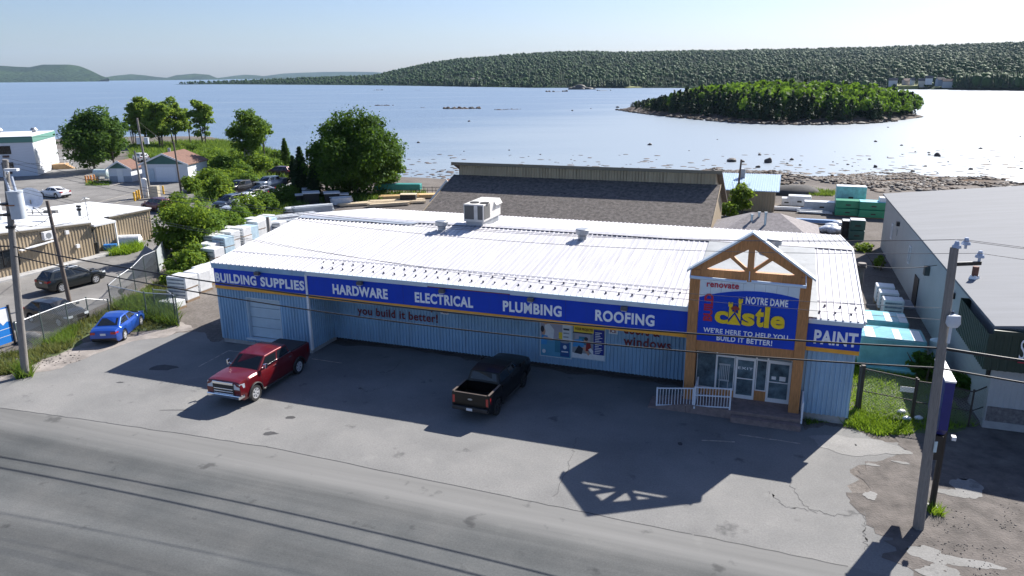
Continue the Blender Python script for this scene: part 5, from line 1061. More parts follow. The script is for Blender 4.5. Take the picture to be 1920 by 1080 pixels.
for k in range(4):
    for z_ in (1.45, 4.15):
        c = K - md * (4.2 + k * 5.4); c = lift(c, z_ + .25); win(mot, c + mn * .02, md, 1.7, 1.35, mn, .06, m=M_black)
        flat(mot, 'air_conditioner', mat('brown_grille', (.10, .055, .05), .6), c - up * 1.05 + mn * .02, md, .95, .34, mn, .12)
for q_ in (2.5, 9.0):
    vb = MB(); c = K - md * (q_ * .9) - mn * (dep * (.75 if q_ < 5 else .85)); vb.cyl((c.x, c.y, 6.5), .35, .5, 12); vb.tube([(c.x, c.y, 6.95), (c.x, c.y, 7.35)], [.65, .35], 14); vb.build('roof_vent', M_steel, mot)
sr = -mn; c = K - mn * dep * .62 + md * .02; mb = MB(); mb.prism([c, c + md * 2.2, c + md * 2.2 - mn * 2.4, c - mn * 2.4], (0, 0, .9)); 
for i in range(4): 
    b_ = c + md * (2.2 + i * .3); mb.prism([b_, b_ + md * .3, b_ + md * .3 - mn * 1.2, b_ - mn * 1.2], (0, 0, .75 - i * .2))
so_ = mb.build('landing_stair', mat('tan_timber', (.40, .26, .14), .7, var=.2), mot); mb = MB()
for a_ in (c + md * .05, c + md * 2.15, c + md * 2.15 - mn * 2.3): mb.beam(lift(a_, .9), lift(a_, 1.9), .08, .08, 0, (1, 0, 0))
mb.beam(lift(c, 1.9), lift(c + md * 2.2, 1.9), .08, .08); mb.beam(lift(c + md * 2.15, 1.9), lift(c + md * 2.15 - mn * 2.3, 1.9), .08, .08); mb.beam(lift(c + md * 2.2, 1.9), lift(c + md * 3.4, .9), .08, .08); mb.build('railing', M_white, so_)
# --- gabled outbuildings: front corners on the ground, depth, eave and ridge height
def gabled(name, label, FL, FR, dep, he, hr, wm, rm, front=None, over=.3, cat='building', gable=None):
    r = empty(name, (0, 0, 0), 0, label, cat); d = (FR - FL); W_ = d.length; d.normalize(); n = Vector((d.y, -d.x, 0)); M_ = (FL + FR) / 2
    mb = MB(); mb.prism([FL, FR, lift(FR, FR.z + he), lift(M_, FL.z + hr), lift(FL, FL.z + he)], -n * dep); mb.build('wall', wm, r)
    k = (hr - he) / (W_ / 2); mb = MB(); z0 = FL.z
    for s in (-1, 1):
        e = M_ + d * s * (W_ / 2 + over); ze = z0 + he - k * over
        mb.prism([lift(e, ze + .03) + n * over, lift(M_, z0 + hr + .03) + n * over, lift(M_, z0 + hr + .15) + n * over, lift(e, ze + .15) + n * over], -n * (dep + 2 * over))
    mb.build('roof', rm, r)
    for s in (-1, 1):
        mb = MB(); e = M_ + d * s * (W_ / 2 + over); mb.prism([lift(e, z0 + he - k*over - .1) + n * (over + .03), lift(M_, z0 + hr - .1) + n * (over + .03), lift(M_, z0 + hr + .17) + n * (over + .03), lift(e, z0 + he - k*over + .17) + n * (over + .03)], -n * .04); mb.build('barge_board', M_white, r)
    if gable: mb = MB(); mb.prism([lift(FL + d * .12, z0 + he + .02) + n * .03, lift(FR - d * .12, z0 + he + .02) + n * .03, lift(M_, z0 + hr - .1) + n * .03], -n * .025); mb.build('gable_panel', gable, r)
    return r, d, n
FL, FR = at(269, 341), at(355, 341); gdep = (at(370, 331) - FR).length
gar, d, n = gabled('garage', 'white gabled garage with brown roof and wide white overhead door', FL, FR, gdep, upz(FR, 308), upz((FL + FR) / 2, 289), M_wsid, M_brown, gable=mat('dark_green_gable', (.05, .14, .12), .6))
W_ = (FR - FL).length; flat(gar, 'overhead_door', mat('white_door_panels', (.74, .78, .84), .4, var=.03), lift(FL + d * W_ * .52, 1.15) + n * .02, d, W_ * .42, 2.25, n); flat(gar, 'side_door', mat('pale_door', (.50, .58, .64), .5), lift(FL + d * W_ * .2, 1.05) + n * .02, d, .95, 2.1, n)
mb = MB(); q = (FL + FR) / 2 - n * 2.5 - d * .2; mb.cyl((q.x, q.y, upz((FL + FR) / 2, 289) - .5), .22, 1.2, 10); mb.build('chimney', M_steel, gar)
FL, FR = at(206, 341), at(248, 341)
shd, d, n = gabled('garden_shed', 'small white gabled shed with one pale door left of the garage', FL, FR, 3.2, upz(FR, 316), upz((FL + FR) / 2, 303), M_wsid, M_brown, gable=MATS['dark_green_gable'])
flat(shd, 'door', M_white, lift(FL + d * 1.9, 1.0) + n * .02, d, .95, 2.0, n); flat(shd, 'skirt', mat('grey_plinth', (.34, .37, .41), .7), lift((FL + FR) / 2, .45) + n * .01, d, (FR - FL).length, .9, n, .015)
mb = MB(); c = at(192, 335); mb.tube([lift(c - d * 1.25, .95), lift(c - d * 1.1, .95), lift(c + d * 1.1, .95), lift(c + d * 1.25, .95)], [.25, .62, .62, .25], 16)
for s in (-.8, .8): mb.beam(lift(c + d * s, 0), lift(c + d * s, .5), .1, .7)
tag(mb.build('oil_tank', mat('pale_green_tank', (.55, .66, .64), .4)), 'pale rounded oil tank on legs beside the small shed', 'oil tank')
# --- long shingled building behind the store (built in the store's frame)
rb = empty('lumber_building', B(0, 0), YAW, 'long low building with brown grey shingle slope and tan clerestory wall behind the store', 'building')
ul, ur, vc, vf, zt, zc_, ze = .95, 26.0, 34.2, 25.6, 7.2, 6.08, 3.1
mb = MB(); mb.prism([(ul - .5, vf, ze), (ul - .5, vc, zc_), (ul - .5, vc, zc_ - .15), (ul - .5, vf, ze - .15)], (ur - ul + .9, 0, 0)); mb.build('roof', M_shing, rb)
for q in (ul - .55, ur + .405): mb = MB(); mb.prism([(q, vf - .05, ze - .2), (q, vc, zc_ - .22), (q, vc, zc_ + .03), (q, vf - .05, ze + .05)], (.045, 0, 0)); mb.build('barge_board', M_tan, rb)
mb = MB(); ribbed(mb, (ul, vc), (ur, vc), zc_ - .1, zt, .28, .035); mb.build('clerestory_wall', M_tan, rb, fix=False)
mb = MB(); mb.prism([(ul, vf + .4, 0), (ul, vc + 9, 0), (ul, vc + 9, ze), (ul, vc, zt), (ul, vc, zc_ - .2), (ul, vf + .4, ze - .1)], (ur - ul, 0, 0)); mb.build('wall', M_tan, rb)
mb = MB(); mb.prism([(ul - .6, vc - .45, zt + .0), (ul - .6, vc + 9.3, ze - .1), (ul - .6, vc + 9.3, ze + .05), (ul - .6, vc - .45, zt + .15)], (ur - ul + 1.1, 0, 0)); mb.build('rear_roof', M_shing, rb)
mb = MB(); mb.box(ul - .62, ur + .52, vc - .5, vc - .44, zt - .12, zt + .17); mb.build('eave_trim', M_tand, rb)
# --- brown shed left of it, blue roofed shed right of it, low grey hip roof
P_ = at(835, 366); P2 = at(809, 366); Q = atY(835, 342, P_.y)
gabled('brown_roof_shed', 'small tan shed with brown roof at the left end of the long shingled building', B(-2.4, 35.0), B(1.0, 35.0), 6.5, 3.4, 5.3, M_tan, M_brown)
br, d, n = gabled('blue_roof_shed', 'tan shed with pale blue metal roof beside the stony beach', B(30.6, 45.5), B(30.6, 38.0), 1, 1, 1, M_tan, M_tan) if False else (empty('blue_roof_shed', B(0, 0), YAW, 'tan shed with pale blue metal roof beside the stony beach', 'building'), None, None)
b0, b1, w0, w1 = 24.2, 30.9, 56.5, 63.5
mb = MB(); ribbed(mb, (b0, w0), (b1, w0), -.5, 2.45, .3, .035); ribbed(mb, (b1, w0), (b1, w1), -.5, 2.45, .3, .035); mb.poly([(b0, w0, 2.45), (b0, w1, 3.3), (b0, w1, -.5), (b0, w0, -.5)]); mb.poly([(b1, w0, 2.45), (b1, w1, 3.3), (b1, w1, 2.45)]); mb.build('wall', M_tan, br, fix=False)
mb = MB()
for i in range(28):
    a = b0 - .4 + i * .27
    for c_, d_, e_ in ((0, .21, 0), (.21, .06, .05)): mb.prism([(a + c_, w0 - .4, 2.38), (a + c_, w1 + .2, 3.40), (a + c_, w1 + .2, 3.5 + e_), (a + c_, w0 - .4, 2.48 + e_)], (d_, 0, 0))
mb.build('roof', mat('pale_blue_metal_roof', (.34, .46, .58), .4, .3, var=.08), br); mb = MB(); mb.box(26.6, 27.2, 61.5, 62.1, 3.0, 4.3); mb.build('chimney', M_steel, br)
hipb = empty('grey_hip_shed', B(0, 0), YAW, 'low shed with pale grey hipped roof close behind the store', 'building')
hu0, hu1, hv0, hv1, hz, hr = 26.6, 34.6, 21.3, 30.0, 3.7, 5.25
mb = MB(); mb.add([(hu0, hv0, hz), (hu1, hv0, hz), (hu1, hv1, hz), (hu0, hv1, hz), (hu0 + 3, (hv0 + hv1) / 2, hr), (hu1 - 3, (hv0 + hv1) / 2, hr)], [(0, 1, 5, 4), (1, 2, 5), (2, 3, 4, 5), (3, 0, 4), (3, 2, 1, 0)]); mb.build('roof', mat('pale_grey_shingles', (.23, .21, .21), .95, var=.3, scale=4), hipb)
mb = MB(); mb.box(hu0 + .4, hu1 - .4, hv0 + .4, hv1 - .4, 0, hz - .01); mb.build('wall', M_gsid, hipb)
for uu, vv, hh in ((29.6, 24.4, .6), (30.6, 23.9, .9), (30.1, 25.0, .7)): mb = MB(); mb.cyl((uu, vv, 4.6), .09, hh, 10); mb.cyl((uu, vv, 4.6 + hh), .13, .1, 10); mb.build('vent_pipe', M_steel, hipb)
# --- grey building at the right edge (store's frame)
gb = empty('grey_building', B(0, 0), YAW, 'large grey sided building with grey roof and dark green sign band at the right edge', 'building')
gu, gv = bl(at(1842, 800))[:2]; gz_ = 4.84; far = bl(at(1663, 366, gz_)); gv1 = far.y; gu1 = far.x
du_ = (gu1 - gu) / (gv1 - gv); gw = 24.0; grz = 6.15; gmid = 12.0
def gx(v): return gu + du_ * (v - gv)
mb = MB(); ribbed(mb, (gu1, gv1), (gu, gv), 0, gz_ + .02, .22, .018); ribbed(mb, (gu, gv), (gu + gw, gv), 0, gz_ + .02, .22, .018); mb.poly([(gu, gv + .02, gz_), (gu + gw, gv + .02, gz_), (gu + gmid, gv + .02, grz)]); mb.poly([(gu1, gv1, 0), (gu1 + gw, gv1, 0), (gu1 + gw, gv1, gz_), (gu1 + gmid, gv1, grz), (gu1, gv1, gz_)]); mb.build('wall', M_gsid, gb, fix=False)
mb = MB(); mb.prism([(gu - .3, gv - .35, gz_ - .02), (gu + gmid, gv - .35, grz), (gu + gmid, gv - .35, grz + .12), (gu - .3, gv - .35, gz_ + .1)], (du_ * (gv1 - gv + .6), gv1 - gv + .6, 0)); mb.prism([(gu + gmid, gv - .35, grz), (gu + gw + .3, gv - .35, gz_), (gu + gw + .3, gv - .35, gz_ + .12), (gu + gmid, gv - .35, grz + .12)], (du_ * (gv1 - gv + .6), gv1 - gv + .6, 0)); mb.build('roof', M_groof, gb)
M_dgreen = mat('dark_green_band', (.02, .042, .03), .5, var=.1)
mb = MB(); ribbed(mb, (gx(gv + 5.2) - .5, gv + 5.2), (gu - .5, gv - .5), 2.95, 4.62, .3, .03); ribbed(mb, (gu - .5, gv - .5), (gu + gw, gv - .5), 2.95, 4.62, .3, .03); mb.poly([(gx(gv + 5.2) - .5, gv + 5.2, 2.95), (gx(gv + 5.2), gv + 5.2, 2.95), (gx(gv + 5.2), gv + 5.2, 4.62), (gx(gv + 5.2) - .5, gv + 5.2, 4.62)]); mb.poly([(gx(gv + 5.2) - .5, gv + 5.2, 2.96), (gx(gv + 5.2), gv + 5.2, 2.96), (gu + gw, gv, 2.96), (gu + gw, gv - .5, 2.96), (gu - .5, gv - .5, 2.96)])
band = mb.build('sign_band', M_dgreen, gb, fix=False)
mb = MB(); mb.box(gu - .35, gu + gw, gv - .62, gv - .36, 4.64, 4.82); mb.build('gutter', M_dgreen, gb)
us, zs = pv(1909, 674, gv - .56); us2, zs2 = pv(1927, 638, gv - .56); text_on('S', band, M_letter, gv - .56, us, us2, zs, zs2, .0); mb = MB(); mb.box(us, us + 3, gv - .56, gv - .54, zs - .16, zs - .11); mb.build('underline', M_red, band)
mb = MB(); mb.box(gu + .05, gu + gw, gv - .06, gv - .02, .35, 1.05); mb.build('stone_panel', mat('grey_stone_veneer', (.16, .15, .15), .9, var=.5, scale=5, bump=.6, bscale=8), gb); mb = MB(); mb.box(gu - .05, gu + gw, gv - .1, gv + .3, -.2, .35); mb.build('foundation', M_conc, gb)
sdu, sn = Vector((du_, 1, 0)).normalized(), Vector((-1, du_, 0)).normalized()
def gwall(px, py):       # point on the side wall seen at a photo pixel
    o = bl((0, 0, CAM_H)); r_ = ray(px, py); e = bl((r_.x, r_.y, CAM_H + r_.z)) - o
    t = ((gu + du_ * (o.y - gv)) - o.x) / (e.x - du_ * e.y); return o + e * t
win(gb, gwall(1706, 478) + sn * .03, sdu, .75, 1.3, sn, .07); win(gb, gwall(1673, 434) + sn * .03, sdu, .7, 1.3, sn, .12)
flat(gb, 'wall_vent', M_steel, gwall(1682, 435), sdu, .5, .5, sn, .06); flat(gb, 'wall_lamp', M_black, gwall(1687, 420), sdu, .5, .3, sn, .25); flat(gb, 'flood_lamp', mat('green_grey_box', (.06, .07, .07), .6), gwall(1743, 508) + sn * .02, sdu, .5, .55, sn, .3)
flat(gb, 'wall_lamp', M_black, gwall(1791, 555), sdu, .3, .3, sn, .2); flat(gb, 'meter', M_black, gwall(1856, 697), sdu, .25, .5, sn, .12)
c = gwall(1713, 575); c.z = 1.05; flat(gb, 'door', mat('brown_black_door', (.03, .022, .018), .6), c + sn * .03, sdu, 1.5, 2.1, sn, .05); mb = MB(); a = c + sn * .05; a.z = 0; mb.prism([a - sdu * .95, a + sdu * .95, a + sdu * .95 + sn * .9, a - sdu * .95 + sn * .9], (0, 0, .15)); mb.build('door_slab', M_conc, gb)
mb = MB(); c = bl(at(1827, 520, 5.1)); mb.cyl((c.x, c.y, 5.0), .28, .22, 4, 0, .2); mb.cyl((c.x, c.y, 5.15), .16, .55, 12, 1); mb.build('flue', [M_white, mat('rusty_flue', (.16, .07, .05), .8, var=.4)], gb)
# ================================================================== POLES, WIRES, SIGNS
M_pole = mat('weathered_pole', (.22, .205, .19), .9, var=.25, scale=5, stretch=(6, 6, .5), bump=.3); M_cable = mat('black_cable', (.012, .012, .013), .6); M_wire = mat('bare_wire', (.10, .10, .11), .4, .5)
M_insul = mat('insulator_glaze', (.45, .50, .60), .2, var=.05)
LEAN = {}
def utility_pole(P, H, r0, r1, label, lean=(0, 0), m=None):
    r = empty('utility_pole', P, 0, label, 'utility pole', 'wooden utility poles'); mb = MB(); mb.tube([(0, 0, -.3), (lean[0] * .5, lean[1] * .5, H * .5), (lean[0], lean[1], H)], [r0, (r0 + r1) / 2, r1], 14); mb.build('shaft', m or M_pole, r); return r
def insul(r, p, s=1.0):
    mb = MB(); p = Vector(p); mb.tube([p, p + Vector((0, 0, .1 * s)), p + Vector((0, 0, .12 * s)), p + Vector((0, 0, .2 * s)), p + Vector((0, 0, .22 * s)), p + Vector((0, 0, .32 * s))], [.04 * s, .04 * s, .13 * s, .11 * s, .08 * s, .05 * s], 10); mb.build('insulator', M_insul, r)
PL, PR = at(47, 705), at(1722, 990)
lp_ = utility_pole(PL, 11.75, .20, .14, 'tall grey roadside pole with transformer can and lamp arm at the left edge', (1.15, .1))
mb = MB(); tz = upz(PL, 410); LX = .82; mb.cyl((LX + .55, .0, tz), .36, 1.35, 18); mb.cyl((LX + .55, 0, tz + 1.35), .38, .08, 18); tcan = mb.build('transformer', mat('transformer_grey', (.50, .55, .60), .4, var=.08), lp_); mb = MB(); mb.box(LX + .55 - .37, LX + .55 + .1, -.385, -.36, tz + .7, tz + .76); mb.build('rust_band', mat('rust', (.28, .12, .05), .8), tcan)
for x in (LX + .3, LX + .62): mb = MB(); mb.tube([(x, 0, tz + 1.4), (x - .08, 0, tz + 2.15)], .07, 8); mb.build('bushing', M_insul, tcan)
mb = MB(); mb.cyl((LX - .8, .2, tz - .1), .33, 1.2, 16); mb.build('transformer', MATS['transformer_grey'], lp_)
mb = MB()
for z_ in (tz + .2, tz + .75): mb.beam((LX - .8, -.05, z_), (LX + .6, -.05, z_), .1, .1)
for z_ in (tz + .15, tz + .7, tz - .5): mb.cyl((LX, 0, z_), .24, .12, 12)
mb.build('bracket', M_black, lp_); mb = MB(); lz = upz(PL, 318); mb.tube([(1.05, 0, lz - .5), (1.3, -.3, lz), (2.0, -.5, lz + .05)], .035, 8); mb.box(1.45, 2.1, -.62, -.38, lz - .02, lz + .1); mb.build('lamp_arm', M_white, lp_)
for x in (.25, -.5): insul(lp_, (x + 1.0, -.1, tz + 2.3), .8)
rp_ = utility_pole(PR, 10.25, .185, .125, 'tall grey roadside pole in front of the dirt verge at the right', (-.30, .0))
for x, y, z in ((-.24, 0, 10.1), (.06, .02, 10.2), (.62, .1, 9.75)): insul(rp_, (x, y, z), 1.1)
mb = MB(); mb.beam((-.18, 0, 9.7), (.68, .1, 9.7), .1, .12); mb.beam((-.3, 0, 9.2), (-.3, 0, 10.1), .06, .06, 0, (1, 0, 0)); mb.build('bracket', M_black, rp_)
mb = MB(); z_ = upz(PR, 612); mb.tube([(-.14, -.2, z_ + .55), (-.14, -.28, z_ + .45), (-.14, -.3, z_ + .2), (-.14, -.3, z_ + .1)], [.06, .2, .22, .16], 14); mb.tube([(-.14, -.1, z_ + .5), (-.14, -.22, z_ + .6)], .03, 6); mb.tube([(-.14, -.22, z_ - .5), (-.14, -.22, z_ + .2)], .05, 6); mb.build('lamp', mat('lamp_globe', (.55, .6, .66), .3), rp_)
mb = MB(); z_ = upz(PR, 830); mb.box(-.05, .05, -.23, -.2, z_ - .25, z_ + .15); mb.build('tag_plate', mat('pale_tag', (.5, .62, .66), .4), rp_)
p2 = utility_pole(at(131, 567), 7.45, .16, .11, 'thin dark pole by the black SUV at the tan building', (-.35, .05), mat('dark_pole', (.13, .105, .09), .9, var=.25, scale=5, stretch=(6, 6, .5)))
p3 = utility_pole(at(283, 370), 10.6, .17, .12, 'far pole with two transformer cans in front of the garage', (-.35, 0))
for x in (-.55, .5): mb = MB(); mb.cyl((x, 0, 7.2), .3, .85, 14); mb.build('transformer', MATS['transformer_grey'], p3)
p3b = utility_pole(at(268, 372), 6.4, .15, .11, 'shorter far pole left of the one with transformers', (-.2, 0))
p4 = utility_pole(at(340, 362), 7.2, .14, .10, 'thin far pole at the right corner of the garage', (-.15, 0), MATS['dark_pole'])
p5 = utility_pole(at(505, 445), 2.1, .16, .16, 'short grey post stub beside the store roof edge', (0, 0))
P6 = at(1379, 402); p6 = utility_pole(P6, upz(P6, 299), .14, .10, 'thin pole between the shingled building and the blue roofed shed', (.2, 0), MATS['dark_pole'])
def wire(a, b, sag, r, label, cat='wire', group='overhead wires', m=None, ext=0, name='overhead_wire', n=36):
    a, b = Vector(a), Vector(b); L = [a + (b - a) * t - Vector((0, 0, sag * 4 * t * (1 - t))) for t in np.linspace(-ext, 1 + ext, n)]
    mb = MB(); mb.tube(L, r, 6); return tag(mb.build(name, m or M_cable, fix=False), label, cat, group)
def pt(P, y, dx=0, dy=0): return Vector((P.x + dx, P.y + dy, upz(P, y)))
def sagfor(a, b, px, py):
    best = None
    for s in np.linspace(0, 4, 161):
        for t in np.linspace(.2, .8, 121):
            q = a + (b - a) * t - Vector((0, 0, s * 4 * t * (1 - t))); d = q - Vector((0, 0, CAM_H)); z = d.dot(_FW); x, y = 960 + d.dot(_right) / z * F_PX, 540 + d.dot(_down) / z * F_PX
            e = abs(x - px) * .3 + abs(y - py)
            if best is None or e < best[0]: best = (e, s)
    return best[1]
a, b = pt(PL, 462, .68), pt(PR, 653, -.2); sA = sagfor(a, b, 985, 600); wire(a, b, sA, .034, 'upper of the two thick black cables strung across the store front', 'cable', m=M_cable)
far_r = b + (b - a).normalized() * 30; wire(b, far_r + Vector((0, 0, .3)), .5, .05, 'thick black cable bundle leaving the right pole to the right', 'cable'); wire(a, a - (b - a).normalized() * 30, .6, .04, 'thick black cable leaving the left pole to the left', 'cable')
a, b = pt(PL, 480, .66), pt(PR, 690, -.18); sB = sagfor(a, b, 985, 631); wire(a, b, sB, .030, 'lower of the two thick black cables strung across the store front', 'cable'); wire(b, b + (b - a).normalized() * 30, .5, .03, 'lower black cable leaving the right pole to the right', 'cable')
for (ya, yb, lb, sg) in ((345, 600, 'middle thin bare wire crossing the store roof', 1.0), (352, 578, 'thin bare wire crossing the entrance sign', 1.1)):
    wire(pt(PL, ya, 1.0), pt(PR, yb, -.25), sg, .008, lb, m=M_wire)
for i, (x, lb) in enumerate(((-.24, 'highest thin line wire, store side, at the right pole top'), (.06, 'highest thin line wire, second, at the right pole top'), (.62, 'thin line wire on the bracket end of the right pole'))):
    e = Vector((PR.x + x - .1, PR.y, 10.5 if i < 2 else 10.05)); wire(e, Vector((PL.x + 1.1, PL.y, 11.9 - i * .2)), 1.3, .009, lb, m=M_wire); wire(e, e + (e - Vector((PL.x, PL.y, 12))).normalized() * 30, .4, .009, lb.replace('line wire', 'line wire running off right'), m=M_wire)
a = pt(PL, 420, .8); 
for q, lb in ((at(100, 398, 6.9), 'twisted service wire from the left pole to the thin dark pole'), (at(87, 447, 3.4), 'service wire from the left pole to the heat pump wall'), (at(170, 400, 4.6), 'service wire from the left pole to the roof mast')): wire(a, q, .5, .018, lb)
for (ax, ay, az), (bx, by, bz), lb in (((268, 250, 8), (0, 300, 8), 'far wire running left from the far poles past the motel'), ((268, 320, 4.5), (0, 345, 4.5), 'lower far wire running left past the motel')): wire(at(ax, ay, az) if False else Vector((at(283, 370).x, at(283, 370).y, az + 1.5)), Vector((at(0, 372).x - 10, at(0, 372).y, bz + .5)), .8, .02, lb)
wire(Vector((at(283, 370).x, at(283, 370).y, 10)), Vector((at(340, 362).x, at(340, 362).y, 7)), .5, .02, 'far wire between the pole with transformers and the garage pole')
q5 = bl(at(1640, 497, 5)); wire(B(UE, 9, 5.6), B(gx(16), 16, 4.2), .25, .02, 'service wire between the store roof and the grey building wall')
# pylon sign seen edge on, dark post
Pp = at(1747, 950); py_ = empty('pylon_sign', Pp, YAW, 'blue pylon sign on a dark steel post, seen edge on behind the right pole', 'sign')
mb = MB(); mb.cyl((0, 0, -.1), .11, 4.4, 14); mb.cyl((0, 0, -.05), .2, .09, 14); mb.build('post', M_black, py_)
mb = MB(); DXP = -.26; oc = [(-.95, 3.55), (-.55, 3.2), (.75, 3.2), (1.15, 3.55), (1.15, 5.35), (-.95, 5.35)]; mb.prism([(DXP - .15, y, z) for y, z in oc], (.30, 0, 0)); mb.build('sign_panel', mat('dark_blue_panel', (.006, .014, .16), .4, var=.1), py_, bevel=.01); mb = MB(); mb.box(DXP - .17, DXP + .17, -.97, 1.17, 5.352, 5.41); mb.build('sign_cap', M_white, py_)
mb = MB(); mb.box(DXP - .13, DXP + .13, -.6, .8, 2.2, 3.15); mb.build('lower_panel', M_black, py_); mb = MB(); mb.box(.16, .30, -.5, -.3, 3.0, 3.14); mb.build('lamp', M_white, py_)
# blue roadside sign at the left edge
sa, sb = at(-22, 664), at(29, 646); sdr = (sb - sa).normalized(); sgn_ = empty('roadside_sign', (0, 0, 0), 0, 'blue and white billboard panel behind the left pole', 'sign'); sno = Vector((sdr.y, -sdr.x, 0))
z0_, z1_ = .25, 2.45; mb = MB(); mb.prism([lift(sa, z0_), lift(sb, z0_), lift(sb, z1_), lift(sa, z1_)], -sno * .08); mb.build('panel', mat('sky_blue_panel', (.02, .19, .60), .4, var=.1, scale=1), sgn_)
Ls = (sb - sa).length
def sp(a, b): return lift(sa + sdr * Ls * a, z0_ + (z1_ - z0_) * b) + sno * .006
mb = MB(); mb.poly([sp(.0, .62), sp(.45, .55), sp(.62, .62), sp(.7, .52), sp(.85, .6), sp(.97, .58), sp(.97, .96), sp(.7, .98), sp(.0, .9)]); mb.poly([sp(.0, .40), sp(.97, .40), sp(.97, .415), sp(0, .415)]); mb.poly([sp(.0, .2), sp(.97, .2), sp(.97, .212), sp(0, .212)]); mb.build('cloud_print', M_white, sgn_, fix=False)
for q in (sa, sb): mb = MB(); mb.beam(lift(q, 0), lift(q, 2.55), .1, .1, 0, (1, 0, 0)); mb.build('post', M_black, sgn_)
# ================================================================== FENCES
def mesh_mat():
    m, t, p = nodes('chain_link'); p.inputs['Base Color'].default_value = (.22, .24, .25, 1); p.inputs['Metallic'].default_value = .5; p.inputs['Roughness'].default_value = .5
    tc = N(t, 'ShaderNodeTexCoord'); outs = []
    for rz in (45, -45):
        mp = N(t, 'ShaderNodeMapping'); mp.inputs['Rotation'].default_value = (0, 0, R(rz)); t.links.new(tc.outputs['UV'], mp.inputs[0])
        wv = N(t, 'ShaderNodeTexWave', Scale=3.2); t.links.new(mp.outputs[0], wv.inputs['Vector']); g = N(t, 'ShaderNodeMath', operation='GREATER_THAN'); t.links.new(wv.outputs[1], g.inputs[0]); g.inputs[1].default_value = .95; outs.append(g)
    mx = N(t, 'ShaderNodeMath', operation='MAXIMUM'); t.links.new(outs[0].outputs[0], mx.inputs[0]); t.links.new(outs[1].outputs[0], mx.inputs[1]); t.links.new(mx.outputs[0], p.inputs['Alpha']); return m
M_link = mesh_mat(); M_post = mat('green_grey_post', (.10, .13, .12), .6, .2); M_galv = mat('galvanised_rail', (.50, .51, .52), .4, .5, var=.1)
def fence(label, pts, hs, railm=True, mesh=True, slat=None, postm=None, name='chain_link_fence', cat='fence', lowrail=False, railmat=None):
    r = empty(name, (0, 0, 0), 0, label, cat)
    for p, h in zip(pts, hs): mb = MB(); mb.cyl((p.x, p.y, p.z - .1), .04, h + .15, 8); mb.cyl((p.x, p.y, p.z + h + .05), .055, .06, 8); mb.build('post', postm or M_post, r)
    mb = MB(); 
    if railm:
        for (p, h), (q, k) in zip(zip(pts, hs), list(zip(pts, hs))[1:]):
            for f_ in ((1, .45) if lowrail else (1,)): mb = MB(); mb.tube([lift(p, p.z + h * f_), lift(q, q.z + k * f_)], .03 if f_ == 1 else .025, 6); mb.build('rail', railmat or M_galv, r)
    if mesh or slat:
        vs, fs, uv, s = [], [], [], 0
        for i, (p, h) in enumerate(zip(pts, hs)):
            if i: s += (p - pts[i-1]).length
            vs += [lift(p, p.z + .04), lift(p, p.z + h - .02)]; uv += [(s, 0), (s, h)]
        fs = [(2*i, 2*i+2, 2*i+3, 2*i+1) for i in range(len(pts) - 1)]
        mb = MB(); mb.add(vs, fs); o = mb.build('slat_panel' if slat else 'mesh', slat or M_link, r, fix=False)
        ul = o.data.uv_layers.new(name='UVMap')
        for lp in o.data.loops: ul.data[lp.index].uv = uv[lp.vertex_index]
        if slat: sm = o.modifiers.new('solid', 'SOLIDIFY'); sm.thickness = .02
    return r
def fz(px, py, ytop): P = at(px, py); return P, upz(P, ytop)
def fseq(L): ps = [fz(*q) for q in L]; return [p for p, h in ps], [h for p, h in ps]
fence('bent chain link fence with pale top rail in front of the dark hatchback', *fseq([(40, 668, 606), (85, 645, 588), (131, 618, 570), (168, 600, 560), (206, 588, 563)]))
fence('chain link fence corner with tall posts among weeds above the blue sedan', *fseq([(210, 581, 535), (230, 560, 517), (255, 545, 500), (275, 530, 480), (298, 514, 470)]), postm=M_post)
fence('chain link gate fence between the blue sedan and the stacked bundles', *fseq([(210, 581, 535), (277, 598, 549), (331, 609, 552)]))
fence('short chain link return fence beside the single low bundle', *fseq([(331, 609, 552), (336, 611, 556), (318, 585, 545), (292, 580, 543)]))
M_slat = mat('grey_privacy_slats', (.34, .37, .38), .6, .1, var=.2, scale=9, stretch=(3, 3, .1))
fence('grey slatted privacy fence between the tan building and the bushes', *fseq([(299, 514, 470), (308, 494, 456), (317, 474, 444), (324, 455, 434), (327, 442, 430)]), slat=M_slat, mesh=False, name='slatted_fence')
fence('long grey slatted fence beside the row of parked cars', *fseq([(440, 412, 392), (462, 402, 382), (480, 393, 375), (498, 384, 366), (516, 372, 357), (534, 362, 349), (548, 354, 342)]), slat=M_slat, mesh=False, name='slatted_fence')
M_gpost = mat('dark_brown_post', (.045, .035, .03), .7)
fence('chain link gate between the store corner and the grassy strip', *fseq([(1604, 764, 690), (1708, 783, 712)]), postm=M_gpost, lowrail=True, railmat=M_gpost, name='chain_link_gate', cat='gate')
fence('dark chain link fence in the shade beside the grey building', *fseq([(1711, 785, 715), (1760, 792, 722), (1815, 800, 735), (1850, 790, 720)]), postm=M_gpost, lowrail=True, railmat=M_gpost)
c = at(1694, 770); s1 = upz(c, 733); tag(flat(None, 'gate_notice', M_white, lift(c, s1 + .1) - Vector((0, .05, 0)), B(1, 0) - B(0, 0), .62, .26, Vector((-.34, -.94, 0)), .02), 'blank white notice plate hung on the chain link gate', 'sign')
mb = MB(); c = at(1607, 764); mb.beam(lift(c, 0) - Vector((0, .12, 0)), lift(c, upz(c, 683)) - Vector((0, .12, 0)), .16, .16, 0, (1, 0, 0)); tag(mb.build('wooden_post', M_gpost), 'dark square timber post at the store corner beside the gate', 'post')
mb = MB(); P_ = [at(207, 578), at(232, 560), at(262, 535), at(298, 508)]; 
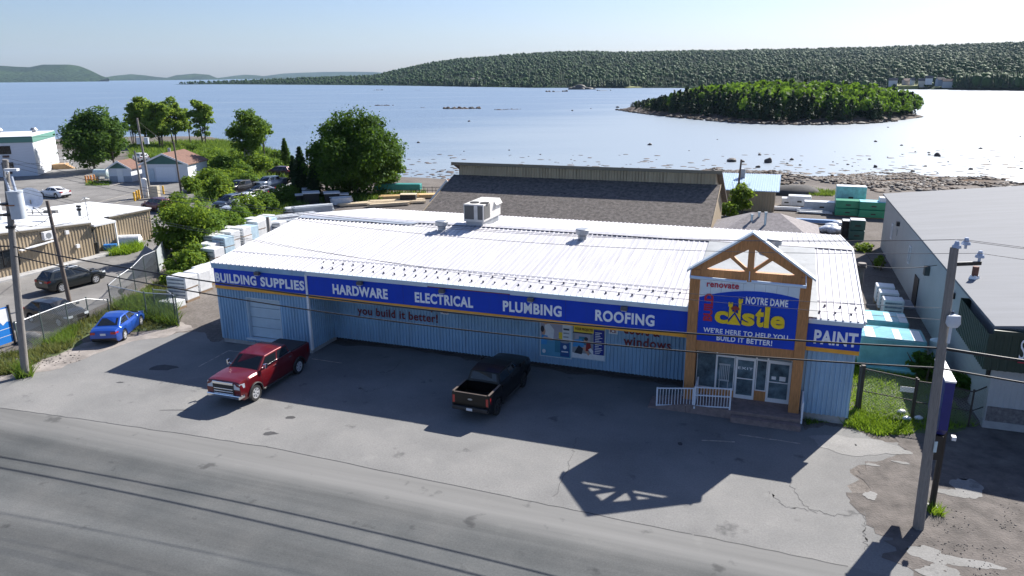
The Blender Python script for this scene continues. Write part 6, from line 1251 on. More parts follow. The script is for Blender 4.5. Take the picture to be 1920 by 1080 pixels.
# yellow bollards in front of the far garage
for i, (px, py, yt, lb) in enumerate(((253, 377, 361, 'first'), (258, 375, 358, 'x'), (262, 373, 356, 'x'), (307, 364, 349, 'lone'), (162, 343, 330, 'w'), (167, 342, 330, 'w'), (172, 341, 329, 'w'), (178, 341, 328, 'w'), (184, 343, 332, 'w'))):
    P_ = at(px, py); mb = MB(); mb.cyl((P_.x, P_.y, 0), .13, upz(P_, yt), 10); mb.cyl((P_.x, P_.y, upz(P_, yt)), .13, .06, 10, 0, .05)
    tag(mb.build('bollard', mat('bollard_yellow', (.75, .42, .02), .5) if lb != 'w' else mat('bollard_orange', (.72, .30, .08), .5)), 'yellow bollard standing alone right of the far power cabinet' if lb == 'lone' else ('orange wooden marker post under the spruce by the oil tank' if lb == 'w' else 'yellow bollard in the trio at the foot of the far poles'), 'bollard', 'bollards around the far poles' if lb != 'w' else 'marker posts by the oil tank')
P_ = at(292, 372); cab_ = empty('power_cabinet', P_, 0, 'tan metal power cabinet beside the far pole', 'cabinet'); mb = MB(); mb.box(-.55, .55, -.4, .4, 0, 1.7); mb.build('body', mat('cabinet_tan', (.40, .36, .28), .5), cab_, bevel=.02); mb = MB(); mb.box(-.5, .5, -.43, -.405, .15, 1.6); mb.build('door', mat('cabinet_door', (.46, .42, .33), .5), cab_)
P_ = at(274, 370); mb = MB(); mb.tube([P_, P_ + up * .1, P_ + up * 2.3, P_ + up * 2.55, P_ + up * 2.65], [.35, .4, .4, .3, .1], 14); tag(mb.build('gas_cylinder', M_white), 'tall white gas cylinder standing between the far poles', 'gas tank')
P_ = at(245, 462); mb = MB(); mb.tube([P_ + Vector((-1, -.2, .5)), P_ + Vector((-.9, -.18, .55)), P_ + Vector((.9, .18, .55)), P_ + Vector((1.05, .2, .5))], [.2, .62, .6, .25], 12); tag(mb.build('wrapped_boat', mat('white_tarp', (.68, .70, .72), .6, bump=.5, bscale=3)), 'white tarp covered mound against the tan building', 'tarp')
P_ = at(208, 469); mb = MB(); mb.tube([P_ + Vector((-.6, 0, .3)), P_ + Vector((-.58, 0, .3)), P_ + Vector((.55, .25, .3)), P_ + Vector((.57, .25, .3))], [.05, .29, .29, .05], 14); tag(mb.build('plastic_barrel', mat('barrel_blue', (.04, .22, .62), .4)), 'bright blue plastic barrel lying by the tan building door', 'barrel')
P_ = at(181, 475); mb = MB(); mb.tube([P_, P_ + up * .95], [.26, .31], 12); mb.cyl((P_.x, P_.y, .95), .33, .08, 12); tag(mb.build('waste_bin', M_black), 'dark waste bin beside the tan building door', 'bin')
P_ = at(262, 505); mb = MB(); mb.beam(P_ + Vector((0, 0, .4)), P_ + Vector((.9, .5, 1.7)), .9, .05, 0, (0, 1, 0)); tag(mb.build('leaning_board', mat('grey_board', (.25, .25, .26), .8)), 'grey board leaning on the fence by the tan building', 'board')
# ================================================================== YARD GOODS
M_wrap = mat('white_wrap', (.66, .68, .70), .35, var=.14, scale=1.6, bump=.35, bscale=4); M_wrap2 = mat('pale_blue_wrap', (.42, .56, .66), .35, var=.2, scale=1.4, bump=.3, bscale=4); M_pallet = mat('pallet_timber', (.24, .17, .11), .9, var=.25); M_stripe = mat('wrap_print', (.20, .23, .28), .5, var=.6, scale=2.5)
def pallet_stack(px, py, W_, D_, H_, label, group='wrapped pallet stacks in the store yard', m=None, rz=YAW, tiers=1, name='pallet_stack', z=0):
    P = at(px, py, z); r = empty(name, P, rz + (random.random() - .5) * .08, label, 'pallet stack', group)
    mb = MB()
    for k in range(3): mb.box(-W_/2 + k * (W_ - .12) / 2, -W_/2 + k * (W_ - .12) / 2 + .12, 0, D_, 0, .10)
    mb.box(-W_/2, W_/2, 0, D_, .10, .13); mb.build('pallet', M_pallet, r)
    z0 = .13
    for t in range(tiers):
        h = H_ / tiers; mb = MB(); j = lambda: (random.random() - .5) * .06; n = 3; b_ = MB(); b_.box(-W_/2 + .02 + j(), W_/2 - .02 + j(), .02 + j(), D_ - .02 + j(), z0, z0 + h - .03)
        o = b_.build('bundle', m or M_wrap, r, bevel=.045)
        s_ = MB(); nb = max(1, int(h / .28))
        for q in range(nb): s_.box(-W_/2 + .12, W_/2 - .12, .0 - .012, .012, z0 + .06 + q * (h - .08) / nb, z0 + .06 + q * (h - .08) / nb + .11)
        s_.build('wrap_print', M_stripe, o)
        z0 += h
        if t < tiers - 1: mb.box(-W_/2, W_/2, 0, D_, z0 - .03, z0 + .03); mb.build('spacer', M_pallet, r)
    return r
GS = 'white wrapped bundles on a pallet in the long row behind the nearest stacks'
pallet_stack(334, 566, 1.7, 1.3, 1.75, 'tall two tier white wrapped stack nearest the yard gate', tiers=2)
pallet_stack(362, 549, 1.5, 1.3, 1.5, 'white wrapped stack directly behind the tall two tier stack'); pallet_stack(376, 536, 1.5, 1.3, 1.35, 'white wrapped stack third from the yard gate'); pallet_stack(392, 527, 1.4, 1.3, 1.2, 'white wrapped stack against the store corner sign')
pallet_stack(313, 582, 1.5, 1.1, .5, 'single low white bundle on the gravel inside the yard gate')
for px, py, h, m in ((392, 503, 1.6, None), (386, 489, 1.4, None), (396, 478, 1.7, None), (412, 484, 1.8, M_wrap2), (407, 468, 1.5, None), (424, 470, 1.7, None), (436, 462, 1.4, None), (425, 458, 1.5, None), (447, 462, 1.7, None), (442, 450, 1.3, None), (460, 455, 1.5, M_wrap2), (458, 445, 1.2, None), (474, 447, 1.6, None), (470, 437, 1.4, None), (486, 440, 1.5, None), (482, 430, 1.1, None), (497, 432, 1.2, M_wrap2), (515, 436, 1.0, None), (494, 422, .9, None)):
    pallet_stack(px, py, 1.5, 1.25, h, GS if m is None else 'pale blue wrapped bundles on a pallet in the long row behind the nearest stacks', m=m, tiers=1 + (h > 1.55))
M_lum = mat('pale_lumber', (.56, .46, .32), .7, var=.2, scale=3, stretch=(.4, 4, 4)); M_lumg = mat('grey_pipes', (.44, .47, .50), .5, var=.15, scale=3); M_crate = mat('black_crate', (.02, .018, .016), .7)
def lumber(px, py, L_, W_, H_, label, m=None, rz=0.0, name='lumber_pile', cat='lumber pile', n=None, z=0):
    P = at(px, py, z); r = empty(name, P, rz, label, cat); mb = MB(); bw = .19; bh = .09; k = max(1, int(W_ / bw)); rows = max(1, int(H_ / bh))
    for q in range(rows):
        for i in range(k):
            if q == rows - 1 and random.random() < .35: continue
            dx = (random.random() - .5) * .4; mb.box(-L_/2 + dx, L_/2 + dx, i * bw, i * bw + bw * .92, .1 + q * bh, .1 + q * bh + bh * .93)
    mb.build('boards', m or M_lum, r); mb = MB(); mb.box(-L_/3 - .05, -L_/3 + .05, 0, W_, 0, .1); mb.box(L_/3 - .05, L_/3 + .05, 0, W_, 0, .1); mb.build('bearer', M_pallet, r); return r
for px, py, L_, W_, H_, lb, m, rz in ((590, 402, 4.5, 1.2, .9, 'grey wrapped timber block by the store back corner', M_lumg, .5), (555, 412, 5, 1.6, .5, 'pile of long pale pipes left of the grey timber block', M_wrap, .6), (530, 425, 4.5, 1.5, .5, 'pile of pale pipes with dark ends nearest the bushes', M_lumg, .7), (575, 396, 4.5, 1.4, .5, 'pile of white pipes behind the grey timber block', M_wrap, .6),
        (642, 385, 2.4, 1.2, .9, 'short white bundle between the black crates and the roof', M_wrap, .4), (690, 386, 7, 2.2, .3, 'long flat pile of pale boards behind the store roof', M_lum, .3), (745, 384, 7, 2.5, .35, 'wide pile of bleached boards under the round tree', M_lum, .2), (730, 388, 5, 1.4, .4, 'loose bleached boards right against the store roof edge', M_lum, .35), (748, 375, 5, 1.5, .45, 'fresh yellow lumber pile near the shingled building', mat('fresh_lumber', (.62, .42, .20), .7, var=.15), .15), (788, 373, 4.5, 1.6, .5, 'fresh yellow lumber pile touching the shingled roof', MATS['fresh_lumber'], .1)):
    lumber(px, py, L_, W_, H_, lb, m, rz)
P_ = at(765, 380); mb = MB(); mb.box(-1.0, 1.0, 0, 1.3, .1, 1.0); mb.box(-1.05, 1.05, -.02, 1.32, .98, 1.05, 1); o = mb.build('lumber_pile', [M_crate, M_lum], loc=P_, bevel=.02); tag(o, 'dark block of timber with pale top among the yellow lumber', 'lumber pile')
for px, py, s_, lb in ((566, 381, 1.3, 'leftmost small black crate with white lid under the round tree'), (581, 373, 1.6, 'black crate with white lid at the back of the crate group'), (585, 384, 1.9, 'largest black crate with white lid in the crate group'), (624, 383, 1.8, 'black crate with white lid standing apart right of the group'), (643, 381, 1.4, 'rightmost low black crate with white lid')):
    P_ = at(px, py); r = empty('lidded_crate', P_, .3, lb, 'crate', 'black lidded crates under the round tree'); mb = MB(); mb.box(-s_/2, s_/2, 0, s_ * .8, 0, s_ * .75); mb.build('box', M_crate, r); mb = MB(); mb.box(-s_/2 - .12, s_/2 + .12, -.12, s_ * .8 + .12, s_ * .75, s_ * .75 + .14); mb.build('lid', M_wrap, r)
P_ = at(745, 366); r = empty('teal_rack', P_, -.1, 'long teal bundle on a dark steel rack right of the round tree', 'rack'); mb = MB(); mb.box(-3.2, 3.2, 0, 1.3, .7, 1.5); mb.build('bundle', mat('teal_wrap', (.02, .22, .20), .5, var=.2), r, bevel=.08); mb = MB()
for i in range(9): x = -3.2 + i * 1.15; mb.beam((x, .1, 0), (x, .1, 1.2), .06, .06, 0, (1, 0, 0)); mb.beam((x + .5, .1, .1), (x + .5, .1, 1.0), .05, .05, 0, (1, 0, 0))
mb.beam((-3.3, .1, .65), (6.5, .1, .65), .06, .06); mb.beam((-3.3, .1, 1.1), (6.5, .1, 1.1), .06, .06); mb.build('frame', M_black, r)
# right yard
M_gw = mat('green_wrap', (.015, .25, .13), .35, var=.18, scale=1.5); M_tw2 = mat('teal_white_wrap', (.22, .50, .52), .35, var=.35, scale=1.4); M_dg = mat('dark_green_wrap', (.02, .075, .07), .4, var=.2)
def bundle(px, py, W_, D_, H_, m, label, tiers=1, rz=YAW, topm=None, group='wrapped bundles in the rear yard', name='wrapped_bundle', cat='bundle'):
    P = at(px, py); r = empty(name, P, rz, label, cat, group)
    for t in range(tiers):
        h = H_ / tiers; mb = MB(); mb.box(-W_/2, W_/2, 0, D_, t * h + .08, (t + 1) * h + .04); o = mb.build('block', m, r, bevel=.05); mb = MB(); mb.box(-.25, .25, -.02, .01, t * h + h * .45, t * h + h * .62); mb.build('wrap_print', M_black, o)
    mb = MB(); mb.box(-W_/2 + .1, W_/2 - .1, .1, D_ - .1, 0, .09); mb.build('pallet', M_pallet, r)
    mb = MB(); mb.box(-W_/2 + .03, W_/2 - .03, .03, D_ - .03, H_ + .045, H_ + .07); mb.build('top_sheet', topm or M_wrap, r)
    return r
bundle(1588, 406, 2.6, 1.8, 1.7, M_gw, 'left green two tier bundle in the rear yard', 2, topm=M_gw); bundle(1636, 410, 2.9, 1.8, 1.75, M_gw, 'right green two tier bundle with blue top in the rear yard', 2, topm=mat('aqua_sheet', (.16, .52, .60), .4))
bundle(1592, 398, 3.2, 1.6, 2.9, M_tw2, 'tall aqua and white bundle behind the left green one'); bundle(1660, 410, 1.6, 1.2, 2.2, M_wrap, 'white stacked bundle at the grey building far corner', 2)
bundle(1498, 388, 2.6, 1.6, 1.2, M_wrap, 'large white bundle behind the grey hipped shed'); bundle(1474, 387, 1.2, 1.4, .9, M_wrap, 'small white bundle left of the large white one'); bundle(1540, 398, 3.9, 1.4, 1.1, M_lumg, 'long grey printed bundle left of the green bundles')
lumber(1480, 396, 5, 1.0, .4, 'long white pipes in front of the white bundles', M_wrap, YAW); lumber(1527, 402, 3.5, .8, .3, 'pale pipes in front of the long grey bundle', M_lumg, YAW)
bundle(1605, 452, 1.35, 1.3, 1.95, M_dg, 'dark teal two tier crate by the yard track', 2); bundle(1587, 446, 1.0, 1.2, 1.6, M_crate, 'black plastic wrapped bundle left of the dark teal crate')
for px, py, s_ in ((1548, 434, .7), (1558, 428, .6), (1566, 436, .8), (1572, 424, .6)):
    P_ = at(px, py); V, Fc = _RS[random.randrange(8)]; o = np_mesh('plastic_bag', V, Fc, mat('crumpled_plastic', (.5, .54, .6), .3, var=.6, scale=3), smooth=True); o.location = P_ + up * .3; o.scale = (s_ * 1.2, s_, s_ * .6); tag(o, 'crumpled white plastic bag in the heap beside the black bundle', 'bag', 'heap of plastic bags')
lumber(1530, 420, 4.0, .6, .4, 'blue edged boards behind the heap of plastic bags', mat('blue_boards', (.12, .25, .5), .5), YAW)
for i, (px, py) in enumerate(((1672, 598), (1664, 583), (1657, 570))):
    pallet_stack(px, py, 1.25, 1.1, 1.15, ('nearest of three', 'middle of three', 'farthest of three')[i] + ' white film wrapped pallets in the alley by the grey building', 'film wrapped pallets in the alley', name='pallet_stack')
M_aqua = mat('aqua_film', (.17, .42, .47), .22, var=.25, scale=.9, bump=.4, bscale=2.5, spec=.6)
def tarped(px, py, W_, D_, H_, lb):
    P = at(px, py); r = empty('tarped_stack', P, YAW, lb, 'tarped stack', 'aqua film covered stacks beside the store'); mb = MB(); mb.box(-W_/2, W_/2, 0, D_, 0, H_); o = mb.build('cover', M_aqua, r, bevel=.12, seg=3); mb = MB()
    for x, w2 in ((-W_*.42, .5), (W_*.02, .35), (W_*.3, .45)): mb.box(x, x + w2, -.012, D_ * .8, H_ + .002, H_ + .014)
    mb.build('white_panel', M_wrap, o); mb = MB(); mb.prism([(-W_*.4, -.02, .02), (W_*.48, -.02, .02), (W_*.48, -.7, .02), (-W_*.4, -.55, .02)], (0, 0, .22)); mb.build('loose_film', M_aqua, o, bevel=.05)
tarped(1668, 692, 3.3, 2.2, 1.75, 'near aqua film covered stack between the store and the grey building'); tarped(1655, 634, 2.7, 2.2, 1.1, 'far aqua film covered stack between the store and the grey building')
mb = MB(); P_ = at(1752, 690); mb.tube([P_ + up * .9, P_ + up * .95, P_ + up * 1.6, P_ + up * 1.7], [.2, .42, .42, .2], 14); mb.tube([P_, P_ + up * .9], .25, 8); tag(mb.build('white_tank', MATS['pale_green_tank']), 'rounded white tank behind the right pole', 'tank')
# small litter
for px, py in ((1700, 788), (1722, 787), (1690, 775)):
    P_ = at(px, py); V, Fc = _RS[3]; o = np_mesh('plastic_scrap', V, Fc, M_wrap); o.location = P_ + up * .1; o.scale = (.22, .14, .12); tag(o, 'white plastic scrap in the weeds at the foot of the gate', 'scrap', 'scraps at the gate')
P_ = at(60, 640); V, Fc = _RS[5]; o = np_mesh('boulder', V, Fc, mat('grey_field_rock', (.12, .12, .125), .9, var=.4, scale=3)); o.location = P_ + up * .2; o.scale = (.75, .5, .42); tag(o, 'grey boulder in the weeds below the bent chain link fence', 'boulder')
_st = []
for _ in range(420):
    P_ = at(random.triangular(1700, 1960, 1860), random.triangular(900, 1110, 1010))
    if float(vnoise(P_.x, P_.y, 77, .8)) > .45: _st.append((P_.x, P_.y, .015, random.uniform(.012, .03) * (2 if random.random() < .06 else 1), random.uniform(.012, .03)))
for _ in range(160): px = random.uniform(0, 150); P_ = at(px, random.uniform(672, 705) - px * .18); _st.append((P_.x, P_.y, .015, random.uniform(.02, .07), random.uniform(.02, .05)))
rock_field('loose_stones', _st, [MATS['packed_dirt'], MATS['pale_beach_stone']], kind='stuff')
# ================================================================== VEGETATION
def leaves(clumps, n, size, rng, shell=.55, flatten=.6):
    C = np.array([c[:3] for c in clumps]); Rr = np.array([c[3:6] for c in clumps]); wts = (Rr.prod(1)) ** .62; wts /= wts.sum()
    i = rng.choice(len(C), n, p=wts); d = rng.normal(size=(n, 3)); d /= np.linalg.norm(d, axis=1, keepdims=True); rad = shell + (1 - shell) * rng.random((n, 1)) ** .6
    rad = np.where(rng.random((n, 1)) < .22, rad * (1.05 + .55 * rng.random((n, 1))), rad); P = C[i] + d * rad * Rr[i]
    nn = d * .6 + rng.normal(size=(n, 3)) * .55 + np.array([0, 0, flatten]); nn /= np.linalg.norm(nn, axis=1, keepdims=True)
    a = np.cross(nn, rng.normal(size=(n, 3))); a /= np.linalg.norm(a, axis=1, keepdims=True) + 1e-9; b = np.cross(nn, a); s = size * (.55 + .9 * rng.random((n, 1)))
    V = np.stack([P - a * s * .6, P + b * s * .34, P + a * s * .6, P - b * s * .34], 1).reshape(-1, 3); return V, np.arange(4 * n).reshape(n, 4)
L_dark = leafmat('dark_maple_leaf', (.014, .042, .006), (.04, .095, .012), (.085, .165, .02), .32); L_mid = leafmat('mid_green_leaf', (.034, .08, .012), (.08, .155, .022), (.14, .23, .036), .40)
L_lite = leafmat('light_willow_leaf', (.055, .11, .012), (.11, .19, .024), (.18, .27, .038), .42); L_birch = leafmat('birch_leaf', (.06, .125, .02), (.13, .21, .036), (.21, .31, .055), .45); L_spru = leafmat('spruce_needle', (.008, .024, .008), (.020, .050, .012), (.045, .085, .018), .12)
M_bark = mat('dark_bark', (.085, .07, .055), .95, var=.3, scale=4, bump=.5); M_bbark = mat('birch_bark', (.32, .29, .26), .8, var=.4, scale=3)
def tree(P, H, Wd, m, n, label, size=.35, base=.12, nc=46, cr=.13, bark=None, stems=1, group=None, name='broadleaf_tree', seed=0, shape=1.0, lean=0):
    rng = np.random.default_rng(seed + 100); r = empty(name, P, 0, label, 'tree' if 'shrub' not in name else 'shrub', group); bark = bark or M_bark
    cl = []; zc = H * (base + 1) / 2; rz = H * (1 - base) / 2
    while len(cl) < nc:
        d = rng.normal(size=3); d /= np.linalg.norm(d); q = rng.random() ** .42 * (1 - cr); x, y, z = d[0] * Wd / 2 * q, d[1] * Wd / 2 * q, zc + d[2] * rz * q
        z += rng.normal() * H * .02; t = (z - H * base) / (H * (1 - base)); k = 1 - shape * max(0, t - .55) * .9 if t > .55 else 1 - (.45 - t) * .5 * (t < .45)
        s = cr * Wd * (.7 + .6 * rng.random()); cl.append((x * k + lean * t, y * k, z, s, s, s * .72))
    V, Fc = leaves(cl, n, size, rng); np_mesh('crown', V, Fc, m, r)
    mb = MB(); tr_ = max(.07, H * .016)
    for k in range(stems):
        a = 6.28 * k / max(1, stems) + rng.random(); o_ = Vector((math.cos(a), math.sin(a), 0)) * (.0 if stems == 1 else .35); e = Vector((o_.x * 3 + lean * .6, o_.y * 3, H * .82)); mb.tube([o_, o_ * 1.6 + Vector((lean * .2, 0, H * .35)), e], [tr_, tr_ * .75, tr_ * .2], 7)
    for c in cl[:min(len(cl), 14)]: b0 = Vector((lean * .15, 0, max(H * .12, c[2] * .45))); mb.tube([b0, (b0 + Vector(c[:3])) * .5 + Vector((0, 0, .1)), Vector(c[:3])], [tr_ * .4, tr_ * .28, tr_ * .1], 5, caps=False)
    mb.build('trunk', bark, r); return r
def spruce(P, H, Wd, m, n, label, seed=0, base=.05, size=.5, group=None, pw=.8):
    rng = np.random.default_rng(seed + 300); r = empty('spruce_tree', P, 0, label, 'tree', group); VV = []
    t = rng.random(n) ** .75 * (1 - base) + base; L_ = Wd / 2 * (1 - t) ** pw * (.55 + .5 * rng.random(n)); s = rng.random(n) ** .55
    lv = np.round(t * 16) / 16 + rng.normal(size=n) * .012; br = rng.integers(0, 9, n); a = br * 6.283 / 9 + lv * 37 + rng.normal(size=n) * .16
    P0 = np.stack([np.cos(a) * L_ * s, np.sin(a) * L_ * s, lv * H - L_ * s * .28 + .12 * H * 0], 1)
    out = np.stack([np.cos(a), np.sin(a), np.full(n, -.25)], 1); sd_ = np.stack([-np.sin(a), np.cos(a), rng.normal(size=n) * .4], 1); sz = size * (.6 + .7 * rng.random((n, 1)))
    V = np.stack([P0 - out * sz * .5, P0 + sd_ * sz * .3, P0 + out * sz * .6, P0 - sd_ * sz * .3], 1).reshape(-1, 3); np_mesh('crown', V, np.arange(4 * n).reshape(n, 4), m, r)
    mb = MB(); mb.tube([(0, 0, 0), (0, 0, H * .95)], [H * .018, .02], 7); mb.build('trunk', M_bark, r); return r
def G(px, py): P = at(px, py); return Vector((P.x, P.y, gz(P.x, P.y)))
TG = 'trees along the shore'
_rgx = random.Random(5)
tree(G(672, 366), 11.4, 13.0, L_dark, 32000, 'big round dark green broadleaf tree behind the store yard', .36, -.06, 110, .12, seed=1, shape=.55)
tree(G(615, 362), 8.5, 5.5, L_dark, 7000, 'dark leafy tree merging into the left side of the big round tree', .34, .02, 34, .17, seed=2, shape=.8)
tree(G(735, 362), 7.0, 5.0, L_mid, 6000, 'lower leafy tree at the right foot of the big round tree', .34, .02, 30, .17, seed=21, shape=.8)
spruce(G(568, 366), 6.4, 4.2, L_spru, 3800, 'dark young spruce at the left foot of the big round tree', 3); spruce(G(590, 372), 4.6, 3.4, L_spru, 2600, 'shorter dark young spruce in front of the taller one', 4); spruce(G(553, 352), 4.5, 3.0, L_spru, 2000, 'small dark spruce farthest left below the big round tree', 14)
spruce(G(537, 312), 4.9, 3.2, L_mid, 2200, 'small lone green fir by the dark red SUV', 5)
tree(G(468, 322), 11.0, 6.8, L_mid, 8500, 'slender birch with pale trunks on the meadow', .36, .22, 34, .17, M_bbark, 2, TG, seed=6, shape=.5, lean=.6); tree(G(497, 300), 8.6, 4.0, L_mid, 2600, 'small leaning crown right of the slender meadow birch', .36, .4, 14, .2, M_bark, 1, TG, seed=7)
tree(G(178, 322), 11.4, 10.5, leafmat('spruce_mixed', (.020, .055, .012), (.05, .11, .022), (.10, .18, .036), .34), 15000, 'broad dark green tree with drooping boughs behind the oil tank and small shed', .42, .03, 60, .14, seed=8, shape=.95); tree(G(215, 316), 11.3, 6.5, L_dark, 8000, 'dense green broadleaf tree touching the right side of the broad spruce', .38, .05, 40, .16, None, 1, TG, seed=9)
tree(G(252, 272), 8.6, 4.5, L_birch, 1100, 'thin half bare tree between the spruce and the birch clump', .45, .3, 41, .115, M_bark, 3, TG, seed=10)
tree(G(276, 272), 12.2, 8.0, L_birch, 8000, 'left birch of the dense clump behind the garage', .5, .12, 64, .115, M_bark, 3, TG, seed=11, shape=.4); tree(G(302, 276), 11.2, 7.5, L_birch, 7500, 'middle birch of the dense clump behind the garage', .5, .12, 60, .115, M_bark, 3, TG, seed=12, shape=.4); tree(G(328, 272), 11.6, 7.5, L_birch, 7500, 'right birch of the dense clump behind the garage', .5, .12, 64, .115, M_bark, 2, TG, seed=13, shape=.4)
tree(G(357, 270), 9.8, 3.2, L_birch, 900, 'thin sparse birch left of the paired shore birch', .48, .25, 30, .115, M_bark, 1, TG, seed=15); tree(G(383, 272), 11.6, 6.2, L_birch, 4600, 'tall open birch with two dark stems at the shore edge', .5, .14, 49, .115, M_bark, 2, TG, seed=16, shape=.5)
SG = 'shrubs along the yard fence'
for i, (px, py, h, w_, m, n, lb) in enumerate(((352, 478, 5.6, 5.2, L_lite, 6500, 'tall pale willow shrub at the end of the slatted fence'), (338, 432, 4.4, 3.8, L_lite, 3600, 'upright willow shrub beside the maroon SUV'), (385, 466, 4.2, 5.0, L_mid, 5000, 'rounded green shrub right of the tall willow shrub'), (348, 512, 1.8, 3.4, L_lite, 3000, 'low lime green shrub in front of the slatted fence'), (372, 500, 2.2, 3.0, L_lite, 2800, 'second low lime green shrub nearer the white stacks'), (330, 532, .9, 2.0, L_lite, 1200, 'smallest lime shrub by the fence corner'),
        (418, 446, 3.0, 4.4, L_mid, 3600, 'round shrub before the white hatchback'), (445, 428, 2.8, 4.0, L_mid, 3200, 'round shrub behind the pale stacked bundles'), (470, 412, 2.8, 3.8, L_lite, 3000, 'pale shrub covering the near end of the long slatted fence'), (500, 396, 2.6, 3.4, L_mid, 2600, 'green shrub at the middle of the long slatted fence'), (532, 380, 2.4, 3.0, L_mid, 2400, 'green shrub at the far end of the long slatted fence'), (545, 372, 1.8, 2.4, L_lite, 1500, 'small pale shrub beside the black crates'), (1385, 404, 4.6, 3.0, L_lite, 3000, 'pale upright shrub beside the thin pole and the shingled building'), (1364, 412, 2.2, 2.0, L_lite, 1200, 'small pale shrub at the shingled building corner'), (1648, 505, 1.3, .8, L_lite, 420, 'ragged weed bush at the grey building back corner'), (1620, 470, .6, 1.6, L_lite, 500, 'low weeds beside the dark teal crate'),
        (1735, 712, 1.6, 1.6, L_dark, 1400, 'dark bush beside the aqua stack behind the pole'), (1800, 745, 1.5, 1.3, L_dark, 900, 'dark bush behind the pylon sign by the grey wall'))):
    tree(G(px, py), h, w_, m, n, lb, .26, -.05, 22, .2, group=SG if px < 600 else None, name='leafy_shrub', seed=40 + i, shape=.4, stems=3)
for i, (px, py, h, w_, m, n, lb) in enumerate(((395, 352, 3.0, 5.0, L_lite, 2600, 'bright shrub on the bank right of the garage'), (410, 372, 3.2, 4.5, L_lite, 2600, 'bright shrub on the bank nearest the parked pickup'), (425, 330, 2.8, 6.0, L_mid, 2600, 'dark green thicket in the middle of the meadow'), (448, 338, 2.6, 5.0, L_mid, 2200, 'thicket below the slender meadow birch'), (380, 322, 3.2, 5.5, L_lite, 2400, 'thicket right behind the garage'), (485, 325, 3.6, 5.5, L_lite, 2600, 'bright thicket at the foot of the slender meadow birch'), (405, 300, 1.8, 5.0, L_mid, 1400, 'low thicket on the shore side of the meadow'), (440, 296, 1.5, 4.0, L_mid, 1000, 'low dark bush alone on the open meadow'), (365, 282, 1.6, 3.5, L_mid, 900, 'bush at the foot of the paired shore birch'), (510, 318, 1.8, 4.0, L_mid, 1200, 'low bush beside the lone fir'), (362, 360, 2.2, 3.5, L_lite, 1500, 'shrub by the garage right wall'), (330, 390, 1.6, 3.0, L_lite, 1000, 'low shrub on the verge behind the maroon SUV'))):
    tree(G(px, py), h, w_, m, n, lb, .34, -.05, 18, .2, group='thickets on the meadow', name='leafy_shrub', seed=80 + i, shape=.4, stems=3)
for i in range(14):
    px, py = _rgx.choice(((_rgx.uniform(375, 470), _rgx.uniform(300, 360)), (_rgx.uniform(330, 560), _rgx.uniform(278, 325)))); tree(G(px, py), _rgx.uniform(1.2, 2.6), _rgx.uniform(2.5, 5.0), _rgx.choice((L_lite, L_mid)), 900, 'low bright shrub scattered over the shore meadow', .32, -.05, 16, .2, group='low scattered meadow shrubs', name='leafy_shrub', seed=200 + i, shape=.4, stems=3)
# grass: ground sheet and blades, nobody could count them
M_turf = mat('meadow_turf', (.060, .11, .028), .95, var=.4, scale=.35, bump=.3, bscale=4); M_turf2 = mat('verge_turf', (.075, .10, .038), .95, var=.5, scale=1.2, bump=.4, bscale=10)
L_grass = leafmat('grass_blade', (.045, .10, .014), (.085, .165, .024), (.15, .225, .045), .38); L_dry = leafmat('dry_verge_blade', (.06, .085, .025), (.105, .135, .038), (.17, .185, .07), .35); L_grassb = leafmat('bright_grass_blade', (.07, .155, .012), (.13, .24, .02), (.21, .33, .038), .4)
def inside(poly, X, Y):
    c = np.zeros(len(X), bool); j = len(poly) - 1
    for i in range(len(poly)):
        xi, yi, xj, yj = poly[i].x, poly[i].y, poly[j].x, poly[j].y; k = ((yi > Y) != (yj > Y)) & (X < (xj - xi) * (Y - yi) / (yj - yi + 1e-12) + xi); c ^= k; j = i
    return c
def grass(pix, n, h, wd, m, seed=0, turf=None, clump=.5, z=.02):
    poly = [at(*p) for p in pix]; rng = np.random.default_rng(seed + 500)
    if turf: sheet('turf', poly, turf, z, jit=.3)
    xs, ys = [p.x for p in poly], [p.y for p in poly]; X = rng.uniform(min(xs), max(xs), n * 4); Y = rng.uniform(min(ys), max(ys), n * 4)
    k = inside(poly, X, Y) & (vnoise(X, Y, seed, 1.6) + rng.random(len(X)) * .8 > clump + .2); X, Y = X[k][:n], Y[k][:n]; n = len(X); Z = groundZ(X, Y)
    a = rng.random(n) * 6.283; hh = h * (.4 + 1.0 * rng.random(n)) * (.5 + vnoise(X, Y, seed + 1, 2.2)); w2 = wd * (.6 + .8 * rng.random(n)); ln = hh * .55 * rng.normal(size=n); lm_ = hh * .55 * rng.normal(size=n)
    A = np.stack([X - np.cos(a) * w2, Y - np.sin(a) * w2, Z], 1); Bq = np.stack([X + np.cos(a) * w2, Y + np.sin(a) * w2, Z], 1); C = np.stack([X + ln, Y + lm_, Z + hh], 1)
    V = np.stack([A, Bq, C], 1).reshape(-1, 3); tag(np_mesh('grass', V, np.arange(3 * n).reshape(n, 3), m), kind='stuff')
_mead = [(243, 300), (243, 272), (330, 266), (420, 265), (500, 278), (535, 288), (560, 318), (548, 335), (500, 338), (455, 345), (430, 365), (400, 385), (370, 392), (362, 350), (372, 325), (330, 295)]
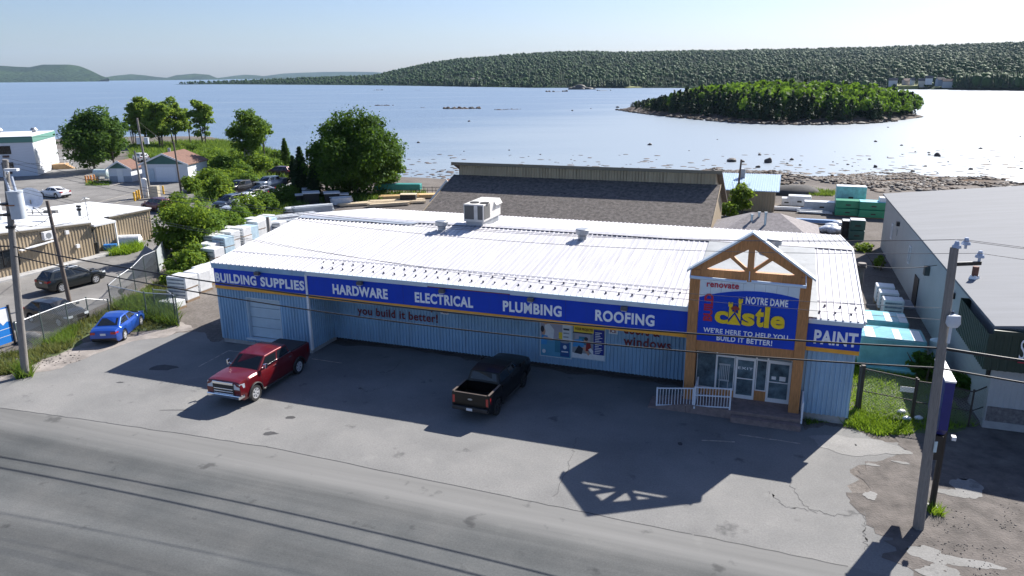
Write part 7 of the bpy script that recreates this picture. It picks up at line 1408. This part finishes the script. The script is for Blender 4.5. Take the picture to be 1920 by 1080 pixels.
def drape(name, pix, m, dz=.03, step=2.5):
    poly = [at(*p) for p in pix]; xs = np.arange(min(p.x for p in poly), max(p.x for p in poly), step); ys = np.arange(min(p.y for p in poly), max(p.y for p in poly), step)
    V, Fc, n = [], [], 0
    for x in xs:
        Xc = np.full(len(ys), x + step / 2); ins = inside(poly, Xc + 1.2 * (vnoise(Xc, ys, 4, 3) - .5), ys + step / 2)
        for y, k in zip(ys, ins):
            if k: V += [(x + dx, y + dy, gz(x + dx, y + dy) + dz) for dx, dy in ((0, 0), (step, 0), (step, step), (0, step))]; Fc.append((n, n + 1, n + 2, n + 3)); n += 4
    tag(np_mesh(name, V, Fc, m), kind='structure')
drape('meadow', _mead, M_turf); grass(_mead, 16000, .75, .10, L_grass, 1, clump=.25)
_v1 = [(-10, 668), (40, 660), (90, 648), (150, 610), (212, 572), (240, 560), (275, 540), (318, 520), (345, 515), (330, 560), (300, 575), (335, 612), (300, 618), (250, 622), (170, 622), (135, 652), (100, 668), (50, 690), (0, 705)]
grass(_v1, 6500, .36, .035, L_dry, 2, M_turf2, .55); grass([(60, 650), (135, 645), (150, 612), (92, 630)], 1500, .42, .04, L_grass, 3, None, .45); grass([(262, 600), (336, 614), (330, 580), (290, 560), (240, 565), (215, 578)], 3000, .6, .04, L_grass, 4, None, .3); grass([(30, 712), (62, 708), (58, 690), (28, 692)], 320, .45, .03, L_grass, 5, None, .1)
grass([(-10, 690), (30, 686), (30, 700), (-10, 708)], 500, .35, .03, L_dry, 15, None, .2)
grass([(318, 520), (340, 490), (325, 450), (335, 420), (380, 390), (420, 400), (400, 450), (395, 490), (380, 515)], 4000, .6, .06, L_grass, 6, M_turf2, .3); grass([(420, 440), (430, 400), (480, 380), (545, 360), (610, 368), (720, 362), (800, 360), (800, 372), (700, 378), (600, 380), (540, 395), (480, 430)], 5200, .6, .07, L_grass, 7, M_turf2, .35)
_gs = [(1585, 770), (1592, 690), (1600, 660), (1640, 680), (1720, 690), (1760, 700), (1790, 760), (1830, 800), (1760, 810), (1700, 808), (1650, 812), (1602, 800), (1556, 792), (1510, 798), (1508, 755), (1590, 768)]
grass(_gs, 11000, .20, .022, L_grassb, 8, M_turf2, .15); grass([(1580, 800), (1610, 770), (1700, 790), (1715, 815), (1650, 818)], 1200, .25, .03, L_grassb, 9, None, .4)
grass([(1735, 960), (1750, 945), (1765, 955), (1772, 972), (1750, 968)], 260, .22, .015, L_grassb, 10, None, .1); grass([(1450, 365), (1455, 355), (1530, 356), (1570, 362), (1560, 368)], 1500, .5, .08, L_grass, 11, M_turf2, .3); grass([(205, 480), (215, 470), (265, 462), (272, 468), (240, 478)], 900, .5, .05, L_grassb, 12, None, .2); grass([(160, 348), (170, 340), (210, 342), (205, 348)], 500, .4, .06, L_grass, 13, M_turf2, .2); grass([(95, 312), (85, 322), (92, 316), (108, 300)], 300, .4, .06, L_grass, 14, None, .1)
P_ = G(1480, 362); V, Fc = _RS[1]; o = np_mesh('gravel_heap', V, Fc, mat('dark_gravel_heap', (.06, .058, .058), .95, var=.4, scale=3, bump=.5), smooth=True); o.location = P_; o.scale = (4.2, 2.4, 1.2); tag(o, 'dark gravel heap on the bank behind the rear yard', 'gravel heap')
P_ = G(625, 368); o = np_mesh('gravel_heap', V, Fc, MATS['dark_gravel_heap'], smooth=True); o.location = P_; o.scale = (2.2, 1.4, .9); tag(o, 'small dark heap under the big round tree behind the crates', 'gravel heap')
# ================================================================== FAR SHORE HOUSES AND FIELDS
HG = 'houses along the far shore'; _hc = [mat('far_house_' + str(i), c, .7) for i, c in enumerate(((.62, .63, .64), (.42, .36, .32), (.5, .52, .55), (.30, .34, .40), (.55, .5, .42)))]; _hr = [mat('far_roof_' + str(i), c, .8) for i, c in enumerate(((.10, .09, .09), (.16, .10, .08), (.08, .14, .20)))]
def hill_z(P): 
    D = (HILL[..., 0] - P.x) ** 2 + (HILL[..., 1] - P.y) ** 2; return float(HILL[..., 2].ravel()[D.argmin()])
for i, (px, py, s_, wc, rc_, lb) in enumerate(((738, 156, 12, 0, 0, 'leftmost pale house of the far shore hamlet'), (752, 157, 10, 4, 0, 'second pale house of the far shore hamlet'), (785, 155, 13, 2, 0, 'grey house right of the hamlet pair'), (795, 156, 9, 1, 1, 'brown house beside the grey hamlet house'), (808, 160, 9, 0, 2, 'small white house low by the far water'), (893, 151, 16, 0, 0, 'long white building high on the far shore'), (905, 162, 9, 0, 0, 'white boathouse at the far water edge'), (948, 160, 12, 3, 2, 'blue roofed house on the far shore'), (960, 161, 8, 2, 2, 'small blue grey shed beside the blue roofed house'), (928, 160, 7, 4, 1, 'tan cottage left of the blue roofed house'), (1022, 164, 9, 1, 1, 'brown cabin by the far rocks'), (1050, 160, 7, 0, 0, 'lone pale cabin above the far rocks'),
        (1675, 154, 12, 2, 0, 'grey house on the far shore right of the wooded island'), (1702, 155, 11, 1, 1, 'brown roofed house on the far right shore'), (1712, 154, 6, 0, 0, 'small bright white shed on the far right shore'), (1730, 155, 12, 4, 0, 'dark roofed house on the far right shore'), (1742, 150, 10, 0, 0, 'white gabled house highest on the far right shore'), (1765, 153, 11, 3, 0, 'blue grey house on the far right shore'), (1778, 156, 15, 2, 1, 'large brown roofed house nearest the dark far woods'))):
    Yh = np.interp(px, [700, 880, 1000, 1200, 1700, 1920], [1690, 1360, 1175, 1090, 850, 760]); P_ = atY(px, py, Yh * (1.0 if px > 1600 else 1.02)); z = P_.z - 1; L_ = s_ / F_PX * Yh * 1.15
    r = empty('far_house', (P_.x, P_.y, z - 1), random.uniform(-.6, .4), lb, 'house', HG); r.scale = (1, 1, .72); mb = MB(); mb.prism([(-L_/2, 0, -4), (L_/2, 0, -4), (L_/2, 0, 5.5), (-L_/2, 0, 5.5)], (0, L_ * .6, 0)); mb.prism([(-L_/2, 0, 5.5), (-L_/2, L_ * .3, 8.5), (-L_/2, L_ * .6, 5.5)], (L_, 0, 0)); mb.build('wall', _hc[wc], r)
    mb = MB(); mb.prism([(-L_/2 - .5, -.5, 5.2), (-L_/2 - .5, L_ * .3, 8.7), (-L_/2 - .5, L_ * .6 + .5, 5.2), (-L_/2 - .5, L_ * .6 + .5, 5.6), (-L_/2 - .5, L_ * .3, 9.1), (-L_/2 - .5, -.5, 5.6)], (L_ + 1, 0, 0)); mb.build('roof', _hr[rc_], r)
M_field = mat('pale_field', (.19, .20, .06), .95, var=.2, scale=.05)
for px0, px1, y0, y1 in ((1170, 1205, 160, 164), (1682, 1722, 157, 161)):
    Yh = np.interp((px0 + px1) / 2, [1000, 1200, 1700], [1150, 1060, 835]); a, b, c_, d_ = atY(px0, y1, Yh), atY(px1, y1, Yh), atY(px1, y0, Yh + 40), atY(px0, y0, Yh + 40)
    mb = MB(); mb.add([a - up * 8, b - up * 8, b, a, c_, d_], [(0, 1, 2, 3), (3, 2, 4, 5)]); tag(mb.build('shore_field', M_field, fix=False), kind='structure')
# dark wooded point on the far right shore, in front of the hill
_p, _h, _k = [], [], []
for _ in range(420):
    px = random.uniform(1786, 1990); Yh = np.interp(px, [1700, 1920, 2150], [830, 735, 640]) + random.uniform(0, 60); P_ = atY(px, 168, Yh); _p.append((P_.x, P_.y, SEA + 1)); _h.append(random.uniform(11, 17)); _k.append(0 if random.random() < .8 else 1)
for _ in range(260):
    px = random.uniform(1100, 1180) if random.random() < .6 else random.uniform(840, 905); Yh = np.interp(px, [700, 880, 1000, 1200], [1670, 1330, 1150, 1060]) + random.uniform(-8, 35); P_ = atY(px, 168, Yh); _p.append((P_.x, P_.y, SEA + 1)); _h.append(random.uniform(9, 14)); _k.append(0)
forest('forest', _p, _h, _k, [M_conif, M_decid], wide=.8)
# ================================================================== AIR: faint haze over the bay
hm_, ht, hp_ = nodes('haze_air'); ht.nodes.remove(hp_); pvn = N(ht, 'ShaderNodeVolumePrincipled'); pvn.inputs['Density'].default_value = 3.4e-5; pvn.inputs['Color'].default_value = (.50, .70, .95, 1); pvn.inputs['Anisotropy'].default_value = 0.1
ht.links.new(pvn.outputs[0], ht.nodes['Material Output'].inputs['Volume'])
mb = MB(); mb.box(-13500, 13500, -13500, 13500, -8, 480); tag(mb.build('haze', hm_), kind='stuff')
